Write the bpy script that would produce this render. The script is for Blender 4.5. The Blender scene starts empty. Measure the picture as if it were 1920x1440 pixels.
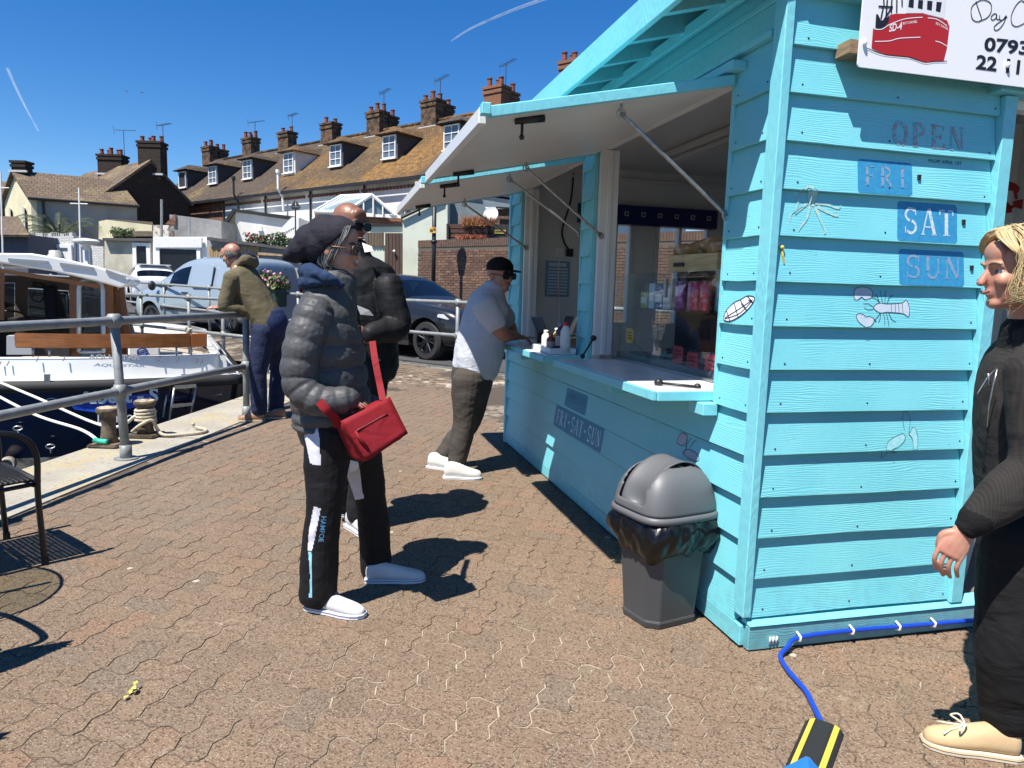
import bpy, bmesh, math, random
from mathutils import Vector as V, Matrix, Quaternion
from mathutils.bvhtree import BVHTree
random.seed(7)
R = math.radians
scn = bpy.context.scene
col = scn.collection

# ---------------------------------------------------------------- camera
FPX, CX, CY, CAMH = 1342.0, 960.0, 720.0, 1.40        # measured on the 1920x1440 photograph
ROLL, PITCH = math.atan(.0284), math.atan(170.2/1342)
FW = V((0, math.cos(PITCH), -math.sin(PITCH)))
_r0 = V((1, 0, 0)); _u0 = _r0.cross(FW)
RT = _r0*math.cos(ROLL) + _u0*math.sin(ROLL)
UP = _u0*math.cos(ROLL) - _r0*math.sin(ROLL)
CAM = V((0, 0, CAMH))
cd = bpy.data.cameras.new('camera'); cam = bpy.data.objects.new('camera', cd); col.objects.link(cam)
cd.sensor_width = 36; cd.lens = 36*FPX/1920; cd.clip_start = .05; cd.clip_end = 20000
cam.matrix_world = Matrix.Translation(CAM) @ Matrix((RT, UP, -FW)).transposed().to_4x4()
scn.camera = cam
# ---------------------------------------------------------------- sky and sun
SUN_AZ = V((-.625, -.78, 0)).normalized(); SUN_EL = R(61)
w = bpy.data.worlds.new('World'); scn.world = w; w.use_nodes = True
nt = w.node_tree; bg = nt.nodes['Background']
sk = nt.nodes.new('ShaderNodeTexSky'); sk.sky_type = 'NISHITA'; sk.sun_disc = False
sk.sun_elevation = SUN_EL; sk.sun_rotation = math.atan2(SUN_AZ.x, SUN_AZ.y)
sk.altitude = 600; sk.air_density = 1.0; sk.dust_density = .0; sk.ozone_density = 5.0
hs = nt.nodes.new('ShaderNodeHueSaturation'); hs.inputs['Hue'].default_value = .506; hs.inputs['Saturation'].default_value = 1.32
nt.links.new(sk.outputs[0], hs.inputs['Color']); nt.links.new(hs.outputs[0], bg.inputs[0])
bg.inputs[1].default_value = .080
sl = bpy.data.lights.new('sun', 'SUN'); so = bpy.data.objects.new('sun', sl); col.objects.link(so)
sl.energy = 5.0; sl.angle = R(.5); sl.color = (1, .95, .87)
sd = SUN_AZ*math.cos(SUN_EL) + V((0, 0, math.sin(SUN_EL)))
so.rotation_euler = sd.to_track_quat('Z', 'Y').to_euler(); so.location = sd*50
vs = scn.view_settings; vs.view_transform = 'Standard'; vs.look = 'None'; vs.exposure = .88; vs.gamma = 1; vs.use_curve_mapping = False

# ---------------------------------------------------------------- measuring helpers
def ray(x, y): return FW + RT*((x-CX)/FPX) - UP*((y-CY)/FPX)
def at(x, y, Y):                      # photograph point -> world point at distance Y
    d = ray(x, y); return CAM + d*(Y/d.y)
def G(x, y, z=0.):                    # photograph point -> point at height z
    d = ray(x, y); return CAM + d*((z-CAMH)/d.z)
def onplane(x, y, p0, n):
    d = ray(x, y); return CAM + d*((p0-CAM).dot(n)/d.dot(n))
def proj(p):
    d = p-CAM; k = d.dot(FW); return (CX+FPX*d.dot(RT)/k, CY-FPX*d.dot(UP)/k)

# ---------------------------------------------------------------- objects
def tag(o, label=None, cat=None, group=None, kind=None):
    if label: o['label'] = label
    if cat: o['category'] = cat
    if group: o['group'] = group
    if kind: o['kind'] = kind
    return o
def thing(name, label, cat, loc=(0, 0, 0), rz=0, group=None):
    o = bpy.data.objects.new(name, None); col.objects.link(o)
    o.location = loc; o.rotation_euler = (0, 0, rz); o.empty_display_size = .1
    return tag(o, label, cat, group)
def inv_of(o):
    m = Matrix.Identity(4)
    while o is not None:
        m = o.matrix_basis @ m; o = o.parent
    return m.inverted()
def linkobj(name, me, parent=None):
    o = bpy.data.objects.new(name, me); col.objects.link(o); o.parent = parent
    return o
def copy_tree(o, parent=None):
    c = o.copy(); col.objects.link(c); c.parent = parent
    for ch in list(o.children): copy_tree(ch, c)
    return c

class MB:
    def __init__(s): s.v = []; s.f = []; s.m = []; s.mi = 0
    def add(s, vs, fs):
        n = len(s.v); s.v += [V(p) for p in vs]; s.f += [[i+n for i in f] for f in fs]; s.m += [s.mi]*len(fs); return s
    def box(s, c, d, M=None):
        x, y, z = d[0]/2, d[1]/2, d[2]/2
        vs = [V((i*x, j*y, k*z)) for k in (-1, 1) for j in (-1, 1) for i in (-1, 1)]
        if M is not None: vs = [M @ p for p in vs]
        return s.add([p+V(c) for p in vs], [(0, 2, 3, 1), (4, 5, 7, 6), (0, 1, 5, 4), (2, 6, 7, 3), (0, 4, 6, 2), (1, 3, 7, 5)])
    def bx(s, x0, x1, y0, y1, z0, z1): return s.box(((x0+x1)/2, (y0+y1)/2, (z0+z1)/2), (abs(x1-x0), abs(y1-y0), abs(z1-z0)))
    def hexa(s, a, b):                 # two quads a,b -> solid
        return s.add(list(a)+list(b), [(3, 2, 1, 0), (4, 5, 6, 7), (0, 1, 5, 4), (1, 2, 6, 5), (2, 3, 7, 6), (3, 0, 4, 7)])
    def prism(s, poly, ex):
        n = len(poly); ex = V(ex); P = [V(p) for p in poly]
        nr = V((0, 0, 0))
        for i in range(n): nr += P[i].cross(P[(i+1) % n])
        if nr.dot(ex) > 0: P = P[::-1]
        fs = [list(range(n)), [n+i for i in range(n)][::-1]] + [(i, n+i, n+(i+1) % n, (i+1) % n) for i in range(n)]
        return s.add(P+[p+ex for p in P], fs)
    def poly(s, pts): return s.add(pts, [list(range(len(pts)))])
    def rings(s, rs, cap=True, closed=True):
        n = len(rs[0]); vs = [p for r in rs for p in r]; fs = []
        for i in range(len(rs)-1):
            for j in range(n if closed else n-1):
                k = (j+1) % n
                fs.append((i*n+j, i*n+k, (i+1)*n+k, (i+1)*n+j))
        if cap: fs.append(list(range(n))[::-1]); fs.append([(len(rs)-1)*n+j for j in range(n)])
        return s.add(vs, fs)
    def tube(s, pts, r, n=8, cap=True):
        pts = [V(p) for p in pts]; m = len(pts); rr = r if isinstance(r, (list, tuple)) else [r]*m
        t0 = (pts[1]-pts[0]).normalized(); a = t0.orthogonal().normalized(); rs = []
        for i, p in enumerate(pts):
            t = (pts[min(i+1, m-1)]-pts[max(i-1, 0)])
            t = t.normalized() if t.length > 1e-9 else t0
            a = (a-t*a.dot(t)); a = a.normalized() if a.length > 1e-6 else t.orthogonal().normalized()
            b = t.cross(a)
            rs.append([p+(a*math.cos(2*math.pi*j/n)+b*math.sin(2*math.pi*j/n))*rr[i] for j in range(n)])
        return s.rings(rs, cap)
    def lathe(s, prof, c=(0, 0, 0), n=20, axis=(0, 0, 1), cap=True):
        ax = V(axis).normalized(); a = ax.orthogonal().normalized(); b = ax.cross(a); c = V(c)
        return s.rings([[c+ax*z+(a*math.cos(2*math.pi*j/n)+b*math.sin(2*math.pi*j/n))*max(r, 1e-4) for j in range(n)] for r, z in prof], cap)
    def ell(s, c, ax, nu=14, nv=9):
        A, B, Cc = [V(q) for q in ax]; c = V(c); rs = []
        if A.cross(B).dot(Cc) < 0: A = -A
        for i in range(nv+1):
            th = math.pi*i/nv; th = min(max(th, .03), math.pi-.03)
            rs.append([c-Cc*math.cos(th)+(A*math.cos(2*math.pi*j/nu)+B*math.sin(2*math.pi*j/nu))*math.sin(th) for j in range(nu)])
        return s.rings(rs)
    def sph(s, c, r, nu=12, nv=8): return s.ell(c, (V((r, 0, 0)), V((0, r, 0)), V((0, 0, r))), nu, nv)
    def mesh(s, name='m', mats=None, smooth=False, M=None):
        me = bpy.data.meshes.new(name)
        me.from_pydata([tuple(M @ p) if M is not None else tuple(p) for p in s.v], [], s.f)
        for m in (mats if isinstance(mats, (list, tuple)) else [mats]):
            if m: me.materials.append(m)
        if any(s.m): me.polygons.foreach_set('material_index', s.m)
        if smooth: me.polygons.foreach_set('use_smooth', [True]*len(me.polygons))
        me.validate(); me.update(); return me
    def build(s, name, mats, parent=None, smooth=False, world=False, bevel=0, seg=1, auto=False):
        me = s.mesh(name, mats, smooth, inv_of(parent) if (world and parent is not None) else None)
        if bevel:
            bm = bmesh.new(); bm.from_mesh(me)
            bmesh.ops.remove_doubles(bm, verts=bm.verts, dist=1e-5)
            es = [e for e in bm.edges if len(e.link_faces) == 2 and e.calc_face_angle(0) > .5]
            bmesh.ops.bevel(bm, geom=es, offset=bevel, segments=seg, affect='EDGES', clamp_overlap=True)
            bm.to_mesh(me); bm.free()
        if auto:
            me.polygons.foreach_set('use_smooth', [True]*len(me.polygons))
            try: me.set_sharp_from_angle(angle=R(38))
            except Exception: pass
        return linkobj(name, me, parent)

def bake(mb, mats, voxel=None, smooth=0, disp=None, subsurf=0, shade=True, cuts=None, M=None):
    me = mb.mesh('tmp', mats, False) if isinstance(mb, MB) else mb
    o = bpy.data.objects.new('tmp', me); col.objects.link(o); extra = []
    if subsurf:
        q = o.modifiers.new('s', 'SUBSURF'); q.levels = subsurf; q.render_levels = subsurf
    for c in (cuts or []):
        q = o.modifiers.new('b', 'BOOLEAN'); q.operation = 'DIFFERENCE'; q.solver = 'EXACT'; q.object = c; extra.append(c)
    if voxel:
        q = o.modifiers.new('r', 'REMESH'); q.mode = 'VOXEL'; q.voxel_size = voxel
    if smooth:
        q = o.modifiers.new('m', 'SMOOTH'); q.factor = .5; q.iterations = smooth
    for (sc, st) in (disp or []):
        tx = bpy.data.textures.new('clouds', 'CLOUDS'); tx.noise_scale = sc; tx.noise_depth = 2
        q = o.modifiers.new('d', 'DISPLACE'); q.texture = tx; q.texture_coords = 'GLOBAL'; q.strength = st; q.mid_level = .5
    dg = bpy.context.evaluated_depsgraph_get(); dg.update()
    out = bpy.data.meshes.new_from_object(o.evaluated_get(dg))
    bpy.data.objects.remove(o)
    for c in extra: bpy.data.objects.remove(c)
    if voxel:
        out.materials.clear()
        for m in (mats if isinstance(mats, (list, tuple)) else [mats]): out.materials.append(m)
        out.polygons.foreach_set('material_index', [0]*len(out.polygons))
    if M is not None: out.transform(M)
    if shade: out.polygons.foreach_set('use_smooth', [True]*len(out.polygons))
    out.update(); return out

def spline(pts, n):                    # Catmull-Rom through points (any equal-length tuples)
    pts = [tuple(p) for p in pts]; m = len(pts); out = []
    for k in range(n+1):
        t = k/n*(m-1); i = min(int(t), m-2); f = t-i
        p0 = pts[max(i-1, 0)]; p1 = pts[i]; p2 = pts[i+1]; p3 = pts[min(i+2, m-1)]
        out.append(tuple(.5*((2*b)+(-a+c)*f+(2*a-5*b+4*c-d)*f*f+(-a+3*b-3*c+d)*f**3) for a, b, c, d in zip(p0, p1, p2, p3)))
    return out

def limb(mb, pts, rad, lat=None, n=16, seg=26, quilt=None, caps=True):
    """tapered limb; rad = list of r or (r_lateral, r_other); quilt=(count, depth) puffs along it"""
    rad = [(r, r) if not isinstance(r, (tuple, list)) else r for r in rad]
    P = [V(p) for p in spline(pts, seg)]; Q = spline(rad, seg)
    rs = []; N = len(P); ref = V(lat) if lat is not None else None; a = None
    for i, p in enumerate(P):
        t = (P[min(i+1, N-1)]-P[max(i-1, 0)]).normalized()
        if ref is not None: a = ref-t*ref.dot(t)
        else: a = (t.orthogonal() if a is None else a-t*a.dot(t))
        a = a.normalized(); b = t.cross(a); k = 1.0
        if quilt: k = 1+quilt[1]*(abs(math.sin(math.pi*quilt[0]*i/(N-1)))**.38-.75)
        rs.append([p+a*(Q[i][0]*k*math.cos(2*math.pi*j/n))+b*(Q[i][1]*k*math.sin(2*math.pi*j/n)) for j in range(n)])
    if caps:
        def cap(i, sgn):
            t = (P[1]-P[0]).normalized()*-1 if i == 0 else (P[-1]-P[-2]).normalized()
            rr = min(Q[i]); c = P[i]
            return [[c+(q-c)*math.cos(th)+t*(rr*.8*math.sin(th)) for q in rs[i]] for th in (.5, 1.0, 1.4)]
        rs = cap(0, 1)[::-1]+rs+cap(len(rs)-1, 1)
    return mb.rings(rs)
# ---------------------------------------------------------------- materials
class NT:
    def __init__(s, name):
        s.m = bpy.data.materials.new(name); s.m.use_nodes = True; s.t = s.m.node_tree; s.b = s.t.nodes['Principled BSDF']
    def n(s, typ, **kw):
        q = s.t.nodes.new(typ)
        for k, v in kw.items():
            if k.startswith('i_'):
                key = k[2:]; key = int(key) if key.isdigit() else key.replace('_', ' ')
                if hasattr(v, 'outputs') or isinstance(v, bpy.types.NodeSocket): s.l(v, q.inputs[key])
                else: q.inputs[key].default_value = v
            else: setattr(q, k, v)
        return q
    def l(s, a, b):
        if hasattr(a, 'outputs'): a = a.outputs[0]
        s.t.links.new(a, b)
    def pos(s, scale=1.0, obj=False, stretch=(1, 1, 1), rot=(0, 0, 0)):
        g = s.n('ShaderNodeTexCoord').outputs['Object'] if obj else s.n('ShaderNodeNewGeometry').outputs['Position']
        mp = s.n('ShaderNodeMapping'); s.l(g, mp.inputs['Vector']); mp.inputs['Scale'].default_value = [scale*k for k in stretch]; mp.inputs['Rotation'].default_value = rot
        return mp.outputs[0]
    def noise(s, scale, detail=4, vec=None, rough=.55, **k):
        q = s.n('ShaderNodeTexNoise'); q.inputs['Scale'].default_value = scale; q.inputs['Detail'].default_value = detail; q.inputs['Roughness'].default_value = rough
        s.l(vec if vec is not None else s.pos(), q.inputs['Vector'])
        for a, v in k.items(): q.inputs[a].default_value = v
        return q.outputs['Fac']
    def ramp(s, fac, a, b, c0=(0, 0, 0), c1=(1, 1, 1)):
        q = s.n('ShaderNodeValToRGB'); s.l(fac, q.inputs[0]); e = q.color_ramp.elements
        e[0].position = a; e[1].position = b; e[0].color = (*c0, 1); e[1].color = (*c1, 1); return q.outputs[0]
    def mix(s, fac, a, b, mode='MIX'):
        q = s.n('ShaderNodeMix', data_type='RGBA', blend_type=mode)
        for sock, v in ((q.inputs[0], fac), (q.inputs[6], a), (q.inputs[7], b)):
            if isinstance(v, bpy.types.NodeSocket): s.l(v, sock)
            elif isinstance(v, (int, float)): sock.default_value = v
            else: sock.default_value = (*v, 1)
        return q.outputs[2]
    def math(s, op, a, b=0.0):
        q = s.n('ShaderNodeMath', operation=op)
        for i, v in ((0, a), (1, b)):
            if isinstance(v, bpy.types.NodeSocket): s.l(v, q.inputs[i])
            else: q.inputs[i].default_value = v
        return q.outputs[0]
    def bump(s, h, strength=.5, dist=.01, prev=None):
        q = s.n('ShaderNodeBump'); q.inputs['Strength'].default_value = strength; q.inputs['Distance'].default_value = dist
        s.l(h, q.inputs['Height'])
        if prev is not None: s.l(prev, q.inputs['Normal'])
        return q.outputs[0]
    def col(s, c):
        if isinstance(c, bpy.types.NodeSocket): s.l(c, s.b.inputs['Base Color'])
        else: s.b.inputs['Base Color'].default_value = (*c, 1)
    def set(s, **k):
        for a, v in k.items():
            sock = s.b.inputs[a.replace('_', ' ')]
            if isinstance(v, bpy.types.NodeSocket): s.l(v, sock)
            else: sock.default_value = v
        return s

def M(name, c, rough=.6, metal=0, var=None, bump=None, spec=.5, coat=0, obj=False, stretch=(1, 1, 1), **kw):
    """plain procedural material: var=(noise scale, second colour, low, high); bump=(scale, strength, distance)"""
    t = NT(name)
    if var:
        nz = t.noise(var[0], 5, t.pos(1, obj, stretch)); t.col(t.mix(t.ramp(nz, var[2], var[3]), c, var[1]))
    else: t.col(c)
    t.set(Roughness=rough, Metallic=metal, Specular_IOR_Level=spec, Coat_Weight=coat)
    if coat: t.set(Coat_Roughness=.05)
    if bump: t.set(Normal=t.bump(t.noise(bump[0], 5, t.pos(1, obj, stretch)), bump[1], bump[2]))
    for a, v in kw.items(): t.set(**{a: v})
    return t.m

def glass(name, tint=(.9, .95, .95), rough=.0, trans=.9, dark=(.02, .025, .03)):
    t = NT(name); g = t.n('ShaderNodeBsdfGlossy', i_Roughness=rough); g.inputs[0].default_value = (1, 1, 1, 1)
    tr = t.n('ShaderNodeBsdfTransparent'); tr.inputs[0].default_value = (*tint, 1)
    df = t.n('ShaderNodeBsdfDiffuse'); df.inputs[0].default_value = (*dark, 1)
    m1 = t.n('ShaderNodeMixShader', i_0=trans); t.l(df.outputs[0], m1.inputs[1]); t.l(tr.outputs[0], m1.inputs[2])
    fr = t.n('ShaderNodeFresnel', i_IOR=1.5)
    m2 = t.n('ShaderNodeMixShader'); bf = t.n('ShaderNodeNewGeometry').outputs['Backfacing']; t.l(t.math('MULTIPLY', fr.outputs[0], t.math('SUBTRACT', 1.0, bf)), m2.inputs[0]); t.l(m1.outputs[0], m2.inputs[1]); t.l(g.outputs[0], m2.inputs[2])
    t.l(m2.outputs[0], t.t.nodes['Material Output'].inputs[0]); return t.m

def painted_wood(name, base, stretch, pale, worn):
    t = NT(name); p = t.pos(1, False, stretch)
    wv = t.n('ShaderNodeTexWave', wave_type='BANDS', bands_direction='Z'); wv.inputs['Scale'].default_value = 17; wv.inputs['Distortion'].default_value = 22; wv.inputs['Detail'].default_value = 3; wv.inputs['Detail Scale'].default_value = .38
    t.l(p, wv.inputs['Vector']); g = wv.outputs['Fac']
    n1 = t.noise(3.2, 6, t.pos(1)); n2 = t.noise(70, 5, t.pos(1)); n3 = t.noise(900, 2, t.pos(1, False, (1, 1, .03)))
    c = t.mix(t.ramp(n1, .35, .7), base, pale)
    c = t.mix(t.math('MULTIPLY', t.ramp(n2, .66, .72), .5), c, worn)
    c = t.mix(t.math('MULTIPLY', t.ramp(g, .0, .25, (1, 1, 1), (0, 0, 0)), .10), c, (.05, .26, .32))
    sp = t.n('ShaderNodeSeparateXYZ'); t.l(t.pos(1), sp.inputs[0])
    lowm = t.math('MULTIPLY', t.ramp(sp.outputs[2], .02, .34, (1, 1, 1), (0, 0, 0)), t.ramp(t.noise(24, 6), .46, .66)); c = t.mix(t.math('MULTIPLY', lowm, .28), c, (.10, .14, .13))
    c = t.mix(t.math('MULTIPLY', t.ramp(t.noise(130, 2), .72, .76), .55), c, (.30, .34, .32))
    c = t.mix(t.math('MULTIPLY', t.ramp(t.noise(1.1, 7, t.pos(1, False, (3, 3, .35))), .60, .78), .22), c, (.16, .30, .30))
    t.col(c); t.set(Roughness=.48, Specular_IOR_Level=.4)
    gm = t.math('MULTIPLY', g, t.ramp(t.noise(5, 3), .35, .7)); b = t.bump(gm, .30, .003); b = t.bump(n3, .15, .0015, b); b = t.bump(t.noise(16, 4), .2, .004, b); t.set(Normal=b); return t.m

def brickmat(name, c1, c2, mortar, scale=1.0, rot=(R(90), 0, 0), bw=.225, bh=.075, ms=.012, patch=None, rough=.85, obj=True):
    t = NT(name); vec = t.pos(1, obj, (1, 1, 1), rot)
    br = t.n('ShaderNodeTexBrick'); t.l(vec, br.inputs['Vector'])
    br.inputs['Color1'].default_value = (*c1, 1); br.inputs['Color2'].default_value = (*c2, 1); br.inputs['Mortar'].default_value = (*mortar, 1)
    br.inputs['Scale'].default_value = scale; br.inputs['Brick Width'].default_value = bw; br.inputs['Row Height'].default_value = bh; br.inputs['Mortar Size'].default_value = ms; br.inputs['Mortar Smooth'].default_value = .3
    c = t.mix(t.math('MULTIPLY', t.ramp(t.noise(9, 5), .3, .75), .5), br.outputs['Color'], [k*.45 for k in c1])
    if patch: c = t.mix(t.ramp(t.noise(patch[0], 6), patch[2], patch[3]), c, patch[1])
    t.col(c); t.set(Roughness=rough, Specular_IOR_Level=.2, Normal=t.bump(br.outputs['Fac'], .6, -.012)); return t.m

def tilemat(name, c1, c2, lichen=None, amount=(.45, .6), bw=.17, bh=.10):
    t = NT(name); g = t.n('ShaderNodeTexCoord').outputs['UV']
    br = t.n('ShaderNodeTexBrick'); t.l(g, br.inputs['Vector'])
    for k, v in (('Scale', 1), ('Brick Width', bw), ('Row Height', bh), ('Mortar Size', .008), ('Mortar Smooth', .1)): br.inputs[k].default_value = v
    br.inputs['Color1'].default_value = (*c1, 1); br.inputs['Color2'].default_value = (*c2, 1); br.inputs['Mortar'].default_value = (*[k*.3 for k in c1], 1)
    c = br.outputs['Color']
    c = t.mix(t.math('MULTIPLY', t.ramp(t.noise(.8, 6), .3, .7), .45), c, [k*.5 for k in c1])
    if lichen:
        f = t.math('MULTIPLY', t.ramp(t.noise(.35, 3), amount[0], amount[1]), t.ramp(t.noise(5, 6), .35, .62)); c = t.mix(f, c, lichen)
        c = t.mix(t.math('MULTIPLY', t.ramp(t.noise(7, 4), .6, .7), .6), c, (.33, .27, .12))
    t.col(c); t.set(Roughness=.9, Specular_IOR_Level=.15, Normal=t.bump(br.outputs['Fac'], .8, -.02)); return t.m

CY1 = (.165, .55, .62)
m_cyanR = painted_wood('painted_boards_side', CY1, (.35, .35, 2.2), (.20, .595, .66), (.08, .34, .40))
m_cyanF = painted_wood('painted_boards_front', CY1, (.35, .35, 2.2), (.19, .585, .65), (.08, .34, .40))
m_cyanT = painted_wood('painted_trim', (.175, .555, .63), (2.2, 2.2, .3), (.21, .605, .67), (.3, .45, .45))
m_cyanW = painted_wood('weathered_base_board', (.12, .36, .40), (.6, .6, 2), (.18, .36, .37), (.04, .05, .04))
m_white = M('white_paint', (.74, .74, .72), .45, var=(3, (.66, .67, .66), .4, .7), bump=(18, .1, .004))
m_whitebd = M('white_ply', (.70, .70, .68), .35, var=(2, (.60, .62, .62), .35, .75), bump=(9, .12, .004), stretch=(1, 1, 4))
m_counter = M('counter_laminate', (.78, .78, .77), .22, var=(6, (.70, .70, .70), .4, .7))
m_steel = M('galvanised_rod', (.42, .43, .43), .35, .9, var=(40, (.30, .30, .30), .4, .7))
m_galv = M('galvanised_tube', (.27, .285, .28), .55, .2, var=(14, (.19, .205, .205), .35, .7), bump=(60, .2, .002))
m_black = M('black_iron', (.012, .012, .013), .45)
m_rubber = M('black_rubber', (.014, .014, .015), .7, bump=(90, .2, .002))
m_navy = M('navy_gloss', (.006, .010, .045), .12, coat=.5, var=(1.5, (.004, .006, .022), .3, .7))
m_gel = M('white_gelcoat', (.78, .78, .76), .25, coat=.3, var=(2.5, (.70, .70, .66), .45, .7))
m_wood = M('varnished_teak', (.28, .10, .025), .28, coat=.4, var=(5, (.16, .05, .012), .35, .7), stretch=(1, 1, 12))
m_wood2 = M('varnished_teak_upright', (.25, .09, .025), .3, coat=.3, var=(5, (.14, .045, .012), .35, .7), stretch=(12, 12, 1))
m_dark = M('dark_interior', (.02, .02, .022), .7)
m_rope = M('rope', (.55, .49, .38), .9, bump=(300, .6, .004), var=(60, (.38, .32, .23), .4, .6))
m_rope2 = M('new_white_rope', (.75, .71, .60), .85, bump=(300, .6, .004))
m_green = M('green_twine', (.02, .42, .28), .6)
m_rust = M('bollard_iron', (.055, .04, .028), .75, var=(12, (.16, .12, .08), .45, .65), bump=(40, .4, .006))
m_binbody = M('bin_plastic', (.052, .053, .056), .5, bump=(500, .1, .001), var=(5, (.062, .063, .066), .4, .7))
m_binlid = M('bin_lid_plastic', (.105, .108, .115), .48, bump=(500, .1, .001))
m_bag = M('bin_liner', (.004, .004, .005), .24, bump=(30, .45, .008), spec=.38, stretch=(1, 1, .35))
m_hose = M('blue_hose', (.008, .05, .42), .35)
m_clip = M('white_clip', (.8, .8, .8), .4)
m_yellow = M('yellow_stripe', (.62, .45, .06), .55)
m_bluecanvas = M('blue_canvas', (.01, .13, .36), .7)
m_glassc = glass('display_glass', (.95, .98, .98), 0, .985)
m_glassdark = glass('tinted_glass', (.25, .3, .33), 0, .75, (.01, .012, .015))
m_carglass = glass('car_glass', (.16, .19, .20), 0, .6, (.008, .01, .014))
m_winglass = M('house_window_glass', (.10, .13, .16), .06, spec=.9)
m_signw = M('sign_white', (.80, .80, .80), .3)
m_red = M('sign_red', (.42, .015, .015), .4)
m_ink = M('sign_black', (.008, .008, .014), .5)
m_asph = M('asphalt', (.055, .055, .056), .9, var=(.6, (.075, .073, .07), .35, .7), bump=(220, .5, .006), spec=.3)
# ---------------------------------------------------------------- site axes
EX = V((-.776, .63, 0)).normalized(); NX = V((EX.y, -EX.x, 0))      # along the road (away left), across it (away)
R0 = V((-2.4, 13.69, 0)); ROADROT = math.atan2(-EX.y, -EX.x)
def RP(x, y, d):                        # photograph point -> road frame (right along road, d, z) on the facade plane d
    q = onplane(x, y, R0+NX*d, NX)-R0; return V((-(q.dot(EX)), d, q.z))
def RW(l): return R0-EX*l[0]+NX*l[1]+V((0, 0, l[2]))
def gz(y): return min(max(.10+.0335*(y-13.4), .10), 1.16)
def GR(x, y):
    z = .1
    for _ in range(25): p = G(x, y, z); z = gz(p.y)
    return p
RR0 = GR(716, 681)
def pz(p):                              # paving ramps up a little to the kerb
    k = min(max(((p-RR0).dot(NX)+1.25)/1.25, 0), 1); return k*k*(3-2*k)*gz(p.y)
def xin(y): return -2.97+.05*(y-4)
def xout(y): return -3.62+.05*(y-5)
CN = V((-3.35, 10.48, 0)); QD = V((.05, 1, 0)).normalized()
def linepx(p0, d, x):
    k = (x-CX)/FPX; n = RT-FW*k; return p0+d*(-(p0-CAM).dot(n)/d.dot(n))

# ---------------------------------------------------------------- ground, paving, quay, water
g = MB(); B_ = 2500
g.poly([(CN.x+.3, CN.y, -.1), CN+EX*B_+V((0, 0, -.1)), (-500, B_, -.1), (B_, B_, -.1), (B_, -B_, -.1), CN-QD*B_+V((.3, 0, -.1))])
tag(g.build('ground', m_asph), kind='structure')
t = NT('dock_water'); t.col((.012, .022, .022)); t.set(Roughness=.08, Specular_IOR_Level=.6)
t.set(Normal=t.bump(t.noise(5, 4), .5, .05)); m_water = t.m
g = MB(); g.poly([(-B_, -B_, -1.05), (60, -B_, -1.05), (60, B_, -1.05), (-B_, B_, -1.05)])
tag(g.build('water', m_water), kind='structure')
# paving bed with joint sand, pale where the joints are washed out
t = NT('paving_joints'); f = t.math('MULTIPLY', t.ramp(t.noise(.9, 3), .47, .62), t.ramp(t.noise(9, 4), .38, .6))
bl = t.n('ShaderNodeVectorMath', operation='DISTANCE'); t.l(t.pos(1, False, (.55, 1, 1)), bl.inputs[0]); bl.inputs[1].default_value = (0, 2.45, 0)
f = t.math('MAXIMUM', f, t.math('MULTIPLY', t.ramp(t.math('ADD', bl.outputs['Value'], t.math('MULTIPLY', t.noise(4, 3), .6)), .60, 1.30, (1, 1, 1), (0, 0, 0)), t.ramp(t.noise(7, 4), .36, .50)))
t.col(t.mix(f, (.065, .050, .036), (.40, .34, .26))); t.set(Roughness=.95, Normal=t.bump(t.noise(160, 3), .6, .004)); m_joint = t.m
PD1 = V((math.cos(R(76)), math.sin(R(76)), 0)); PD2 = V((PD1.y, -PD1.x, 0))
g = MB(); z = V((0, 0, -.0026))
def PZ(p): return V((p.x, p.y, pz(p)))+z
R00 = V((RR0.x, RR0.y, 0))
g.poly([V((xin(-6), -6, 0))+z, V((14, -6, 0))+z, R00-EX*17-NX*1.25+z, R00+EX*1.3-NX*1.25+z, V((CN.x+.62, CN.y, 0))+z])
n0 = len(g.v); rows = [-1.25, -1.0, -.75, -.5, -.25, 0, .27]
for d in rows:
    for i in range(20): g.v.append(PZ(R00-EX*17+EX*(i*1.9)+NX*d))
for j in range(len(rows)-1):
    for i in range(19): g.f.append([n0+j*20+i, n0+(j+1)*20+i, n0+(j+1)*20+i+1, n0+j*20+i+1]); g.m.append(0)
paving = tag(g.build('paving', m_joint), kind='structure')
t = NT('block_paver')
oi = t.n('ShaderNodeObjectInfo').outputs['Random']; isl = t.n('ShaderNodeNewGeometry').outputs['Random Per Island']
rnd = t.math('FRACT', t.math('ADD', oi, isl))
base = t.ramp(rnd, 0, 1, (0.185, 0.136, 0.094), (0.225, 0.159, 0.108))
base = t.mix(t.math('MULTIPLY', t.math('GREATER_THAN', rnd, .90), .6), base, (0.239, 0.144, 0.094))
base = t.mix(t.math('MULTIPLY', t.math('LESS_THAN', rnd, .10), .5), base, (0.171, 0.140, 0.108))
wn = t.math('FRACT', t.math('MULTIPLY', rnd, 17.3)); base = t.mix(t.math('MULTIPLY', wn, .22), base, (0.135, 0.098, 0.067))
sx = t.n('ShaderNodeSeparateXYZ'); t.l(t.pos(1), sx.inputs[0])
warm = t.math('MULTIPLY', t.ramp(t.math('ADD', t.math('MULTIPLY', sx.outputs[0], .22), .5), .35, .95), .4)
base = t.mix(warm, base, (0.252, 0.157, 0.101))
base = t.mix(t.math('MULTIPLY', t.ramp(t.noise(.55, 5), .5, .75), .5), base, (0.221, 0.183, 0.140))
agg = t.n('ShaderNodeTexVoronoi'); agg.inputs['Scale'].default_value = 155; t.l(t.pos(1), agg.inputs['Vector'])
sel = t.n('ShaderNodeSeparateColor'); t.l(agg.outputs['Color'], sel.inputs[0])
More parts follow.
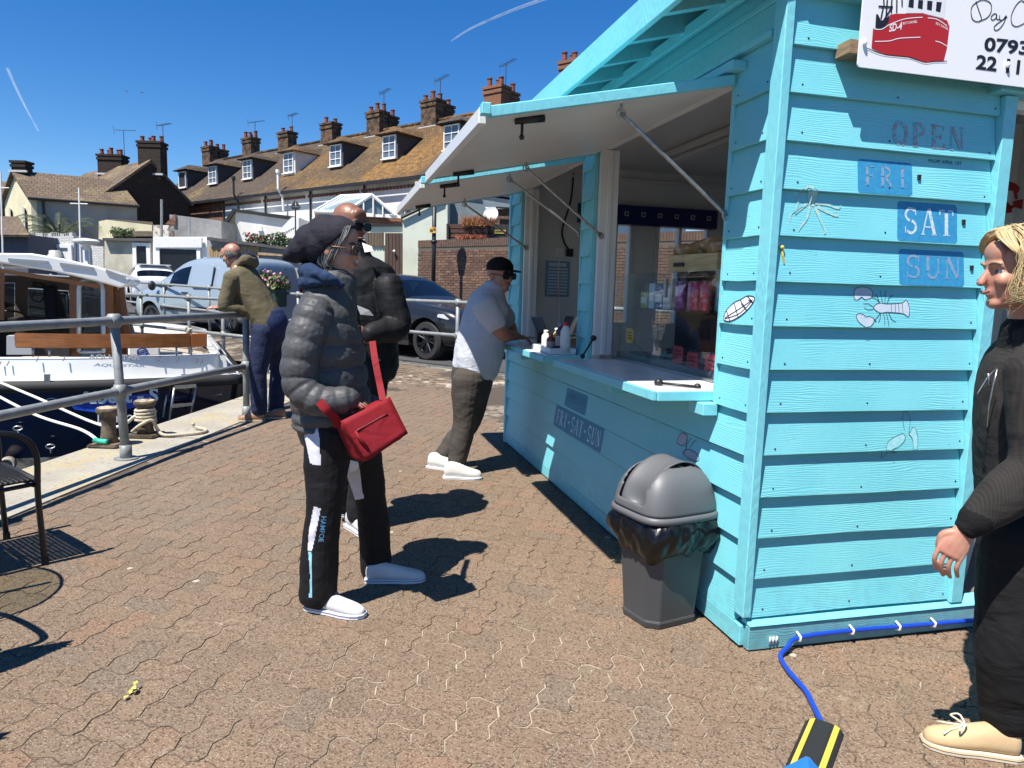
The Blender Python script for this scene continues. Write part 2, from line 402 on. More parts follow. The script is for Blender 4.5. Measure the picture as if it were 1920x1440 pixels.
chip = t.math('MULTIPLY', t.math('GREATER_THAN', sel.outputs[0], .76), t.ramp(agg.outputs['Distance'], .15, .5, (1, 1, 1), (0, 0, 0)))
base = t.mix(t.math('MULTIPLY', chip, .8), base, (0.475, 0.399, 0.299))
dk = t.math('GREATER_THAN', sel.outputs[1], .80); base = t.mix(t.math('MULTIPLY', dk, .7), base, (0.060, 0.040, 0.027))
base = t.mix(t.math('MULTIPLY', t.ramp(t.noise(120, 3), .3, .7), .35), base, (0.104, 0.070, 0.048))
bl = t.n('ShaderNodeTexVoronoi'); bl.inputs['Scale'].default_value = 2.3; bl.inputs['Randomness'].default_value = 1; t.l(t.pos(1), bl.inputs['Vector'])
wob = t.math('ADD', bl.outputs['Distance'], t.math('MULTIPLY', t.noise(40, 3), .05)); base = t.mix(t.math('LESS_THAN', wob, .062), base, (0.396, 0.350, 0.283))
base = t.mix(t.math('MULTIPLY', t.math('MULTIPLY', t.ramp(t.noise(1.3, 3), .58, .7), t.ramp(t.noise(26, 5), .5, .7)), .5), base, (0.365, 0.312, 0.231))
t.col(base); t.set(Roughness=.9, Specular_IOR_Level=.25)
t.set(Normal=t.bump(agg.outputs['Distance'], .55, .004, t.bump(t.noise(45, 4), .35, .005))); m_paver = t.m
PW, PA = .112, .0098
def pwarp(x, y): return PD1*((x+PA/PW*math.sin(2*math.pi*y))*PW)+PD2*((y+PA/PW*math.sin(2*math.pi*x))*PW)
def paver_ring(w_, h_):                 # outline in paving cells with the zigzag sampled at its peaks
    def ed(n): return [0]+[k+q for k in range(n) for q in (.25, .75)]
    return [(x, 0) for x in ed(w_)]+[(w_, y) for y in ed(h_)]+[(w_-x, h_) for x in ed(w_)]+[(0, h_-y) for y in ed(h_)]
def paver_mesh(mb, cx_, cy_, w_, h_, dz=0.0, tilt=(0, 0), gap=.011):
    P_ = paver_ring(w_, h_); mx, my = w_/2, h_/2; c = pwarp(cx_+mx, cy_+my)
    def ring(sh, z):
        out = []
        for x, y in P_:
            X, Y = mx+(x-mx)*(1-sh/mx), my+(y-my)*(1-sh/my)
            p = PD1*(PW*(X+PA/PW*math.sin(2*math.pi*y)))+PD2*(PW*(Y+PA/PW*math.sin(2*math.pi*x)))+PD1*(PW*cx_)+PD2*(PW*cy_)
            d = p-c; out.append(p+V((0, 0, z+dz+tilt[0]*d.x+tilt[1]*d.y)))
        return out[::-1]
    mb.rings([ring(gap, -.010), ring(gap+.014, 0)], cap=False); n = len(mb.v); k = len(P_); mb.f.append([n-k+i for i in range(k)]); mb.m.append(0)
protos = []
for w_, h_ in ((2, 1), (1, 2)):
    q = MB(); paver_mesh(q, 0, 0, w_, h_); protos.append(q.mesh('paver', m_paver))
KO = V((.978, 2.77, 0)); KB = V((.969, .248, 0)).normalized(); KA = V((-KB.y, KB.x, 0))
near = []; rest = []
for i in range(-190, 230):
    for j in range(-70, 90):
        for kd, (bx_, by_, w_, h_) in enumerate(((0, 0, 2, 1), (0, 1, 1, 2))):
            X, Y = i+2*j+bx_, i-2*j+by_; o = pwarp(X+w_/2, Y+h_/2)
            if o.y < 1.05 or o.y > 16 or o.x < xin(o.y)+.10 or o.x > 5: continue
            if (o-RR0).dot(NX) > .12: continue
            if o.y > CN.y-.6 and (o-CN).dot(NX) < .80: continue
            q = o-KO; u_, v_ = q.dot(KA), q.dot(KB)
            if .12 < u_ < 3.9 and v_ > .12: continue
            x, y = proj(o)
            if not (-420 < x < 2350 and y < 1900) or (v_ > .1 and u_ > 3.9): continue
            (near if -40 < x < 1960 and y < 1480 else rest).append((o.length, o, X, Y, kd, w_, h_))
near.sort(key=lambda q: q[0])
for d, o, X, Y, kd, w_, h_ in near[:300]:
    p = linkobj('paver', protos[kd], paving); p.location = PD1*(PW*X)+PD2*(PW*Y)+V((0, 0, random.uniform(-.0012, .0018)))
    p.rotation_euler = (random.uniform(-.007, .007), random.uniform(-.007, .007), random.uniform(-.006, .006))
mb = MB()
for d, o, X, Y, kd, w_, h_ in near[300:]+rest: paver_mesh(mb, X, Y, w_, h_, pz(o)+random.uniform(-.0012, .0018), (random.uniform(-.012, .012), random.uniform(-.012, .012)))
tag(mb.build('pavers_beyond', m_paver, paving), kind='stuff')

# quay edge: concrete cope and dock walls
t = NT('quay_concrete'); c = t.mix(t.ramp(t.noise(2.2, 6), .3, .7), (.27, .25, .205), (.36, .335, .275)); c = t.mix(t.ramp(t.noise(30, 5), .55, .7), c, (.20, .18, .14))
c = t.mix(t.math('MULTIPLY', t.ramp(t.noise(1.6, 5, t.pos(1, False, (1.2, .8, 1))), .53, .60), t.math('MULTIPLY', t.ramp(t.noise(18, 4), .42, .6), .55)), c, (.42, .31, .11))
c = t.mix(t.ramp(t.noise(55, 2), .70, .74), c, (.52, .50, .43)); t.col(c); t.set(Roughness=.9, Normal=t.bump(t.noise(60, 5), .5, .006)); m_quay = t.m
m_wall = M('dock_wall', (.10, .085, .06), .9, var=(3, (.04, .04, .03), .35, .65), bump=(12, .6, .03))
root = tag(thing('quay_edge', None, None), kind='structure')
ys = [-8, -5.6, -3.2, -.8, 1.6, 4.0, 6.4, 8.7, CN.y]
for y0, y1 in zip(ys, ys[1:]):
    b = MB(); e_ = .006
    b.hexa([V((xout(y0+e_), y0+e_, -.42)), V((xin(y0+e_)+.03, y0+e_, -.42)), V((xin(y1-e_)+.03, y1-e_, -.42)), V((xout(y1-e_), y1-e_, -.42))],
           [V((xout(y0+e_), y0+e_, .008)), V((xin(y0+e_)+.03, y0+e_, .008)), V((xin(y1-e_)+.03, y1-e_, .008)), V((xout(y1-e_), y1-e_, .008))])
    b.build('cope_stone', m_quay, root, bevel=.012, seg=2)
b = MB(); b.hexa([V((xout(-8)+.03, -8, -2.5)), V((xin(-8), -8, -2.5)), V((CN.x+.65, CN.y, -2.5)), V((CN.x+.03, CN.y, -2.5))], [V((xout(-8)+.03, -8, -.43)), V((xin(-8), -8, -.43)), V((CN.x+.65, CN.y, -.43)), V((CN.x+.03, CN.y, -.43))])
b.build('dock_wall', m_wall, root)
for i in range(9):
    a0 = CN+EX*(i*1.9+.006)+V((0, .0, 0)); a1 = CN+EX*((i+1)*1.9-.006); b = MB(); o = NX*.72
    if i == 0: a0 = CN+EX*.02
    b.hexa([a0+V((0, 0, -.42)), a0+o+V((0, 0, -.42)), a1+o+V((0, 0, -.42)), a1+V((0, 0, -.42))], [a0+V((0, 0, .006)), a0+o+V((0, 0, .006)), a1+o+V((0, 0, .006)), a1+V((0, 0, .006))])
    b.build('cope_stone', m_quay, root, bevel=.012, seg=2)
b = MB(); a0, a1, o = CN+NX*.03, CN+EX*60+NX*.03, NX*.6
b.hexa([a0+V((0, 0, -2.5)), a0+o+V((0, 0, -2.5)), a1+o+V((0, 0, -2.5)), a1+V((0, 0, -2.5))], [a0+V((0, 0, -.43)), a0+o+V((0, 0, -.43)), a1+o+V((0, 0, -.43)), a1+V((0, 0, -.43))]); b.build('dock_wall', m_wall, root)
# kerb along the road
root = tag(thing('kerb', None, None), kind='structure'); m_kerb = M('kerb_stone', (.26, .25, .22), .9, var=(4, (.18, .17, .15), .4, .7), bump=(40, .4, .006))
for i in range(-9, 18):
    a0 = R00+EX*(i*.92+.004)+NX*.275; a1 = R00+EX*((i+1)*.92-.004)+NX*.275; o = NX*.14; b = MB(); zk = gz(a0.y)
    b.hexa([a0+V((0, 0, -.2)), a0+o+V((0, 0, -.2)), a1+o+V((0, 0, -.2)), a1+V((0, 0, -.2))], [a0+V((0, 0, zk+.012)), a0+o+V((0, 0, zk+.012)), a1+o+V((0, 0, zk+.012)), a1+V((0, 0, zk+.012))])
    b.build('kerb_stone', m_kerb, root, bevel=.01, seg=2)
# road climbing gently away behind the railing
b = MB(); nS, nD = 46, 24; gr = []
for j in range(nD+1):
    for i in range(nS+1):
        p = RR0-EX*20+EX*(2.0*i)+NX*(.40+2.2*j); gr.append(V((p.x, p.y, gz(p.y))))
b.add(gr, [(j*(nS+1)+i, (j+1)*(nS+1)+i, (j+1)*(nS+1)+i+1, j*(nS+1)+i+1) for j in range(nD) for i in range(nS)])
tag(b.build('road', m_asph, None, True), kind='structure')

# ---------------------------------------------------------------- railings
def railing(name, label, posts, top=1.1, mid=.55, r=.030, lean=None, tail0=0, tail1=0, collar=True):
    root = thing(name, label, 'railing', posts[0]); L = lean or [V((0, 0, 0))]*len(posts)
    for p, l in zip(posts, L):
        b = MB(); b.tube([p+V((0, 0, .01)), p+l*(mid/top)+V((0, 0, mid)), p+l+V((0, 0, top+.005))], r, 14); po = b.build('post', m_galv, root, True, True)
        b = MB(); b.lathe([(r*2.6, 0), (r*2.6, .012), (r*1.1, .014)], p+V((0, 0, .006)), 20); b.build('base_flange', m_galv, po, False, True)
        po_b = MB(); po_b.lathe([(r*1.02, .01), (r*1.32, .012), (r*1.32, .12), (r*1.02, .122)], p, 16); po_b.build('socket', m_galv, po, True, True)
        if collar:
            for h in (mid, top):
                q = p+l*(h/top)+V((0, 0, h)); b = MB(); b.lathe([(r, -.055), (r*1.33, -.052), (r*1.33, .052), (r, .055)], q, 16)
                d = (posts[1]-posts[0]).normalized(); b.lathe([(r, -.06), (r*1.33, -.057), (r*1.33, .057), (r, .06)], q, 16, d); b.build('clamp', m_galv, po, True, True)
    for h in (mid, top):
        pts = [p+l*(h/top)+V((0, 0, h)) for p, l in zip(posts, L)]; d = (pts[1]-pts[0]).normalized(); d2 = (pts[-1]-pts[-2]).normalized()
        pts[0] = pts[0]-d*tail0; pts[-1] = pts[-1]+d2*tail1
        b = MB(); b.tube(pts, r*.96, 14); b.build('rail', m_galv, root, True, True)
    return root
railing('quay_railing', 'grey galvanised tube railing along the quay edge in front of the boat', [V((-3.47, 1.52, 0)), V((-3.26, 3.54, 0)), V((-3.05, 5.56, 0)), V((-2.84, 7.57, 0))], lean=[V((0, 0, 0)), V((-.03, 0, 0)), V((-.05, 0, 0)), V((.015, 0, 0))], tail0=1.5, r=.034)
DH = V((-4.4, 11.8, 0))
railing('dock_head_railing', 'pale tube railing at the head of the dock behind the boat', [linepx(DH, EX, x) for x in (500, 420, 357, 268, 195, 130)], top=1.16, mid=.56, tail1=3, r=.03)
railing('roadside_railing', 'grey tube railing along the kerb in front of the parked car and van', [(lambda p: V((p.x, p.y, gz(p.y))))(linepx(RR0, EX, x)) for x in (1060, 952, 856, 716, 560, 470, 394, 310, 236, 165, 100)], top=1.13, mid=.60, tail0=2, tail1=4, r=.030)
# ---------------------------------------------------------------- kiosk (local x = into the kiosk, y = along its counter side, z up)
kiosk = thing('seafood_kiosk', 'turquoise weatherboarded seafood kiosk with two raised hatch flaps', 'kiosk', KO, math.atan2(KB.y, KB.x))
KM = kiosk.matrix_basis.copy(); KMi = inv_of(kiosk); KMi3 = KMi.to_3x3()
KD, KL = 2.3, 4.0
def kpx_front(x, y, v=0.): return KMi @ onplane(x, y, KO+KB*v, KB)
def kpx_side(x, y, u=0.): return KMi @ onplane(x, y, KO+KA*u, KA)
# core walls
def wall(name, *boxes, mat=None):
    b = MB()
    for q in boxes: b.bx(*q)
    return b.build(name, mat or m_white, kiosk)
wall('front_wall', (0, .06, .0, KL, .0, .95), (0, .06, 0, .32, .95, 2.62), (0, .06, 1.9, 2.12, .95, 2.62), (0, .06, 3.68, KL, .95, 2.62), (0, .06, .32, 1.9, 2.30, 2.62), (0, .06, 2.12, 3.68, 2.30, 2.62))
wall('side_wall', (.062, 1.0, 0, .06, 0, 2.62), (1.0, 1.85, 0, .06, 2.2, 2.62), (1.85, KD, 0, .06, 0, 2.62))
wall('back_wall', (KD, KD+.06, 0, KL, 0, 2.62))
# end wall with two windows looking out on the road
wz0, wz1 = 1.15, 2.06
wall('end_wall', (.062, .98, KL-.06, KL, 0, 2.62), (.98, 1.9, KL-.06, KL, 0, wz0), (.98, 1.9, KL-.06, KL, wz1, 2.62), (1.14, 1.36, KL-.06, KL, wz0, wz1), (1.9, KD, KL-.06, KL, 0, 2.62))
wall('ceiling', (.062, KD-.002, .062, KL-.062, 2.56, 2.6), mat=m_whitebd)
wall('floor', (.062, KD-.002, .062, KL-.062, .02, .06), mat=M('kiosk_floor', (.16, .15, .14), .6))
b = MB(); b.bx(.98, 1.14, KL-.04, KL-.035, wz0, wz1); b.bx(1.36, 1.9, KL-.04, KL-.035, wz0, wz1); b.build('window_pane', m_glassc, kiosk)

# weatherboards: each board is its own piece
def board(face, s0, s1, z0, z1, mat, proud=.030, seed=0):
    rs = random.Random(int(z0*1000)+int(s0*77)+seed); n = max(2, int((s1-s0)/.5)); b = MB(); rr = []
    for i in range(n+1):
        s = s0+(s1-s0)*i/n; w0 = rs.uniform(-.0025, .0025); zt = z1+.018
        prof = [(.004, zt), (.004, z0+.01), (proud-.008, z0+w0), (proud+.008+rs.uniform(-.001, .001), z0+w0), (.013, zt)]
        rr.append([V((-o, s, z)) if face == 'F' else V((s, -o, z)) for o, z in prof])
    if face == 'F': rr = rr[::-1]
    b.rings(rr); return b.build('board', mat, kiosk, bevel=.0018)
def bo(z, z0, z1, proud=.030): return (proud+.008)+(.013-proud-.008)*(z-z0)/(z1+.018-z0)
FZ = [.10, .27, .44, .609, .785, .955, 1.127, 1.299, 1.474, 1.649, 1.821, 2.002, 2.186, 2.36]
SZ = [.137, .298, .465, .632, .801, .969, 1.135, 1.303, 1.472, 1.641, 1.815, 1.986, 2.157, 2.325, 2.49]
for z0, z1 in zip(FZ[:5], FZ[1:6]): board('F', .03, KL, z0, z1, m_cyanF)
for z0, z1 in zip(FZ[5:], FZ[6:]):
    board('F', .03, .298, z0, z1, m_cyanF); board('F', 1.915, 2.105, z0, z1, m_cyanF); board('F', 3.70, KL, z0, z1, m_cyanF)
for z0, z1 in zip(SZ, SZ[1:]): board('S', -.012, .958, z0, z1, m_cyanR)
for z0, z1 in zip(FZ[:4], FZ[1:5]):     # dark strip painted as the shadow line under each lower front lap
    b = MB(); zz = z1; o0 = (.030+.008)+(.013-.038)*(zz-.010-z0)/(z1+.018-z0); b.bx(-o0-.0012, -o0+.004, .03, KL, zz-.013, zz-.003); b.build('lap_shadow_strip', M('lap_shadow_paint', (.05, .20, .25), .8, var=(9, (.10, .34, .40), .4, .6)), kiosk)
def kbox(name, mat, *q, bevel=.003, parent=None):
    b = MB()
    for k in q: b.bx(*k)
    return b.build(name, mat, parent or kiosk, bevel=bevel)
m_ledge = m_cyanT
kbox('corner_post', m_cyanT, (-.047, -.010, -.048, .026, .142, 2.9))
kbox('corner_post', m_cyanT, (-.045, .03, KL-.0, KL+.05, .0, 2.6))
kbox('door_frame', m_cyanT, (.96, 1.02, -.055, .07, .125, 2.232)); kbox('door_frame', m_cyanT, (1.86, 1.92, -.055, .07, .125, 2.232))
kbox('door_lintel', m_cyanT, (.90, 1.98, -.085, .07, 2.235, 2.275)); kbox('door_lintel', m_cyanT, (.962, 1.92, -.05, .062, 2.277, 2.32))
for s0, s1 in ((.298, .322), (1.898, 1.914), (2.106, 2.122), (3.678, 3.699)): kbox('hatch_jamb', m_cyanT, (-.030, -.001, s0, s1, .96, 2.36))
# white reveals
for s0, s1 in ((.323, .35), (1.86, 1.897), (2.123, 2.15), (3.64, 3.677)):
    kbox('hatch_reveal', m_white, (-.001, .12, s0, s1, 1.02, 2.3)); kbox('glazing_bead', m_white, (.045, .075, s0-.012 if s0 > 1 and s0 < 2 or s0 > 3 else s0, s1 if s0 > 1 and s0 < 2 or s0 > 3 else s1+.012, 1.025, 2.295))
# side: base board and sloping sill, weathered
b = MB(); b.prism([(-.02, -.02, 0.005), (-.02, -.055, 0.005), (-.02, -.055, .105), (-.02, -.02, .105)], (1.96+.04, 0, 0)); b.build('base_board', m_cyanW, kiosk, bevel=.004)
b = MB(); b.prism([(-.02, -.002, .107), (-.02, -.062, .107), (-.02, -.06, .112), (-.02, -.002, .140)], (1.96+.02, 0, 0)); b.build('base_sill', m_cyanR, kiosk, bevel=.002)
kbox('base_board', m_cyanF, (-.038, -.002, -.02, KL, .012, .098))
kbox('plinth_bearer', m_dark, (.05, KD, .05, KL-.05, -.02, .01), bevel=0)
# side top trim, frieze and mouldings of the counter side
kbox('side_trim', m_cyanT, (.02, 1.98, -.06, -.001, 2.50, 2.535)); kbox('side_trim', m_cyanR, (.0, KD, -.02, -.002, 2.536, 2.7))
kbox('frieze', m_cyanT, (-.018, -.001, .03, KL, 2.375, 2.62)); kbox('frieze_moulding', m_cyanT, (-.034, -.0185, .03, KL, 2.50, 2.525)); kbox('frieze_moulding', m_cyanT, (-.05, -.0185, .04, KL, 2.372, 2.398))
kbox('drip_bar', m_cyanT, (-.085, -.02, .235, 1.98, 2.310, 2.345)); kbox('drip_bar', m_cyanT, (-.085, -.02, 2.05, 3.76, 2.310, 2.345))
# roof
ez = 2.585; rz = 3.15; ev = -.38
def roof_slab(v0, z0, v1, z1, th, u0, u1, name, mat):
    b = MB(); b.hexa([V((v0, u0, z0)), V((v1, u0, z1)), V((v1, u1, z1)), V((v0, u1, z0))], [V((v0, u0, z0+th)), V((v1, u0, z1+th)), V((v1, u1, z1+th)), V((v0, u1, z0+th))]); return b.build(name, mat, kiosk)
m_felt = M('roof_felt', (.05, .05, .052), .9, bump=(60, .4, .005))
rf = roof_slab(ev, ez, KD/2, rz, .03, -.12, KL+.15, 'roof', m_felt); roof_slab(KD+.4, ez, KD/2, rz, .03, -.12, KL+.15, 'roof', m_felt)
kbox('fascia', m_cyanT, (ev-.028, ev-.002, -.12, KL+.15, 2.475, 2.605)); 
kbox('soffit_board', m_cyanT, (-.10, -.075, .0, KL+.1, 2.545, 2.60)); 
for i in range(13): 
    u0 = -.05+i*.345; b = MB(); b.prism([(ev, u0, 2.50), (ev, u0, ez-.003), (-.002, u0, ez-.003+.38*.369), (-.002, u0, 2.60)], (0, .045, 0)); b.build('rafter_tail', m_cyanT, kiosk)
b = MB(); b.prism([(.0, -.002, 2.70), (KD, -.002, 2.70), (KD/2, -.002, 3.14)], (0, .05, 0)); b.build('gable_panel', m_cyanR, kiosk)
b = MB(); b.prism([(.0, KL-.05, 2.622), (KD, KL-.05, 2.622), (KD/2, KL-.05, 3.14)], (0, .05, 0)); b.build('gable_panel', m_cyanR, kiosk)
# hatch flaps
def flap(u0, u1):
    hz, oz, ov, hv = 2.295, 2.080, -1.055, -.035; th = .022
    b = MB(); b.hexa([V((hv, u0, hz-th)), V((hv, u1, hz-th)), V((ov, u1, oz-th)), V((ov, u0, oz-th))][::-1], [V((hv, u0, hz-.004)), V((hv, u1, hz-.004)), V((ov, u1, oz-.004)), V((ov, u0, oz-.004))][::-1])
    pf = b.build('hatch_flap', m_whitebd, kiosk)
    b = MB(); b.hexa([V((hv, u0, hz-.003)), V((hv, u1, hz-.003)), V((ov, u1, oz-.003)), V((ov, u0, oz-.003))][::-1], [V((hv, u0, hz+.006)), V((hv, u1, hz+.006)), V((ov, u1, oz+.006)), V((ov, u0, oz+.006))][::-1]); b.build('flap_top', m_cyanT, pf)
    for uu, s in ((u0, -.024), (u1, .024)):
        a, c = sorted((uu, uu+s)); b = MB(); b.hexa([V((hv, a, hz-.03)), V((hv, c, hz-.03)), V((ov-.01, c, oz-.03)), V((ov-.01, a, oz-.03))][::-1], [V((hv, a, hz+.012)), V((hv, c, hz+.012)), V((ov-.01, c, oz+.012)), V((ov-.01, a, oz+.012))][::-1]); b.build('edge_strip', m_cyanT, pf, bevel=.003)
    b = MB(); b.bx(ov-.034, ov-.002, u0+.0, u1, oz-.05, oz+.012); b.build('outer_lip', m_whitebd, pf, bevel=.004)
    b = MB(); b.bx(ov-.036, ov-.001, u0-.07, u0-.026, oz-.028, oz+.014); b.build('lip_end', m_cyanT, pf, bevel=.003)
    return pf
fa = flap(.312, 1.885); fb = flap(2.125, 3.76)
def rod(p, q, par):
    p, q = V(p), V(q); b = MB(); d = (q-p).normalized(); b.tube([p, p+d*.05, q-d*.03, q], .0085, 10)
    for c in (p, q):
        ring = [c+V((0, .0, .0))+V((math.cos(a)*.018, 0, math.sin(a)*.018)) for a in [k*math.pi/5 for k in range(11)]]; b.tube(ring, .0045, 6)
    b.tube([p, p+V((0, 0, .055))], .006, 8)
    return b.build('prop_rod', m_steel, par, True)
rod((-.48, .40, 2.14), (-.028, .303, 1.747), fa); rod((-.50, 1.80, 2.14), (.012, 1.855, 1.774), fa)
rod((-.49, 2.25, 2.14), (-.02, 2.14, 1.80), fb); rod((-.55, 3.55, 2.12), (.012, 3.635, 1.795), fb)
for (v, u, par) in ((-.86, .42, fa), (-.88, 1.78, fa), (-.88, 2.3, fb), (-.9, 3.5, fb)):
    z = 2.085+(.21)*(v+1.03)/.995-.022; b = MB(); b.tube([(v-.06, u, z-.02), (v+.06, u, z+.0)], .016, 10); b.tube([(v-.03, u, z-.02), (v-.03, u+.004, z-.075)], .006, 8); b.sph((v-.03, u+.004, z-.08), .011); b.build('shoot_bolt', m_black, par, True)
# counters
def counter(u0, u1):
    b = MB(); b.bx(-.285, .115, u0, u1, .985, 1.006); c = b.build('counter', m_counter, kiosk, bevel=.003)
    b = MB(); b.bx(-.303, -.286, u0-.004, u1+.004, .962, 1.003); b.bx(-.285, -.02, u0-.018, u0-.002, .962, 1.003); b.bx(-.285, -.02, u1+.002, u1+.018, .962, 1.003); b.build('counter_edging', m_cyanT, c, bevel=.002)
counter(.34, 1.75); counter(1.99, 3.64)
kbox('counter_bracket', m_cyanT, (-.10, -.03, .27, .40, .905, .958)); kbox('counter_bracket', m_cyanT, (-.22, -.03, 1.0, 1.05, .90, .958)); kbox('counter_bracket', m_cyanT, (-.22, -.03, 2.8, 2.85, .90, .958))
def stay(p, q):
    b = MB(); b.tube([p, q], .006, 8); b.sph(p, .016); b.sph(q, .02); b.build('counter_stay', m_black, kiosk, True)
stay((-.06, .40, 1.012), (-.20, .50, 1.018)); stay((-.10, 1.79, 1.02), (.0, 1.87, 1.13))

# ---- interior
kbox('shelf_wall_rail', m_white, (.5, 2.1, KL-.09, KL-.062, 2.46, 2.485)); 
hood = kbox('blue_pelmet', M('pelmet_blue', (.006, .012, .11), .4), (.57, 1.95, KL-.16, KL-.065, 2.06, 2.235))
for i in range(8): kbox('pelmet_square', M('pelmet_square_white', (.5, .52, .56), .4), (.66+i*.168, .70+i*.168, KL-.167, KL-.161, 2.135, 2.175), bevel=0, parent=hood)
for i in range(8): kbox('pelmet_square', m_dark, (.668+i*.168, .692+i*.168, KL-.170, KL-.1675, 2.143, 2.167), bevel=0, parent=hood)
kbox('window_frame', m_white, (1.10, 1.135, KL-.075, KL+.01, wz0, wz1)); kbox('window_frame', m_white, (1.365, 1.40, KL-.075, KL+.01, wz0, wz1)); kbox('window_frame', m_white, (1.60, 1.63, KL-.075, KL+.01, wz0, wz1))
b = MB(); b.bx(.95, 1.1, 1.9, 3.0, 2.50, 2.555); lt = b.build('ceiling_light', M('light_housing', (.55, .55, .53), .5), kiosk, bevel=.01); b = MB(); b.bx(.97, 1.08, 1.92, 2.98, 2.46, 2.499); b.build('diffuser', M('diffuser', (.5, .5, .5), .4), lt, bevel=.012)
kbox('socket', m_signw, (.20+.17, .46, KL-.07, KL-.062, 1.74, 1.83)); kbox('plug', m_black, (.475, .535, KL-.10, KL-.062, 1.75, 1.82))
b = MB(); b.tube([tuple(p) for p in spline([(.52, KL-.07, 2.5), (.5, KL-.07, 2.25), (.43, KL-.075, 2.0), (.45, KL-.075, 1.88), (.51, KL-.08, 1.8)], 16)], .008, 6); b.build('cable', m_black, kiosk, True)
b = MB(); b.tube([tuple(p) for p in spline([(.41, KL-.08, 1.78), (.40, KL-.09, 1.6), (.38, KL-.2, 1.35), (.30, KL-.5, 1.04)], 16)], .006, 6); b.build('cable', m_signw, kiosk, True)
po = thing('wall_notice', 'pale blue notice sheet hanging beneath the socket inside the kiosk', 'notice', KM @ V((.4, KL-.07, 1.54)), kiosk.rotation_euler.z)
b = MB(); b.bx(-.115, .115, -.004, .002, -.16, .165); b.build('sheet', M('notice_blue', (.16, .34, .52), .6), po)
b = MB()
for i in range(9): b.bx(-.095, .095, -.0065, -.0045, .085-i*.028, .10-i*.028)
b.bx(-.09, .08, -.0065, -.0045, .115, .15); b.build('print', M('notice_print', (.6, .66, .72), .6), po)
# display cabinet
cab = thing('display_cabinet', 'glass seafood display cabinet behind the near hatch with drinks on its shelf', 'display cabinet', KM @ V((.35, 1.1, 1.0)), kiosk.rotation_euler.z)
def cbx(name, mat, *q, bevel=0):
    b = MB()
    for k in q: b.bx(*k)
    return b.build(name, mat, cab, bevel=bevel)
CW = .74
cbx('front_pane', m_glassc, (-.225, -.219, -CW+.02, -.004, .02, .53), (-.225, -.219, .004, CW, .02, .53))
cbx('top_pane', m_glassc, (-.225, .22, -CW+.02, CW, .532, .538)); cbx('shelf', m_glassc, (-.21, .2, -CW+.02, CW, .325, .332))
cbx('end_pane', m_glassc, (-.217, .2, CW-.004, CW+.002, .02, .53)); cbx('end_pane', m_glassc, (-.217, .2, -CW+.012, -CW+.018, .02, .53))
cbx('frame', m_steel, (-.232, -.21, -CW+.01, CW, .007, .02)); cbx('back', m_dark, (.2, .22, -CW+.02, CW, .02, .53)); cbx('base', M('cabinet_base', (.12, .13, .13), .4), (-.2, .2, -CW+.02, CW, .007, .05))
cbx('under_base', m_white, (-.21, .22, -CW+.02, CW, -.9, .004))
cbx('pane_bracket', m_steel, (-.232, -.216, -.05, -.03, .40, .50)); cbx('pane_bracket', m_steel, (-.232, -.216, .03, .05, .40, .50))
def onk(p): return KM @ V(p)
CANS = [((.62, .05, .10), .95), ((.10, .35, .42), .84), ((.65, .66, .62), .74), ((.62, .08, .10), .64), ((.72, .70, .68), .56), ((.66, .66, .70), .48), ((.55, .06, .12), 1.05), ((.60, .22, .40), 1.14), ((.30, .05, .30), 1.22)]
rg = random.Random(4)
names = ['crimson', 'teal', 'silver', 'scarlet', 'cream', 'pale grey', 'dark red', 'pink', 'purple']
for i, (c, u) in enumerate(CANS):
    p = thing('drink_can', names[i]+' drink can on the glass shelf of the display cabinet', 'can', onk((.24+.03*(i % 2), u-.04 if i < 6 else u-.04, 1.333)), group='drink cans in the cabinet')
    b = MB(); b.lathe([(.026, 0), (.033, .008), (.033, .145), (.027, .155)], n=16); b.build('can_body', M('can_'+names[i].replace(' ', '_'), c, .3, .4, var=(35, [k*.6+.25 for k in c], .5, .6), obj=True), p, True)
    b = MB(); b.lathe([(.026, .1545), (.026, .158), (.022, .158), (.022, .156)], n=16); b.build('can_lid', m_steel, p, True)
for i, (u, w_, h_, c, nm) in enumerate(((1.42, .10, .13, (.05, .09, .28), 'navy'), (1.52, .07, .15, (.45, .62, .75), 'pale blue'), (1.62, .10, .10, (.35, .42, .12), 'olive'), (1.32, .09, .14, (.5, .5, .48), 'white'))):
    p = thing('carton', nm+' packet on the glass shelf of the display cabinet', 'packet', onk((.25, u, 1.333)), kiosk.rotation_euler.z, group='packets in the cabinet')
    b = MB(); b.bx(-.03, .03, -w_/2, w_/2, 0, h_); b.build('box', M('packet_'+nm.replace(' ', '_'), c, .4, var=(50, (.6, .6, .6), .55, .6), obj=True), p, bevel=.003)
    b = MB(); b.bx(-.033, -.031, -w_/2+.01, w_/2-.01, h_*.3, h_*.65); b.build('print', m_signw, p)
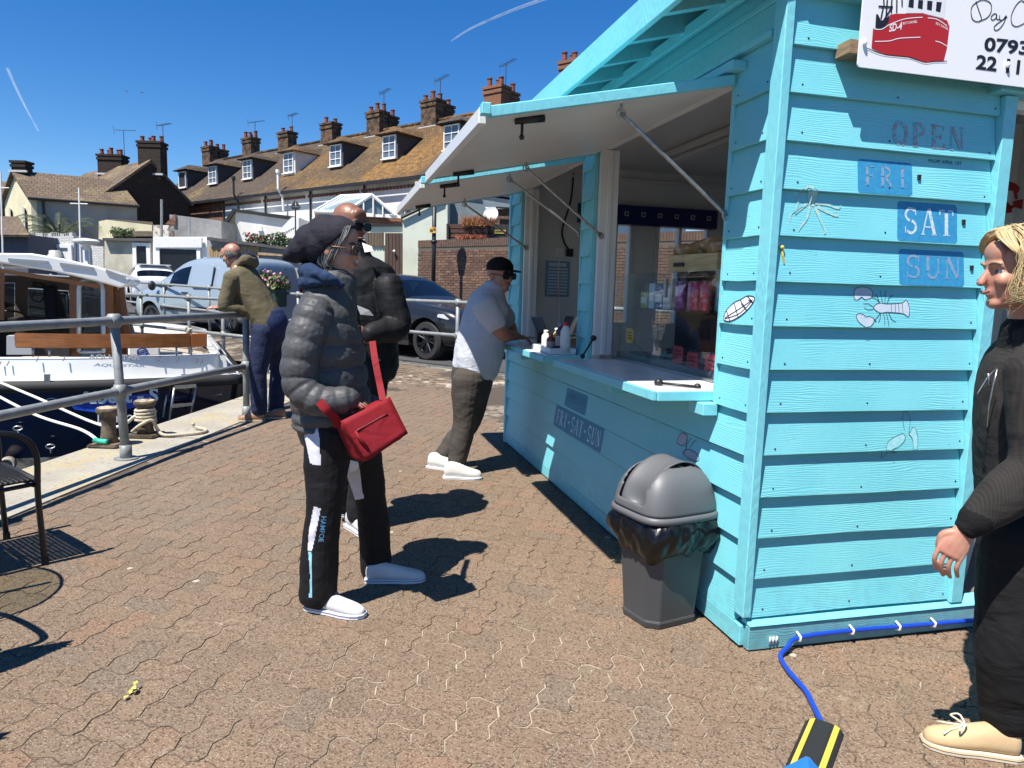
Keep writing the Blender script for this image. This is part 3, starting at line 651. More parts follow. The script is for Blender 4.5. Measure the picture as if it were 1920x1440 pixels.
for i, (u, v, r_, h_, c) in enumerate(((1.30, .36, .04, .09, (.6, .58, .5)), (1.42, .38, .045, .11, (.55, .42, .10)), (1.54, .37, .04, .10, (.5, .12, .08)), (1.66, .33, .045, .12, (.62, .6, .55)), (.55, .40, .05, .12, (.45, .40, .10)), (.70, .40, .05, .14, (.15, .30, .12)), (.86, .41, .05, .12, (.55, .25, .05)), (1.02, .41, .05, .14, (.10, .12, .35)))):
    p = thing('jar', ('cream', 'mustard', 'red', 'white', 'olive', 'green', 'orange', 'blue')[i]+' tub in the back row of the cabinet shelf', 'tub', onk((v, u, 1.333)), group='tubs in the cabinet')
    b = MB(); b.lathe([(r_*.9, 0), (r_, .01), (r_, h_*.85), (r_*.94, h_*.87)], n=16); b.build('tub', M('tub_%d' % i, c, .35, var=(40, (.65, .64, .6), .55, .6), obj=True), p, True); b = MB(); b.lathe([(r_*.98, h_*.87), (r_*.98, h_), (r_*.2, h_+.001)], n=16); b.build('lid', m_signw, p, True)
m_ticket = M('price_ticket', (.50, .05, .055), .6); m_ticket2 = M('price_ticket_yellow', (.75, .42, .05), .6)
def ticket(u, z, sc, mat, lab):
    p = thing('price_ticket', lab, 'price ticket', onk((.155, u, z)), kiosk.rotation_euler.z, group='star-edged price tickets'); pts = []
    for k in range(28):
        a = 2*math.pi*k/28; r = (1.0 if k % 2 else .84); x = max(-1, min(1, 1.25*math.cos(a)))*.075*sc*r; zz = max(-1, min(1, 1.25*math.sin(a)))*.06*sc*r; pts.append(V((0, x, zz)))
    b = MB(); b.prism(pts, (.003, 0, 0)); b.build('card', mat, p)
    b = MB()
    for j in range(3): b.bx(-.002, -.0005, -.04*sc, .04*sc, .022*sc-j*.022*sc, .030*sc-j*.022*sc)
    b.build('handwriting', M('ticket_ink', (.16, .012, .02), .7), p)
ticket(1.02, 1.10, .85, m_ticket, 'red star-edged price ticket beside the pane joint, inside the cabinet'); ticket(.86, 1.08, .85, m_ticket, 'red star-edged price ticket, middle of the three along the cabinet glass'); ticket(.66, 1.075, 1.05, m_ticket, 'large red star-edged price ticket near the right end of the cabinet'); ticket(1.66, 1.16, .8, m_ticket2, 'yellow star-edged price ticket at the left of the cabinet glass')
tr = M('seafood_tray', (.25, .26, .26), .4)
for i, (u, c, nm) in enumerate(((.62, (.45, .25, .18), 'prawns'), (.95, (.30, .26, .16), 'whelks'), (1.3, (.12, .1, .09), 'mussels'))):
    p = thing('seafood_tray', 'shallow tray of '+nm+' in the bottom of the display cabinet', 'tray', onk((.36, u, 1.051)), kiosk.rotation_euler.z)
    b = MB(); b.bx(-.12, .12, -.13, .13, 0, .03); b.build('tray', tr, p, bevel=.01); b = MB(); r_ = random.Random(i)
    for k in range(70): b.ell((r_.uniform(-.1, .1), r_.uniform(-.11, .11), .035+r_.uniform(0, .02)), (V((.02, .006, 0)), V((-.004, .012, 0)), V((0, 0, .009))), 6, 4)
    tag(b.build(nm, M(nm+'_flesh', c, .4, var=(40, [k*.6 for k in c], .4, .6)), p, True), kind='stuff')
# bread basket on top of the cabinet
p = thing('bread_crate', 'shallow wooden crate of wrapped bread on top of the display cabinet', 'crate', onk((.36, 1.13, 1.541)), kiosk.rotation_euler.z+.15)
m_crate = M('pale_crate_wood', (.55, .43, .24), .7, var=(9, (.45, .33, .17), .4, .6), stretch=(1, 1, 8))
b = MB(); b.hexa([V((-.10, -.20, 0)), V((.10, -.20, 0)), V((.10, .20, 0)), V((-.10, .20, 0))], [V((-.115, -.225, .095)), V((.115, -.225, .095)), V((.115, .225, .095)), V((-.115, .225, .095))]); b.build('crate', m_crate, p, bevel=.004)
b = MB(); b.bx(-.125, -.118, .05, .14, .03, .05); b.build('stamp', m_dark, p)
b = MB()
for k, (x, y, z, l, a) in enumerate(((0, -.1, .125, .09, .3), (.02, .08, .13, .10, 1.2), (-.03, .17, .12, .08, .2), (.03, -.02, .15, .10, .7), (-.04, -.18, .12, .08, 1.6))):
    b.ell((x, y, z), (V((math.cos(a)*.045, math.sin(a)*.045, 0)), V((-math.sin(a)*l, math.cos(a)*l, 0)), V((0, 0, .045))), 10, 7)
b.build('bread', M('wrapped_bread', (.38, .22, .10), .25, var=(25, (.6, .55, .48), .5, .7), bump=(40, .8, .02)), p, True)
# condiments on the far counter
p = thing('condiment_tray', 'white tray of condiments on the far counter', 'tray', onk((-.14, 2.28, 1.007)), kiosk.rotation_euler.z)
b = MB(); b.bx(-.09, .09, -.22, .22, 0, .012); b.bx(-.09, -.08, -.22, .22, .012, .04); b.bx(.08, .09, -.22, .22, .012, .04); b.bx(-.08, .08, -.22, -.21, .012, .04); b.bx(-.08, .08, .21, .22, .012, .04); b.build('tray', m_signw, p, bevel=.003)
for i, (v, u, r_, h_, c, cap_, nm) in enumerate(((-.17, 2.36, .03, .13, (.75, .74, .70), (.75, .74, .7), 'white salt shaker in the condiment tray'), (-.12, 2.27, .028, .15, (.55, .45, .12), (.7, .7, .68), 'mustard jar in the condiment tray'), (-.17, 2.24, .03, .11, (.20, .05, .03), (.65, .12, .02), 'dark sauce jar with an orange cap in the condiment tray'), (-.13, 2.16, .032, .19, (.08, .035, .05), (.25, .2, .3), 'tall brown vinegar bottle in the condiment tray'), (-.12, 2.08, .034, .20, (.70, .70, .66), (.6, .04, .03), 'clear bottle with a red cap in the condiment tray'))):
    q = thing('condiment_bottle', nm, 'bottle', onk((v, u, 1.020))); b = MB(); b.lathe([(r_, 0), (r_, h_*.7), (r_*.55, h_*.84), (r_*.5, h_*.9)], n=14); b.build('bottle', M('bottle_%d' % i, c, .25), q, True)
    b = MB(); b.lathe([(r_*.55, h_*.88), (r_*.55, h_), (r_*.2, h_+.002)], n=14); b.build('cap', M('cap_%d' % i, cap_, .4), q, True)
    b = MB(); b.lathe([(r_+.0006, h_*.2), (r_+.0006, h_*.55)], n=14, cap=False); b.build('label_band', M('band_%d' % i, [min(1, k*.5+.3) for k in c], .5), q, True)
p = thing('card_reader', 'black card reader on a stand on the far counter', 'card reader', onk((-.1, 2.75, 1.007)), kiosk.rotation_euler.z+.4)
b = MB(); b.bx(-.05, .05, -.05, .05, 0, .02); b.bx(-.015, .015, -.015, .015, .02, .1); b.build('stand', m_black, p, bevel=.004); b = MB(); b.box((0, 0, .15), (.02, .12, .16), Matrix.Rotation(R(-30), 3, 'Y')); b.build('screen', M('reader_screen', (.10, .12, .15), .2), p, bevel=.006)
p = thing('till', 'black till on the far counter behind the condiments', 'till', onk((.0, 2.5, 1.007)), kiosk.rotation_euler.z)
b = MB(); b.bx(-.06, .12, -.16, .16, 0, .10); b.build('base', m_black, p, bevel=.01); b = MB(); b.box((.05, 0, .17), (.03, .26, .14), Matrix.Rotation(R(20), 3, 'Y')); b.build('screen', m_dark, p, bevel=.006)
# ---------------------------------------------------------------- painted marks on the kiosk
def text2d(s, size=1.0, bold=0.0, spacing=1.0, xs=1.0):
    cu = bpy.data.curves.new('t', 'FONT'); cu.body = s; cu.size = size; cu.space_character = spacing; cu.offset = bold; cu.resolution_u = 3
    o = bpy.data.objects.new('t', cu); col.objects.link(o); dg = bpy.context.evaluated_depsgraph_get(); dg.update()
    me = bpy.data.meshes.new_from_object(o.evaluated_get(dg)); vs = [(v.co.x*xs, v.co.y) for v in me.vertices]; fs = [list(p.vertices) for p in me.polygons]
    bpy.data.objects.remove(o); bpy.data.meshes.remove(me)
    x0 = min(v[0] for v in vs); x1 = max(v[0] for v in vs); y0 = min(v[1] for v in vs); y1 = max(v[1] for v in vs)
    return [((x-x0)/(x1-x0), (y-y0)/(y1-y0)) for x, y in vs], fs
def stroke2d(mb, pts, w, f):            # flat ribbon along 2D points mapped by f
    pts = [V((p[0], p[1], 0)) for p in pts]; L = []; Rr = []
    for i, p in enumerate(pts):
        t = (pts[min(i+1, len(pts)-1)]-pts[max(i-1, 0)]).normalized(); n = V((-t.y, t.x, 0))*(w[i] if isinstance(w, list) else w)/2
        L.append(f((p+n).x, (p+n).y)); Rr.append(f((p-n).x, (p-n).y))
    n = len(pts); mb.add(L+Rr, [(i, n+i, n+i+1, i+1) for i in range(n-1)])
def arc(cx, cy, rx, ry, a0, a1, n=12): return [(cx+rx*math.cos(R(a0+(a1-a0)*i/n)), cy+ry*math.sin(R(a0+(a1-a0)*i/n))) for i in range(n+1)]
# stencil serif capitals on a unit square: strokes (points, width)
SER = .055
def stem(x, y0=0, y1=1, w=.2): return [([(x, y0+.0), (x, .47)], w), ([(x, .53), (x, y1)], w), ([(x-w*.85, y0+.02), (x+w*.85, y0+.02)], .045), ([(x-w*.85, y1-.02), (x+w*.85, y1-.02)], .045)]
GL = {'O': [(arc(.5, .5, .36, .46, 100, 260), .17), (arc(.5, .5, .36, .46, -80, 80), .17)],
 'P': stem(.25)+[(arc(.4, .73, .38, .23, -85, 85), .13)],
 'E': stem(.25)+[([(.38, .96), (.82, .96)], .06), ([(.82, .98), (.82, .78)], .06), ([(.38, .5), (.66, .5)], .06), ([(.66, .62), (.66, .38)], .05), ([(.38, .04), (.85, .04)], .06), ([(.85, .02), (.85, .24)], .06)],
 'N': [([(.18, 0), (.18, .9)], .07), ([(.08, .02), (.3, .02)], .045), ([(.12, .97), (.32, .97)], .05), ([(.24, .93), (.76, .06)], .17), ([(.82, .1), (.82, 1)], .07), ([(.7, .98), (.95, .98)], .045)],
 'F': stem(.28)+[([(.4, .96), (.86, .96)], .06), ([(.86, .98), (.86, .76)], .06), ([(.4, .5), (.68, .5)], .06), ([(.68, .62), (.68, .38)], .05)],
 'R': stem(.22)+[(arc(.38, .73, .34, .23, -85, 85), .13), ([(.46, .44), (.86, .03)], .17), ([(.72, .02), (.98, .02)], .045)],
 'I': stem(.5), 'T': [([(.5, 0), (.5, .86)], .2), ([(.3, .02), (.7, .02)], .045), ([(.08, .96), (.42, .96)], .06), ([(.58, .96), (.92, .96)], .06), ([(.08, .98), (.08, .78)], .06), ([(.92, .98), (.92, .78)], .06)],
 'S': [(arc(.5, .73, .32, .23, 40, 260), .12), (arc(.5, .27, .32, .23, -140, 80), .12), ([(.80, .98), (.80, .72)], .05), ([(.17, .02), (.17, .28)], .05)],
 'A': [([(.12, .02), (.46, .98)], .07), ([(.88, .0), (.52, 1)], .18), ([(.26, .3), (.66, .3)], .05), ([(.02, .02), (.26, .02)], .045), ([(.7, .02), (1.0, .02)], .045)],
 'U': [([(.2, 1), (.2, .32)], .18), (arc(.47, .32, .27, .29, 195, 350), .12), ([(.8, .25), (.8, 1)], .07), ([(.05, .98), (.36, .98)], .045), ([(.68, .98), (.93, .98)], .045)]}
def stencil(mb, s, f):                  # f maps the unit box of the whole word
    n = len(s); k = 1.0/n
    for i, ch in enumerate(s):
        if ch == '.': stroke2d(mb, [((i+.35)*k, .5), ((i+.65)*k, .5)], .16, f); continue
        for pts, w in GL[ch]: 
            stroke2d(mb, [((i+.06+x*.88)*k, y) for x, y in pts], w*k*.95 if abs(pts[0][0]-pts[-1][0]) < abs(pts[0][1]-pts[-1][1]) or len(pts) > 2 else w, f)
def words(s, f, mat):
    n = len(s)
    for i, ch in enumerate(s): b = MB(); stencil(b, ch, lambda x, y: f((i+x)/n, y)); mark('painted_letter', b, mat)
def islands(me):                        # split a lettering mesh into one part per character
    bm = bmesh.new(); bm.from_mesh(me); seen = set(); out = []
    for f in bm.faces:
        if f.index in seen: continue
        st = [f]; grp = []
        while st:
            q = st.pop()
            if q.index in seen: continue
            seen.add(q.index); grp.append(q); st += [g for v in q.verts for g in v.link_faces if g.index not in seen]
        b = MB()
        for q in grp: b.add([v.co.copy() for v in q.verts], [list(range(len(q.verts)))])
        out.append(b)
    bm.free(); return out
def level(Z, z):
    for a, b in zip(Z, Z[1:]):
        if a <= z < b: return a, b
    return Z[0], Z[1]
def side_pt(s, z, lift=.0009):
    a, b = level(SZ, z); return V((s, -bo(z, a, b)-lift, z))
def front_pt(s, z, lift=.0009):
    a, b = level(FZ, z); return V((-bo(z, a, b)-lift, s, z))
def side_px(x, y):                      # photograph point -> (along, height) on the side boards
    p = kpx_side(x, y, -.02); return p.x, p.z
def front_px(x, y): p = kpx_front(x, y, -.02); return p.y, p.z
def faded(name, c, c2, lo, hi, sc=60):
    t = NT(name); n = t.noise(sc, 4, t.pos(1, False, (1, 1, 1))); t.col(t.mix(t.ramp(n, lo, hi), c, c2)); t.set(Roughness=.6); return t.m
m_patch = faded('blue_patch', (.02, .20, .42), (.03, .27, .47), .3, .7)
m_patchF = faded('blue_patch_front', (.03, .19, .32), (.06, .28, .40), .3, .7)
m_let_red = faded('faded_red_letters', (.40, .24, .27), (.15, .52, .59), .47, .56, 90)
m_let_wht = faded('white_letters', (.50, .59, .66), (.12, .36, .52), .52, .66, 90)
m_let_pink = faded('faded_letters', (.22, .28, .38), (.05, .28, .46), .45, .6, 80)
m_let_front = faded('front_letters', (.46, .66, .72), (.10, .32, .42), .58, .70, 90)
def rpatch(mb, f, x0, x1, z0, z1, rad=.014):
    pts = []; rg_ = random.Random(int(x0*1000))
    for cx_, cz_, a in ((x1-rad, z0+rad, -90), (x1-rad, z1-rad, 0), (x0+rad, z1-rad, 90), (x0+rad, z0+rad, 180)):
        for k in range(5): pts.append((cx_+rad*math.cos(R(a+k*22.5))+rg_.uniform(-.002, .002), cz_+rad*math.sin(R(a+k*22.5))))
    mb.poly([f(x, z) for x, z in pts])
def mark(name, mb, mat): return mb.build(name, mat, kiosk)
for word, box, pm, lm in (('FRI', (.325, .575, 1.820, 1.948), m_patch, m_let_pink), ('SAT', (.525, .812, 1.648, 1.802), m_patch, m_let_wht), ('SUN', (.553, .868, 1.477, 1.618), m_patch, m_let_pink)):
    b = MB(); rpatch(b, side_pt, *box); mark('painted_patch', b, pm)
    x0, x1, z0, z1 = box; words(word, lambda x, y: side_pt(x0+.02+(x1-x0-.03)*x, z0+.028+(z1-z0-.05)*y, .0018), lm)
words('OPEN', lambda x, y: side_pt(.455+.355*x, 2.008+.092*y, .002), m_let_red)
vs_, fs_ = text2d('FROM APRIL 1ST', 1, 0, 1.1); b = MB(); b.add([side_pt(.652+.16*x, 1.957+.014*y, .002) for x, y in vs_], fs_); mark('pen_note', b, m_ink)
# front lettering
b = MB(); rpatch(b, front_pt, 1.57, 2.53, .445, .60); mark('painted_patch', b, m_patchF)
words('FRI.SAT.SUN', lambda x, y: front_pt(2.49-.89*x, .468+.105*y, .0018), m_let_front)
b = MB(); rpatch(b, front_pt, 1.87, 2.30, .625, .755); mark('painted_patch', b, m_patchF)
words('OPEN', lambda x, y: front_pt(2.26-.35*x, .67+.06*y, .003), faded('very_faded', (.06, .24, .36), (.045, .22, .34), .4, .6))
# small drawings, outlined in ink over a pale wash
m_wash = faded('grey_wash', (.42, .52, .62), (.52, .58, .66), .35, .7, 40); m_inkw = M('drawing_ink', (.02, .025, .05), .6)
m_sand = faded('sand_wash', (.42, .56, .48), (.17, .53, .60), .44, .60, 70); m_wht2 = M('drawing_white', (.72, .74, .76), .6)
def draw(fpx, fpt, fills, lines, fm, lm, lw=.0022, name='painted_drawing'):
    b = MB()
    for poly in fills: b.poly([fpt(*fpx(*p), .0014) for p in poly])
    o = mark(name, b, fm) if fills else None
    b = MB()
    for ln in lines:
        P2 = [fpx(*p) for p in spline(ln, max(4, len(ln)*4))]; stroke2d(b, P2, lw, lambda s, z: fpt(s, z, .0022))
    if lines: b.build('ink_outline', lm, o or kiosk)
def z5(pts): return [(1340+x*.3611, 380+y*.3611) for x, y in pts]
# lobster on the side
claw1 = z5([(720, 480), (728, 452), (755, 438), (790, 440), (815, 455), (820, 475), (805, 495), (775, 502), (760, 490), (735, 505), (722, 500)])
claw2 = z5([(722, 585), (735, 575), (760, 580), (770, 592), (790, 590), (812, 600), (810, 620), (792, 640), (770, 645), (745, 630), (728, 610)])
body_ = z5([(815, 545), (830, 528), (860, 520), (885, 525), (965, 520), (990, 505), (1000, 530), (1002, 560), (992, 592), (965, 575), (885, 568), (855, 572), (830, 562)])
arms = [z5([(812, 492), (835, 500), (850, 520)]), z5([(810, 608), (830, 595), (848, 572)])]
legs = [z5(q) for q in ([(850, 520), (842, 490), (835, 475)], [(865, 518), (862, 480), (862, 455)], [(878, 520), (882, 485), (888, 455)], [(890, 522), (902, 495), (925, 480)], [(850, 575), (845, 600), (835, 620)], [(866, 575), (868, 610), (866, 632)], [(880, 572), (885, 610), (887, 640)], [(892, 570), (905, 605), (925, 618)], [(815, 540), (790, 525), (765, 522)], [(815, 552), (790, 556), (768, 545)], [(910, 525), (908, 568)], [(930, 523), (928, 570)], [(948, 522), (946, 572)], [(968, 520), (966, 575)])]
draw(side_px, side_pt, [claw1, claw2, body_], [claw1+[claw1[0]], claw2+[claw2[0]], body_+[body_[0]]]+arms+legs, m_wash, m_inkw)
# octopus, faded sand colour
oc = [z5(q) for q in ([(470, -50), (440, -30), (420, 30), (390, 60), (380, 100)], [(480, 0), (430, 40), (410, 60), (440, 30), (470, 20)], [(490, 20), (470, 80), (440, 120), (420, 150)], [(520, 30), (540, 90), (560, 150), (550, 165)], [(530, 20), (580, 50), (630, 70), (625, 40)], [(520, 0), (580, 10), (640, 30), (650, 5)], [(500, -70), (470, -80), (440, -60), (455, -90)])]
draw(side_px, side_pt, [z5([(485, -20), (480, -55), (500, -75), (520, -60), (525, -20), (515, 20), (490, 20)])], [], m_sand, m_sand)
b = MB()
for ln in oc: stroke2d(b, [side_px(*p) for p in spline(ln, 16)], [.014*(1-i/20) for i in range(17)], lambda s, z: side_pt(s, z, .002))
mark('painted_drawing', b, m_sand)
# fish and angler
fish = z5([(875, 1280), (885, 1240), (920, 1215), (965, 1197), (978, 1210), (970, 1235), (940, 1262), (905, 1278), (940, 1295), (930, 1300), (905, 1295), (865, 1325)])
man_ = z5([(1012, 1275), (1015, 1240), (1010, 1215), (998, 1195), (1008, 1188), (1020, 1165), (1035, 1172), (1042, 1215), (1035, 1275)])
draw(side_px, side_pt, [fish[:8], man_], [fish+[fish[0]], man_, z5([(998, 1195), (1012, 1130), (1000, 1090), (980, 1092), (975, 1130), (977, 1175)])], faded('pale_wash', (.34, .62, .68), (.24, .58, .64), .4, .6), m_inkw, .0016)
# herring on the front corner strip
fs2 = [(1340+x*.3611, 380+y*.3611) for x, y in [(66, 600), (75, 560), (110, 520), (140, 505), (175, 485), (212, 492), (208, 520), (180, 560), (140, 595), (100, 615), (72, 612)]]
draw(front_px, front_pt, [fs2], [fs2+[fs2[0]]]+[[(fs2[i][0], fs2[i][1]), (fs2[10-i][0], fs2[10-i][1]), (fs2[i][0]+3, fs2[i][1]+7)] for i in range(1, 5)]+[[(1366, 596), (1390, 580), (1414, 562)], [(1366, 598), (1392, 588), (1412, 566)]], m_wht2, m_inkw, .0045)
# pink crab or prawn on the lower front, half behind the bin
pk = [(940+x*.41667, 640+y*.41667) for x, y in [(800, 425), (815, 412), (835, 425), (835, 460), (815, 468), (795, 455)]]; pk2 = [(940+x*.41667, 640+y*.41667) for x, y in [(825, 500), (850, 485), (895, 515), (890, 540), (850, 525)]]
draw(front_px, front_pt, [pk, pk2], [pk+[pk[0]], pk2+[pk2[0]]]+[[(1290, 835), (1287, 845), (1285, 850)], [(1296, 838), (1300, 830), (1305, 826)], [(1288, 838), (1292, 828), (1296, 822)]], faded('pink_wash', (.45, .35, .45), (.30, .48, .55), .4, .6), m_inkw, .003)
# nail heads on the boards
b = MB(); rg = random.Random(3)
for z0 in SZ[:-1]:
    for s in (.055, .46, .93):
        q = side_pt(s+rg.uniform(-.012, .012), z0+.03+rg.uniform(-.006, .006), .001); b.ell(q, (V((.0045, 0, 0)), V((0, .0025, 0)), V((0, 0, .0035))), 6, 4)
for z0 in FZ[5:-1]:
    for s in (.06, .26): q = front_pt(s+rg.uniform(-.01, .01), z0+.03, .001); b.ell(q, (V((.0025, 0, 0)), V((0, .0045, 0)), V((0, 0, .0035))), 6, 4)
tag(b.build('nail_heads', m_dark, kiosk), kind='stuff')
for s, z in ((.605, 1.895), (.842, 1.735), (.905, 1.555)):
    b = MB(); q = side_pt(s, z, .002); b.box(q, (.012, .012, .02)); b.build('hook_plate', m_black, kiosk)
b = MB(); q = side_pt(.02, 1.60, .004); b.tube([q, q+V((.004, -.006, -.03)), q+V((.012, -.004, -.06))], .004, 6); b.sph(q+V((0, -.004, .0)), .008); b.build('hanging_charm', m_yellow, kiosk)

# ---------------------------------------------------------------- sign board: boat trips
SU = -.115
sg = thing('boat_trip_sign', 'white sign with a red fishing boat and a phone number on the kiosk side', 'sign', KM @ V((.6, SU, 2.4)), kiosk.rotation_euler.z); SGi = inv_of(sg)
def spx(x, y, lift=.0): return SGi @ (KM @ (kpx_side(x, y, SU)+V((0, -lift, 0))))
def z4(pts): return [(1340+x*.30208, 0+y*.30208) for x, y in pts]
x0 = spx(1608, 125); zb = x0.z; xl = x0.x; xr = xl+1.15; zt = zb+.50
pts = []
for cx_, cz_, a in ((xr-.012, zb+.012, -90), (xr-.012, zt-.012, 0), (xl+.012, zt-.012, 90), (xl+.012, zb+.012, 180)):
    for k in range(5): pts.append(V((cx_+.012*math.cos(R(a+k*22.5)), .0, cz_+.012*math.sin(R(a+k*22.5)))))
b = MB(); b.prism(pts, (0, .006, 0)); b.build('panel', m_signw, sg)
def sfill(name, polys, mat, lift):
    b = MB()
    for q in polys: b.poly([spx(x, y, lift) for x, y in z4(q)])
    return b.build(name, mat, sg)
def sline(name, lines, mat, w_, lift, tp=False):
    b = MB()
    for q in lines:
        P2 = [spx(x, y) for x, y in z4(spline(q, len(q)*6))]; stroke2d(b, [(p.x, p.z) for p in P2], w_, lambda s, z: V((s, -lift, z)))
    return b.build(name, mat, sg)
sfill('boat_hull', [[(982, 175), (1020, 182), (1050, 172), (1075, 140), (1088, 92), (1120, 86), (1290, 84), (1305, 90), (1440, 126), (1456, 165), (1440, 300), (1420, 378), (1360, 380), (1305, 385), (1270, 375), (1200, 352), (1120, 345), (1060, 338), (1010, 320), (972, 298)]], m_red, .0012)
sfill('boat_wheelhouse', [[(1185, 82), (1190, -60), (1440, -60), (1420, 115), (1310, 88), (1290, 82)]], M('sign_pale', (.72, .73, .74), .3), .0015)
sfill('boat_windows', [[(1200, 45), (1205, -5), (1235, -3), (1232, 52)], [(1258, 52), (1262, 0), (1292, 2), (1288, 60)], [(1315, 60), (1318, 5), (1350, 8), (1345, 68)], [(1370, 70), (1375, 12), (1408, 15), (1398, 78)]], m_ink, .0018)
sfill('boat_gear', [[(995, 172), (1000, 90), (1012, 90), (1030, 130), (1060, 120), (1085, 92), (1075, 140), (1050, 170), (1020, 180)]], m_ink, .0018)
sline('rigging', [[(1015, 40), (1105, 45)], [(1050, 40), (1048, 0), (1050, -60)], [(1070, 0), (1060, 130)], [(1100, -60), (1095, 80)], [(1130, -60), (1128, 80)], [(1160, -60), (1162, 40)], [(1045, 45), (1030, 120)], [(1095, 50), (1040, 140)]], m_ink, .006, .0016)
sline('white_line', [[(985, 180), (1025, 184), (1050, 174), (1090, 150), (1180, 118), (1288, 108)], [(1320, 112), (1380, 122), (1440, 162)], [(992, 258), (1080, 255), (1150, 238), (1275, 232)], [(1368, 256), (1400, 265), (1440, 288)]], m_signw, .0028, .0020)
sline('waterline', [[(945, 300), (1010, 328), (1070, 342), (1150, 350), (1220, 360), (1300, 388), (1360, 382), (1440, 380)]], m_ink, .003, .0020)
def stext(name, s, p00, p10, hpx, mat, lift, bold=0, xs=1):
    vs_, fs_ = text2d(s, 1, bold, 1.0, xs); a = spx(*z4([p00])[0]); c = spx(*z4([p10])[0]); h = hpx*.30208/FPX*2.9
    b = MB(); b.add([V((a.x+(c.x-a.x)*x, -lift, a.z+(c.z-a.z)*x+h*y)) for x, y in vs_], fs_)
    if hpx < 60: return b.build(name, mat, sg)
    for q in islands(b.mesh('t')): q.build('digit', mat, sg)
stext('registration', 'SD-4', (1080, 200), (1158, 185), 42, m_signw, .0020, .02); stext('boat_name', 'BOY DANIEL', (1165, 155), (1255, 142), 14, m_signw, .0020); stext('boat_name', 'BOY DANIEL', (1370, 152), (1448, 190), 14, m_signw, .0020)
m_num = m_ink
stext('phone_number', '0793 26', (1668, 318), (2120, 362), 80, m_num, .0012, .03, 1.5); stext('phone_number', '22 11', (1618, 428), (1888, 462), 80, m_num, .0012, .03, 1.5); stext('phone_number', '22', (1960, 470), (2100, 485), 80, m_num, .0012, .03, 1.5)
sline('script_lettering', [[(1620, 10), (1640, 70), (1655, 120), (1630, 135), (1600, 120), (1590, 70), (1605, 30), (1660, 0), (1710, 20), (1715, 70), (1690, 110), (1640, 132)], [(1748, 90), (1735, 85), (1715, 105), (1722, 125), (1742, 115), (1750, 92), (1750, 118), (1765, 122)], [(1768, 95), (1768, 120), (1785, 125), (1808, 98), (1795, 140), (1765, 180), (1740, 188), (1735, 165), (1770, 135), (1815, 105)], [(1925, 20), (1900, 5), (1865, 40), (1840, 100), (1845, 150), (1875, 165), (1920, 145)], [(1935, 120), (1950, 150), (1965, 120), (1970, 150), (1990, 125)]], m_num, .0036, .0012)
b = MB()
for x, y in ((925, 268), (1812, 405)): q = spx(*z4([(x, y)])[0]); b.ell(q+V((0, -.006, 0)), (V((.008, 0, 0)), V((0, .008, 0)), V((0, 0, .012))), 10, 6)
b.build('cap_nut', m_clip, sg, True)
b = MB(); q = spx(*z4([(855, 300)])[0]); b.bx(q.x-.004, xr-.1, .008, .085, q.z-.012, q.z+.035); b.build('timber_batten', M('bare_timber', (.30, .20, .11), .8, var=(14, (.18, .12, .07), .4, .6), stretch=(1, 1, 8)), sg)

# ---------------------------------------------------------------- bin
bn = thing('litter_bin', 'grey plastic swing-top litter bin with black liner beside the kiosk corner', 'bin', KM @ V((-.222, .33, 0)), R(28)); bn.scale = (1.0, 1.0, .97)
def oct_(hx, hy, ch, z): return [V((x, y, z)) for x, y in ((hx-ch, -hy), (hx, -hy+ch), (hx, hy-ch), (hx-ch, hy), (-hx+ch, hy), (-hx, hy-ch), (-hx, -hy+ch), (-hx+ch, -hy))]
b = MB(); b.rings([oct_(.138, .120, .045, 0), oct_(.143, .125, .046, .03), oct_(.138, .120, .045, .032), oct_(.168, .148, .054, .47)]); b.build('bin_body', m_binbody, bn, bevel=.008, seg=3)
b = MB(); rr = []; n = 110; rg = random.Random(9); ph = [rg.uniform(0, 6.28) for _ in range(12)]
for i in range(15):
    f = i/14; z = .500-.165*f; out = .012+.034*math.sin(math.pi*min(1, f*1.02)**.8)
    row = []
    for j in range(n):
        a = 2*math.pi*j/n; c_, s_ = math.cos(a), math.sin(a); k = (abs(c_/.168)**4+abs(s_/.148)**4)**-.25
        r_ = k+out*(1+.20*math.sin(4*a+ph[0]+2*f)+.13*math.sin(9*a+ph[1]+4*f)+.09*math.sin(17*a+ph[2]-5*f))+.003*math.sin(29*a+ph[3]+8*f)
        zz = z+(.012*math.sin(3*a+ph[4])+.012*math.sin(7*a+ph[5])+.006*math.sin(13*a+ph[6]))*f; row.append(V((r_*c_, r_*s_, zz)))
    rr.append(row)
b.rings(rr, cap=False); lo = b.build('bin_liner', m_bag, bn, True)
q = lo.modifiers.new('solid', 'SOLIDIFY'); q.thickness = .002
# lid: rim and rounded dome with the middle left open for the swing flap
N_ = 64
def sq(hx, hy, z, p=4): return [V((math.copysign(abs(math.cos(a))**(2/p)*hx, math.cos(a)), math.copysign(abs(math.sin(a))**(2/p)*hy, math.sin(a)), z)) for a in [2*math.pi*j/N_ for j in range(N_)]]
b = MB(); b.rings([sq(.196, .174, .488), sq(.203, .181, .490), sq(.203, .181, .512), sq(.194, .172, .518)], cap=False); b.build('lid_rim', m_binlid, bn, True)
b = MB(); b.rings([sq(.193*math.cos(t_)**.62, .171*math.cos(t_)**.62, .518+.205*math.sin(t_), 4-1.4*t_/1.5) for t_ in [1.50*k/22 for k in range(23)]], cap=False)
me = b.mesh('lid_dome', m_binlid, True); bm = bmesh.new(); bm.from_mesh(me)
bmesh.ops.delete(bm, geom=[f for f in bm.faces if abs(f.calc_center_median().y) < .082-.05*max(0, (f.calc_center_median().x-.05)) and f.calc_center_median().z > .560], context='FACES'); bm.to_mesh(me); bm.free()
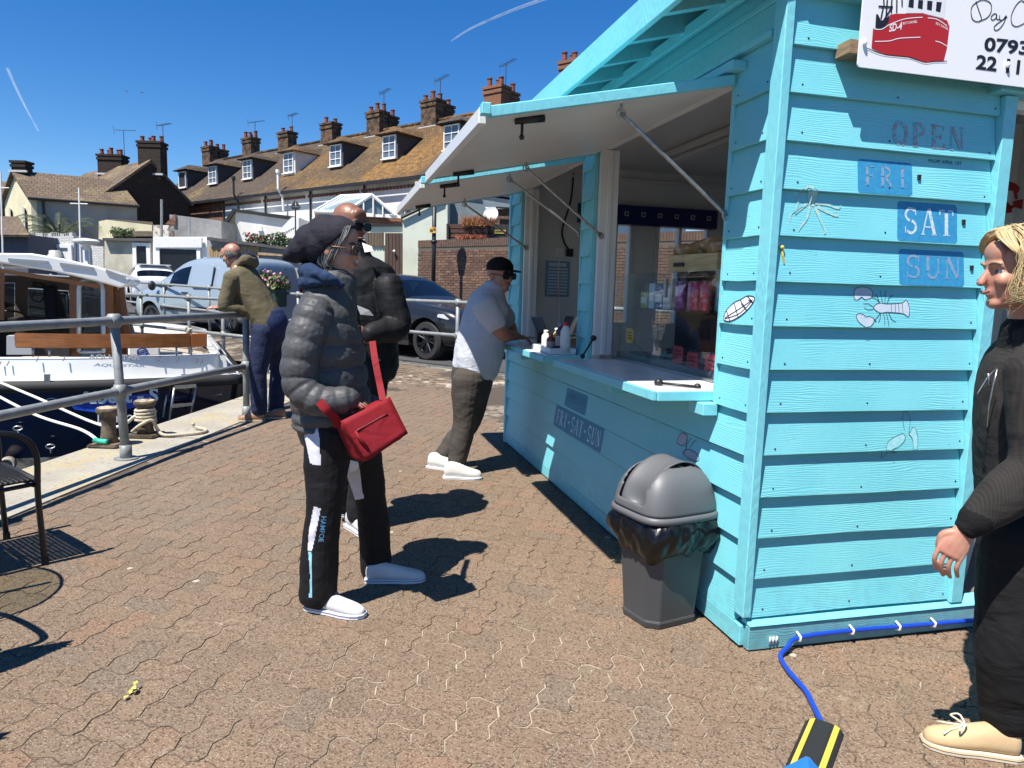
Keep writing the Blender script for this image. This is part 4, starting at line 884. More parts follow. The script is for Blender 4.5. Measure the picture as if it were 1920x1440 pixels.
o = linkobj('lid_dome', me, bn); q = o.modifiers.new('solid', 'SOLIDIFY'); q.thickness = .006
b = MB(); rr = []
for i in range(13):
    y = -.079+.158*i/12; row = []
    for j in range(29): a = math.pi*(.02+.96*j/28); row.append(Matrix.Rotation(R(-36), 3, 'Y') @ V((-.172*math.cos(a), y, (.168+.30*y*y*0-.022*math.cos(y*18))*math.sin(a)**.8-.045*math.exp(-((a-math.pi*.27)/.30)**2)*math.exp(-(y/.05)**2)))+V((.004, 0, .556)))
    rr.append(row)
b.rings(rr[::-1], cap=False, closed=False); o = b.build('swing_flap', m_binlid, bn, True); q = o.modifiers.new('solid', 'SOLIDIFY'); q.thickness = .006
b = MB(); b.rings([oct_(.14, .12, .05, .40), oct_(.14, .12, .05, .405)]); b.build('bin_contents', m_dark, bn)

# ---------------------------------------------------------------- hose, cable protector, blue canvas corner
b = MB(); Z_ = .014
hp = [KM @ V((2.6, -.075, .05)), KM @ V((1.2, -.07, .045)), KM @ V((.75, -.07, .05)), KM @ V((.45, -.068, .055)), KM @ V((.20, -.072, .05)), KM @ V((.13, -.10, .03)), V((1.085, 2.66, Z_)), V((1.075, 2.55, Z_)), V((1.085, 2.42, Z_)), V((1.075, 2.33, Z_)), V((1.062, 2.235, Z_)), V((1.056, 2.19, Z_))]
b.tube([V(p) for p in spline(hp, 90)], .0095, 10)
ho = thing('blue_hose', 'blue hose clipped along the kiosk base and trailing onto the paving', 'hose', hp[4]); b.build('hose', m_hose, ho, True, True)
for k, (v, z) in enumerate(((.20, .05), (.45, .056), (.68, .052), (.86, .05))):
    b = MB(); b.tube([KM @ V((v, -.058, z-.018)), KM @ V((v, -.085, z-.008)), KM @ V((v, -.085, z+.008)), KM @ V((v, -.058, z+.018))], .005, 6); b.build('hose_clip', m_clip, ho, True, True)
for v in (.075, .09, .105): b = MB(); b.tube([KM @ V((v, -.06, .03)), KM @ V((v, -.064, .06))], .004, 6); b.build('hose_clip', m_clip, ho, True, True)
cp = thing('cable_protector', 'black rubber cable protector with two yellow stripes on the paving', 'cable protector', (.94, 2.02, 0), R(-33.5))
prof = [(-.062, .001), (-.05, .016), (-.02, .027), (.02, .027), (.05, .016), (.062, .001)]
b = MB(); b.prism([(x, -.45, z) for x, z in prof], (0, .68, 0)); b.build('ramp', m_rubber, cp, bevel=.003)
for s in (-1, 1): b = MB(); b.add([V((s*.046, -.45, .0185)), V((s*.030, -.45, .0252)), V((s*.030, .228, .0252)), V((s*.046, .228, .0185))], [(0, 1, 2, 3) if s < 0 else (3, 2, 1, 0)]); b.build('stripe', m_yellow, cp)
bc = thing('blue_canvas_bag', 'corner of a bright blue canvas bag lying on the cable protector', 'bag', G(1500, 1470, .0))
c_ = G(1503, 1462, .05); b = MB()
top = [G(1462, 1438, .06), G(1515, 1412, .085), G(1540, 1440, .06), G(1530, 1500, .06), G(1455, 1500, .06)]
b.rings([[p+V((0, 0, -.055)) for p in top], [p+V((0, 0, -.01)) for p in top], [p*.94+c_*.06 for p in top]]); b.build('bag', m_bluecanvas, bc, False, True, bevel=.006, seg=2)
# ---------------------------------------------------------------- boat moored stern-on beyond the quay edge
AB = V((-.43, .9, 0)).normalized(); SB = V((AB.y, -AB.x, 0))          # boat ahead, boat starboard (image right)
T0 = V((-3.62, 9.45, 0))
boat = thing('motor_cruiser', 'navy and white motor cruiser with wooden cabin, stern towards the quay', 'boat', T0-V((0, 0, 1.05)), math.atan2(AB.y, AB.x)-math.pi/2)
BMi = inv_of(boat); BM = boat.matrix_basis.copy()
ZW = 1.05                              # boat local z = world z + ZW; local x = starboard, y = ahead
def bpx(x, y, off=0.): return BMi @ onplane(x, y, T0+AB*off, AB)
WID = 3.7
def outline(w0, w1, y0, z, bul=.22, L=9.5):
    """plan outline from the port bow round the transom to the starboard bow; x from -WID..0"""
    xc = -WID/2; pts = []
    for k in range(9): f = k/8; pts.append(V((xc-w1*(1-f**2.2*.0)*(1 if f < .6 else 1-((f-.6)/.4)**2*.96), y0+L*f, z)))
    pts = pts[::-1]
    for k in range(1, 5): a = math.pi/2*k/5; pts.append(V((xc-w0+.22-.22*math.cos(a)*1.0, y0+.22-.22*math.sin(a), z)))
    for k in range(15): f = -1+2*k/14; pts.append(V((xc+f*(w0-.22), y0-bul*(1-f*f), z)))
    for k in range(1, 5): a = math.pi/2*k/5; pts.append(V((xc+w0-.22+.22*math.sin(a), y0+.22-.22*math.cos(a), z)))
    for k in range(9): f = k/8; pts.append(V((xc+w1*(1 if f < .6 else 1-((f-.6)/.4)**2*.96), y0+L*f, z)))
    return pts
hw = WID/2
def hull_band(name, zs, mat, smooth=True):
    b = MB(); b.rings([outline(hw*k, hw*k2, y0, z+ZW, bul) for z, k, k2, y0, bul in zs][::-1], cap=False, closed=False); return b.build(name, mat, boat, smooth)
hull_band('hull', [(-.72, .90, .93, .12, .20), (-.4, .95, .97, .05, .22), (-.1, .985, 1, 0, .24), (.10, 1, 1.02, -.02, .25)], m_navy)
hull_band('boot_stripe', [(-1.25, .78, .85, .25, .16), (-.86, .885, .91, .15, .20)], M('antifoul_red', (.10, .02, .018), .7, var=(6, (.05, .03, .025), .4, .6)))
hull_band('waterline_band', [(-.86, .885, .91, .148, .20), (-.72, .902, .932, .118, .20)], M('dirty_white_band', (.42, .40, .34), .6, var=(7, (.10, .09, .07), .42, .62)))
b = MB(); ol = outline(hw*1.012, hw*1.03, -.03, .16+ZW, .25)
b.rings([[p+(V((0, 0, -.07))) for p in ol], [p+V(((p.x+hw)*.02, -.04 if p.y < .4 else 0, -.045)) for p in ol], [p+V(((p.x+hw)*.02, -.04 if p.y < .4 else 0, .045)) for p in ol], [p+V((0, .02, .07)) for p in ol]], cap=False, closed=False); b.build('rubbing_strake', m_rubber, boat, True)
hull_band('side_deck', [(.225, .985, 1.0, -.0, .25), (.235, .86, .88, .16, .2)], M('deck_grey', (.42, .43, .44), .6))
hull_band('bulwark', [(.23, .90, .93, .09, .21), (.30, .885, .92, .10, .21), (.47, .875, .91, .12, .205)], m_gel)
hull_band('bulwark_cap', [(.47, .88, .915, .115, .205), (.485, .88, .915, .115, .205), (.485, .845, .88, .20, .19)], m_gel)
b = MB(); b.poly([p for p in outline(hw*.86, hw*.87, .18, .02+ZW, .18)]); b.build('cockpit_sole', M('cockpit_sole', (.35, .30, .24), .7), boat)
# stern face mapping: photograph point -> transom surface
def tpt(x, y, lift=.012):
    p = bpx(x, y, -.2); f = max(-1, min(1, (p.x+hw)/(hw-.22))); off = -.24*(1-f*f)-lift+.02
    p = bpx(x, y, off); return V((p.x, off, p.z))
def tpt2(x, y, lift=.006):
    p = bpx(x, y, -.1); f = max(-1, min(1, (p.x+hw)/(hw*.88-.22))); off = .100-.207*(1-f*f)-lift; p = bpx(x, y, off); return V((p.x, off, p.z))
def ttext(name, s, x0, x1, y0, y1, yb1, mat, bold=.02, lift=.02, parent=None, xs=1.0):
    vs_, fs_ = text2d(s, 1, bold, 1, xs); b = MB(); b.add([(tpt if lift > 0 else tpt2)(x0+(x1-x0)*x, y1+(yb1-y1)*x-(y1-y0)*y, abs(lift)) for x, y in vs_], fs_); 
    if y1-y0 < 15: return b.build(name, mat, parent or boat)
    for q in islands(b.mesh('t')): q.build('hull_letter', mat, boat)
m_silver = M('silver_lettering', (.68, .70, .72), .35)
b = MB(); b.poly([tpt(*p, .050) for p in ((125, 752), (145, 742), (300, 738), (262, 762), (200, 776), (140, 768))]); b.build('blue_flash', M('blue_flash', (.008, .06, .42), .25), boat)
ttext('boat_name_lettering', 'Albert - S', 147, 297, 731, 758, 754, m_silver, .035, .062); ttext('port_lettering', 'London', 183, 262, 774, 794, 790, m_silver, 0, .052)
ttext('maker_lettering', 'AQUASTAR', 166, 263, 664, 675, 676, M('relief_letters', (.50, .50, .48), .3), .03, -.012)
for x in (88, 345):                      # steel straps round the strake
    b = MB(); P_ = [tpt(x, y, .075) for y in (702, 712, 726)]; b.hexa([P_[0]+V((-.03, 0, 0)), P_[0]+V((.03, 0, 0)), P_[0]+V((.03, .05, 0)), P_[0]+V((-.03, .05, 0))], [P_[2]+V((-.03, 0, -.02)), P_[2]+V((.03, 0, -.02)), P_[2]+V((.03, .05, -.02)), P_[2]+V((-.03, .05, -.02))]); b.build('strake_strap', m_steel, boat)
for x, y in ((2, 685), (17, 684), (72, 676), (122, 675), (300, 676), (335, 678), (370, 679), (380, 681)):
    b = MB(); p = tpt2(x, y-7, .008); b.tube([p, p+V((-.02, -.03, -.05))], .007, 6); b.build('snap_hook', m_black, boat)
# ladder
lad = MB(); La = [tpt(*p, .12) for p in ((327, 727), (318, 787), (368, 724), (357, 781), (313, 735), (306, 785))]
lad.tube([La[0], La[1]], .016, 10); lad.tube([La[2], La[3]], .016, 10); lad.tube([La[4]+V((0, .1, 0)), La[5]+V((0, .1, 0))], .014, 8); lo = lad.build('boarding_ladder', m_steel, boat, True)
for f in (.03, .62):
    a_ = La[0].lerp(La[1], f); c_ = La[2].lerp(La[3], f); b = MB(); d = (c_-a_); b.hexa([a_+V((0, -.05, 0)), c_+V((0, -.05, 0)), c_+V((0, .06, 0)), a_+V((0, .06, 0))], [a_+V((0, -.05, .035)), c_+V((0, -.05, .035)), c_+V((0, .06, .035)), a_+V((0, .06, .035))]); b.build('ladder_tread', m_steel, lo)
b = MB(); b.poly([tpt(*p, .02) for p in ((380, 727), (418, 727), (416, 741), (378, 741))]); b.build('safety_label', M('label_sticker', (.30, .25, .22), .5, var=(25, (.5, .5, .45), .5, .6)), boat)
b = MB(); b.poly([tpt(*p, .02) for p in ((-20, 742), (21, 744), (20, 759), (-20, 757))]); b.build('badge', M('badge_white', (.6, .6, .58), .4), boat)
b = MB(); b.poly([tpt(*p, .024) for p in ((-16, 746), (17, 747), (16, 756), (-16, 754))]); b.build('badge_centre', m_dark, boat)
for x, y in ((97, 755), (34, 808), (95, 842)):
    b = MB(); p = tpt(x, y, .03); b.tube([p+V((math.cos(a)*.045, 0, math.sin(a)*.025+.03)) for a in [k*math.pi/6 for k in range(13)]], .011, 6); b.tube([p, p+V((0, .02, -.06))], .012, 6); b.build('towing_eye', m_steel, boat, True)
b = MB(); p = tpt(13, 872, .02); b.lathe([(.085, .1), (.085, -.03), (.062, -.03), (.062, .08)], p, 18, (0, 1, 0)); b.build('exhaust_outlet', M('exhaust', (.28, .26, .22), .6), boat, True)
# stern bench plank on stanchions
b = MB(); a_, c_ = bpx(28, 640, .12), bpx(385, 640, .12); zt_, zb_ = a_.z+.10, a_.z-.075
pl = []
for k in range(13): f = k/12; pl.append(V((a_.x+(c_.x-a_.x)*f, .12-.20*(1-(2*f-1)**2), 0)))
ring_ = [[V((p.x, p.y-.028, zb_)), V((p.x, p.y+.028, zb_)), V((p.x, p.y+.028, zt_)), V((p.x, p.y-.028, zt_))] for p in pl]
b.rings(ring_[:-1]); pk_ = b.build('stern_plank', m_wood, boat, bevel=.01, seg=2)
b = MB(); b.rings([[q for q in ring_[-2]], [q+V((.02, 0, 0)) for q in ring_[-1]]]); b.build('plank_end', M('orange_teak', (.42, .13, .03), .3, coat=.4), pk_, bevel=.006)
for k in (1, 2, 6, 10, 11):
    b = MB(); p = pl[k]; b.tube([V((p.x, p.y+.05, .47+ZW)), V((p.x, p.y+.05, zb_+.02))], .012, 8); b.build('stanchion', m_steel, boat, True)
# cabin: aft bulkhead, roof, sides, front screen
OFF = 1.75
def cpoly(name, px, mat, off, th, parent=None, bevel=0):
    b = MB(); b.prism([bpx(x, y, off) for x, y in px], (0, th, 0)); return b.build(name, mat, parent or boat, bevel=bevel)
roofpx = [(-120, 480), (-40, 474), (60, 475), (120, 485), (180, 499), (228, 515), (243, 525), (240, 534), (226, 540), (180, 527), (100, 509), (0, 493), (-120, 490)]
roof_ = cpoly('cabin_roof', roofpx, m_gel, OFF-.45, 4.3, bevel=.02)
b = MB(); b.prism([bpx(x, y, OFF-.47) for x, y in ((15, 484), (90, 489), (90, 494), (15, 489))], (0, .02, 0)); b.prism([bpx(x, y, OFF-.47) for x, y in ((112, 492), (175, 501), (175, 506), (112, 497))], (0, .02, 0)); b.prism([bpx(x, y, OFF-.47) for x, y in ((198, 505), (236, 518), (236, 524), (198, 510))], (0, .02, 0)); b.build('grab_rail', M('grab_rail_grey', (.28, .29, .31), .5), roof_)
b = MB(); p = bpx(104, 486, OFF-.2); b.lathe([(.09, -.08), (.09, .06), (.075, .065), (.075, .11), (.05, .12)], p, 16); b.build('nav_light', M('nav_light', (.35, .36, .33), .4), roof_, True)
cpoly('roof_beam', [(-120, 505), (0, 503), (185, 533), (185, 541), (0, 511), (-120, 513)], m_wood, OFF-.10, .06)
# bulkhead with an arched window: built round the opening
wo = [(148, 660), (148, 540), (152, 528), (165, 524), (180, 526), (190, 533), (193, 545), (194, 660)]
b = MB(); b.prism([bpx(x, y, OFF) for x, y in ((130, 515), (212, 528), (214, 668), (193, 668), (194, 545), (190, 533), (180, 526), (165, 524), (152, 528), (148, 540), (148, 668), (130, 668))], (0, .04, 0)); bh = b.build('aft_bulkhead', m_wood2, boat)
b = MB(); P_ = [bpx(x, y, OFF-.012) for x, y in wo]; b.tube(P_+[P_[0]], .032, 8); b.build('door_window_frame', M('alloy_frame', (.5, .56, .62), .35, .3), bh, True)
cpoly('door_pane', [(149, 658), (149, 540), (153, 529), (165, 525), (180, 527), (189, 534), (192, 545), (192, 658)], m_glassdark, OFF+.015, .006, bh)
b = MB()
for x0_, x1_ in ((212, 224), (226, 236)): b.prism([bpx(x0_-4, 532, OFF+.3), bpx(x1_-4, 535, OFF+.3), bpx(x1_+14, 668, OFF+.3), bpx(x0_, 668, OFF+.3)], (0, .12, 0))
b.build('cabin_side', m_wood2, boat)
b = MB(); b.prism([bpx(214, 540, OFF+.5), bpx(226, 544, OFF+.5), bpx(262, 650, OFF+.5), bpx(250, 655, OFF+.5)], (0, .08, 0)); b.build('sloping_pillar', M('pillar_grey', (.24, .22, .2), .5), boat)
# interior
cpoly('wheelhouse_pillar', [(0, 508), (7, 508), (7, 600), (0, 600)], m_wood2, OFF, .06); 
cpoly('wheelhouse_side', [(-120, 506), (-110, 506), (-110, 668), (-120, 668)], m_wood2, OFF, 3)
FO = OFF+2.6
cpoly('dashboard', [(-120, 598), (150, 596), (150, 668), (-120, 668)], m_dark, FO-.7, .5)
cpoly('windscreen_frame', [(-120, 512), (140, 520), (150, 605), (140, 605), (128, 545), (52, 540), (52, 605), (28, 605), (28, 530), (-5, 530), (-5, 605), (-120, 605)], M('cabin_lining', (.12, .09, .07), .6), FO, .05)
cpoly('windscreen_pillar', [(86, 535), (105, 535), (128, 605), (104, 605)], m_dark, FO-.1, .05)
cpoly('windscreen_pane', [(53, 541), (127, 546), (138, 604), (53, 604)], m_glassdark, FO+.02, .006); cpoly('windscreen_pane', [(-4, 531), (27, 531), (27, 604), (-4, 604)], m_glassdark, FO+.02, .006)
b = MB(); p = bpx(20, 612, FO-1.0); b.tube([p+V((math.cos(a)*.30, .05*math.sin(a), math.sin(a)*.24)) for a in [k*math.pi/12 for k in range(25)]], .017, 8); b.build('steering_wheel', m_black, boat, True)
b = MB(); b.rings([[bpx(x, y, FO-1.3+dy) for x, y in q] for q, dy in (([(80, 535), (105, 535), (110, 600), (85, 600)], 0), ([(82, 535), (104, 535), (106, 600), (88, 600)], .2))]); b.build('hanging_jacket', M('navy_cloth', (.008, .01, .025), .9), boat, bevel=.03, seg=2)
b = MB(); b.tube([bpx(62, 532, FO-1.2), bpx(86, 536, FO-1.2)], .05, 10); b.tube([tuple(p) for p in spline([bpx(66, 545, FO-1.2), bpx(60, 560, FO-1.2), bpx(75, 566, FO-1.2), bpx(84, 552, FO-1.2)], 14)], .012, 6); b.build('searchlight', m_black, boat, True)
cpoly('cockpit_locker', [(12, 630), (60, 630), (60, 665), (12, 665)], M('locker_grey', (.4, .42, .44), .5), OFF-.4, .5); cpoly('engine_box', [(60, 640), (130, 640), (130, 668), (60, 668)], m_dark, OFF-.2, .4)
b = MB(); b.prism([bpx(x, y, .35) for x, y in ((240, 648), (300, 650), (300, 668), (240, 668))], (0, .25, 0)); wl = b.build('liferaft_case', m_gel, boat, bevel=.02)
b = MB(); p = bpx(267, 660, .34); b.tube([p+V((math.cos(a)*.055, -.006, math.sin(a)*.05)) for a in [k*math.pi/10 for k in range(21)]], .012, 6); b.sph(p+V((0, -.006, 0)), .012); b.build('emblem', M('emblem_blue', (.02, .05, .32), .5), wl, True)
# ---- bollards, ropes on the quay
def bollard(nm, lab, base, rope):
    t_ = thing('mooring_bollard', lab, 'bollard', base)
    b = MB(); b.lathe([(.085, .03), (.07, .10), (.06, .22), (.068, .30), (.105, .345), (.105, .375), (.095, .385)], n=24); b.build('bollard', m_rust, t_, True)
    b = MB(); b.bx(-.14, .14, -.14, .14, .0, .035); b.build('base_plate', m_rust, t_, bevel=.012, seg=2)
    b = MB(); b.lathe([(.092, .3845), (.088, .389), (.02, .391)], n=24); b.build('worn_cap', M('worn_cap_paint', (.42, .36, .25), .8, var=(20, (.14, .10, .06), .45, .6)), t_)
    if rope:
        b = MB(); pts = []
        for k in range(97): a = 2*math.pi*k/24; pts.append(V((math.cos(a)*(.088+.004*math.sin(a*3.3)), math.sin(a)*(.088), .16+.034*k/24+.003*math.sin(a*2.1))))
        b.tube(pts, .0165, 8); b.build('rope_turns', m_rope, t_, True)
    t_.scale = (.9, .9, .86); return t_
BZ = .009
b1 = V((-3.43, 6.00, BZ)); b2 = V((-3.33, 6.42, BZ))
bollard('a', 'bare rusty mooring bollard on the quay behind the railing post', b1, False); bollard('b', 'rusty mooring bollard wrapped in four turns of rope', b2, True)
def rope(name, lab, pts, r=.013, mat=None, seg=40):
    b = MB(); b.tube([V(p) for p in spline([tuple(p) for p in pts], seg)], r, 8); o = b.build(name, mat or m_rope2, None, True); return tag(o, lab, 'rope')
rope('mooring_rope', 'upper white mooring rope running from the boat to the wrapped bollard', [at(-60, 692, 7.6), at(60, 742, 7.1), at(200, 800, 6.7), b2+V((-.05, -.07, .2))], .014)
rope('mooring_rope', 'lower white mooring rope with green twine at the bare bollard', [at(-60, 712, 7.3), at(60, 775, 6.8), at(150, 805, 6.4), b1+V((-.05, -.08, .06))], .014)
rope('twine_whipping', 'green twine whipped round the rope end at the bare bollard', [b1+V((-.07, -.11, .075)), b1+V((-.03, -.10, .06)), b1+V((.04, -.10, .055))], .022, m_green, 12)
rope('loose_rope', 'loose rope tail curling on the quay beside the wrapped bollard', [b2+V((-.1, -.05, .05)), b2+V((.0, -.10, .12)), b2+V((.08, -.05, .16)), b2+V((.11, .0, .06)), b2+V((.18, -.02, .02)), b2+V((.32, .04, .018)), b2+V((.44, .16, .016)), b2+V((.42, .30, .016)), b2+V((.30, .34, .03)), b2+V((.28, .33, .07))], .015, m_rope, 60)
rope('stern_line', 'thin pale line looped from the boat corner to the dock head', [at(405, 690, 9.8), at(425, 680, 10.0), at(445, 690, 10.2), at(465, 686, 10.6)], .010)
rope('coiled_line', 'pale line coiled over the dock edge at the boat corner', [at(410, 700, 9.9), at(430, 707, 10), at(452, 700, 10.1), at(455, 712, 10.1), at(437, 716, 10.05), at(440, 706, 10)], .009)
rope('rail_lashing', 'knotted lashing on the dock head railing above the plank', [linepx(DH, EX, 350)+V((0, 0, .54)), linepx(DH, EX, 353)+V((.02, -.05, .62)), linepx(DH, EX, 357)+V((.0, .05, .5)), linepx(DH, EX, 360)+V((.02, -.06, .6)), linepx(DH, EX, 345)+V((0, -.1, .35)), linepx(DH, EX, 358)+V((0, -.1, .4)), linepx(DH, EX, 365)+V((0, -.1, .2))], .02, m_rope, 40)
# ---------------------------------------------------------------- parked vehicles
def split_by_material(me, names, mats, parent):
    """one baked mesh -> one object per material slot"""
    out = []
    for k, (nm, m) in enumerate(zip(names, mats)):
        bm = bmesh.new(); bm.from_mesh(me)
        bmesh.ops.delete(bm, geom=[f for f in bm.faces if f.material_index != k], context='FACES')
        if not bm.faces: bm.free(); continue
        for f in bm.faces: f.material_index = 0; f.smooth = True
        n = bpy.data.meshes.new(nm); bm.to_mesh(n); bm.free(); n.materials.append(m)
        try: n.set_sharp_from_angle(angle=R(40))
        except Exception: pass
        out.append(linkobj(nm, n, parent))
    return out
m_tyre = M('tyre', (.018, .018, .019), .8, bump=(120, .3, .003)); m_arch = M('wheel_arch', (.008, .008, .008), .9); m_trim = M('black_trim', (.02, .02, .022), .5)
m_lamp = M('head_lamp', (.55, .57, .6), .1, .2, coat=.8); m_tail = M('tail_lamp', (.32, .008, .01), .2, coat=.5); m_plate = M('number_plate', (.7, .7, .68), .4)
def vehicle(name, label, p, rz, st, paint, wheels, tyre_r, spokes, rim_c, side_w, front_w, rear_w, extras=None):
    """st: stations (x, z_low, z_belt, z_top, w, w_top); x forward"""
    t_ = thing(name, label, 'car' if 'van' not in name else 'van', p, rz)
    b = MB(); rr = []
    for x, zl, zb, zt, w_, wt in st:
        half = [(0, zl), (w_*.75, zl), (w_*.955, zl+.05), (w_, zl+(zb-zl)*.38), (w_*.995, zl+(zb-zl)*.72), (w_*.955, zb), (wt+(w_*.955-wt)*.12, zb+(zt-zb)*.85), (wt*.86, zt-.006), (wt*.45, zt+.012), (0, zt+.016)]
        row = [V((x, y, z)) for y, z in half]+[V((x, -y, z)) for y, z in half[::-1][1:-1]]
        rr.append(row)
    n = len(rr[0]); b.rings(rr[::-1])
    fi = 0; nst = len(rr)
    for i in range(nst-1):              # rings were reversed: ring i spans station nst-1-i -> nst-2-i
        s = nst-2-i
        for j in range(n):
            k = 0
            side = j in (5,) or j == n-6
            top = j in (6, 7, 8, 9, 10, 11)
            if side and s in side_w: k = 1
            if s in front_w and (top): k = 2
            if s in rear_w and (top): k = 3
            b.m[fi] = k; fi += 1
    cuts = []
    for x, y in wheels:
        c = MB(); c.lathe([(tyre_r*1.16, -.30), (tyre_r*1.16, .30)], (x, y, tyre_r), 28, (0, 1, 0)); c.mi = 0
        cuts.append(linkobj('cut', c.mesh('cut', m_arch)))
    me = bake(b, [paint, m_carglass, m_carglass, m_carglass, m_arch], subsurf=2, cuts=cuts)
    mats = list(me.materials); 
    # cutter faces carry the arch material by name
    nm = ['body', 'side_window', 'windscreen', 'rear_window', 'wheel_arch']; ml = [paint, m_carglass, m_carglass, m_carglass, m_arch]
    while len(mats) > len(nm): nm.append('wheel_arch'); ml.append(m_arch)
    for o_ in split_by_material(me, nm, ml, t_):
        if o_.name.startswith('side_window'):       # left and right panes are parts of their own
            c_ = o_.copy(); c_.data = o_.data.copy(); col.objects.link(c_)
            for ob, sg_ in ((o_, 1), (c_, -1)):
                bm = bmesh.new(); bm.from_mesh(ob.data); bmesh.ops.delete(bm, geom=[f for f in bm.faces if f.calc_center_median().y*sg_ < 0], context='FACES'); bm.to_mesh(ob.data); bm.free()
    for x, y in wheels:
        s = 1 if y > 0 else -1; wq = MB(); r_ = tyre_r; wd = .11
        wq.lathe([(r_*.66, -wd), (r_*.9, -wd), (r_, -wd*.7), (r_, wd*.7), (r_*.9, wd), (r_*.66, wd)], (x, y-s*.03, r_), 32, (0, s, 0), False); wh = wq.build('wheel', m_tyre, t_, auto=True)
        rb = MB(); c0 = V((x, y-s*.03, r_)); rb.lathe([(r_*.68, -wd*.8), (r_*.68, wd*.95), (r_*.62, wd*.98), (r_*.60, wd*.2), (.02, wd*.15)], c0, 32, (0, s, 0))
        rb.lathe([(.05, wd*.2), (.06, wd*.75), (.03, wd*.82)], c0, 14, (0, s, 0))
        for k in range(spokes):
            for dk in (-.16, .16):
                a = 2*math.pi*k/spokes+dk*.3; a2 = 2*math.pi*k/spokes+dk*1.5; d0 = V((math.cos(a), 0, math.sin(a))); d1 = V((math.cos(a2), 0, math.sin(a2)))
                rb.tube([c0+d0*.04+V((0, s*wd*.62, 0)), c0+d1*(r_*.63)+V((0, s*wd*.82, 0))], [.020, .014], 6)
        rb.build('rim', M('rim_'+name, rim_c, .3, .8), wh, auto=True)
    return t_
# dark SUV on the right: faces right along the road
m_suvpaint = M('graphite_paint', (.020, .021, .024), .28, .4, coat=.6)
wf = GR(800, 676)
suv_dir = (-EX); SR = math.atan2(suv_dir.y, suv_dir.x)
SUV = [(2.18, .42, .62, .66, .60, .45), (2.12, .30, .80, .84, .78, .60), (1.9, .24, .92, .965, .90, .74), (1.4, .22, .98, 1.03, .955, .78), (.95, .22, 1.02, 1.08, .965, .76), (.75, .22, 1.03, 1.13, .965, .73), (.05, .22, 1.05, 1.555, .965, .60), (-.25, .22, 1.055, 1.62, .965, .60), (-.95, .22, 1.08, 1.625, .965, .60), (-1.05, .22, 1.085, 1.62, .965, .60), (-1.60, .24, 1.11, 1.56, .95, .58), (-1.95, .28, 1.10, 1.36, .92, .60), (-2.1, .34, 1.04, 1.12, .86, .62), (-2.17, .45, .9, .94, .74, .55)]
org = wf-suv_dir*1.33+NX*.86
suv = vehicle('dark_suv', 'dark graphite SUV with black wheels parked behind the railing by the brick wall', V((org.x, org.y, wf.z)), SR, SUV, m_suvpaint, [(1.33, .82), (1.33, -.82), (-1.35, .82), (-1.35, -.82)], .375, 5, (.05, .05, .055), (5, 6, 7, 9), (5,), (10,))
def vbox(par, name, mat, c, d, rot=None, bevel=.01): b = MB(); b.box(c, d, rot); return b.build(name, mat, par, bevel=bevel, seg=2)
for s in (-1, 1):
    b = MB(); b.prism([(2.06, s*.50, .86), (1.72, s*.925, .885), (1.70, s*.935, .83), (1.95, s*.83, .775), (2.11, s*.56, .775)], (-.03, s*.012, 0)); b.build('headlight', m_lamp, suv)
    b = MB(); b.ell((.62, s*1.05, 1.07), (V((.06, 0, 0)), V((0, .10, 0)), V((0, 0, .065))), 12, 8); b.build('door_mirror', m_trim, suv, True)
    b = MB(); b.bx(-.95, .95, s*.93-.01, s*.955+.02*s, .27, .36); b.build('sill_trim', m_trim, suv)
    b = MB(); b.bx(-.42, -.22, s*.962, s*.985, .93, .96); b.build('door_handle', m_suvpaint, suv, bevel=.004)
vbox(suv, 'grille', m_trim, (2.13, 0, .72), (.08, 1.0, .12)); vbox(suv, 'lower_grille', m_trim, (2.13, 0, .42), (.10, 1.1, .18)); vbox(suv, 'number_plate', m_plate, (2.185, 0, .52), (.015, .5, .11))
for s, x in ((-.38, -.15), (.38, -.15)): b = MB(); b.ell((x-.1, s, 1.22), (V((.06, 0, 0)), V((0, .13, 0)), V((0, 0, .18))), 10, 8); b.build('headrest', m_dark, suv, True)
vbox(suv, 'dashboard', m_trim, (.45, 0, 1.0), (.5, 1.5, .16), None, .03)
# pale blue van, faces left along the road
m_vanpaint = M('pale_blue_paint', (.26, .32, .375), .3, .15, coat=.6)
VAN = [(2.08, .40, .62, .66, .62, .50), (2.02, .28, .80, .86, .76, .62), (1.75, .22, .93, 1.00, .87, .72), (1.45, .22, .98, 1.06, .905, .73), (1.25, .22, 1.00, 1.14, .915, .71), (.55, .22, 1.04, 1.63, .915, .60), (.30, .22, 1.05, 1.74, .915, .62), (-.1, .22, 1.06, 1.81, .915, .66), (-.25, .22, 1.06, 1.82, .915, .67), (-1.2, .22, 1.06, 1.83, .915, .69), (-1.85, .24, 1.06, 1.82, .91, .69), (-2.08, .28, 1.04, 1.76, .90, .68), (-2.15, .34, 1.0, 1.66, .86, .66)]
vf = GR(294, 618); vr = GR(420, 625); vd = (vf-vr); vd.z = 0; vd = (vd.normalized()*.5+EX*.5).normalized(); VR = math.atan2(vd.y, vd.x); vn = V((-vd.y, vd.x, 0)); vn = vn if vn.y > 0 else -vn
vo = vr.lerp(vf, .5)+vn*.76
van = vehicle('panel_van', 'pale blue panel van parked beyond the railing facing left', V((vo.x, vo.y, vr.z)), VR, VAN, m_vanpaint, [(1.28, .76), (1.28, -.76), (-1.36, .76), (-1.36, -.76)], .335, 8, (.10, .10, .105), (5, 6), (4,), ())
m_panel = M('van_panel', (.29, .35, .405), .28, .15, coat=.6)
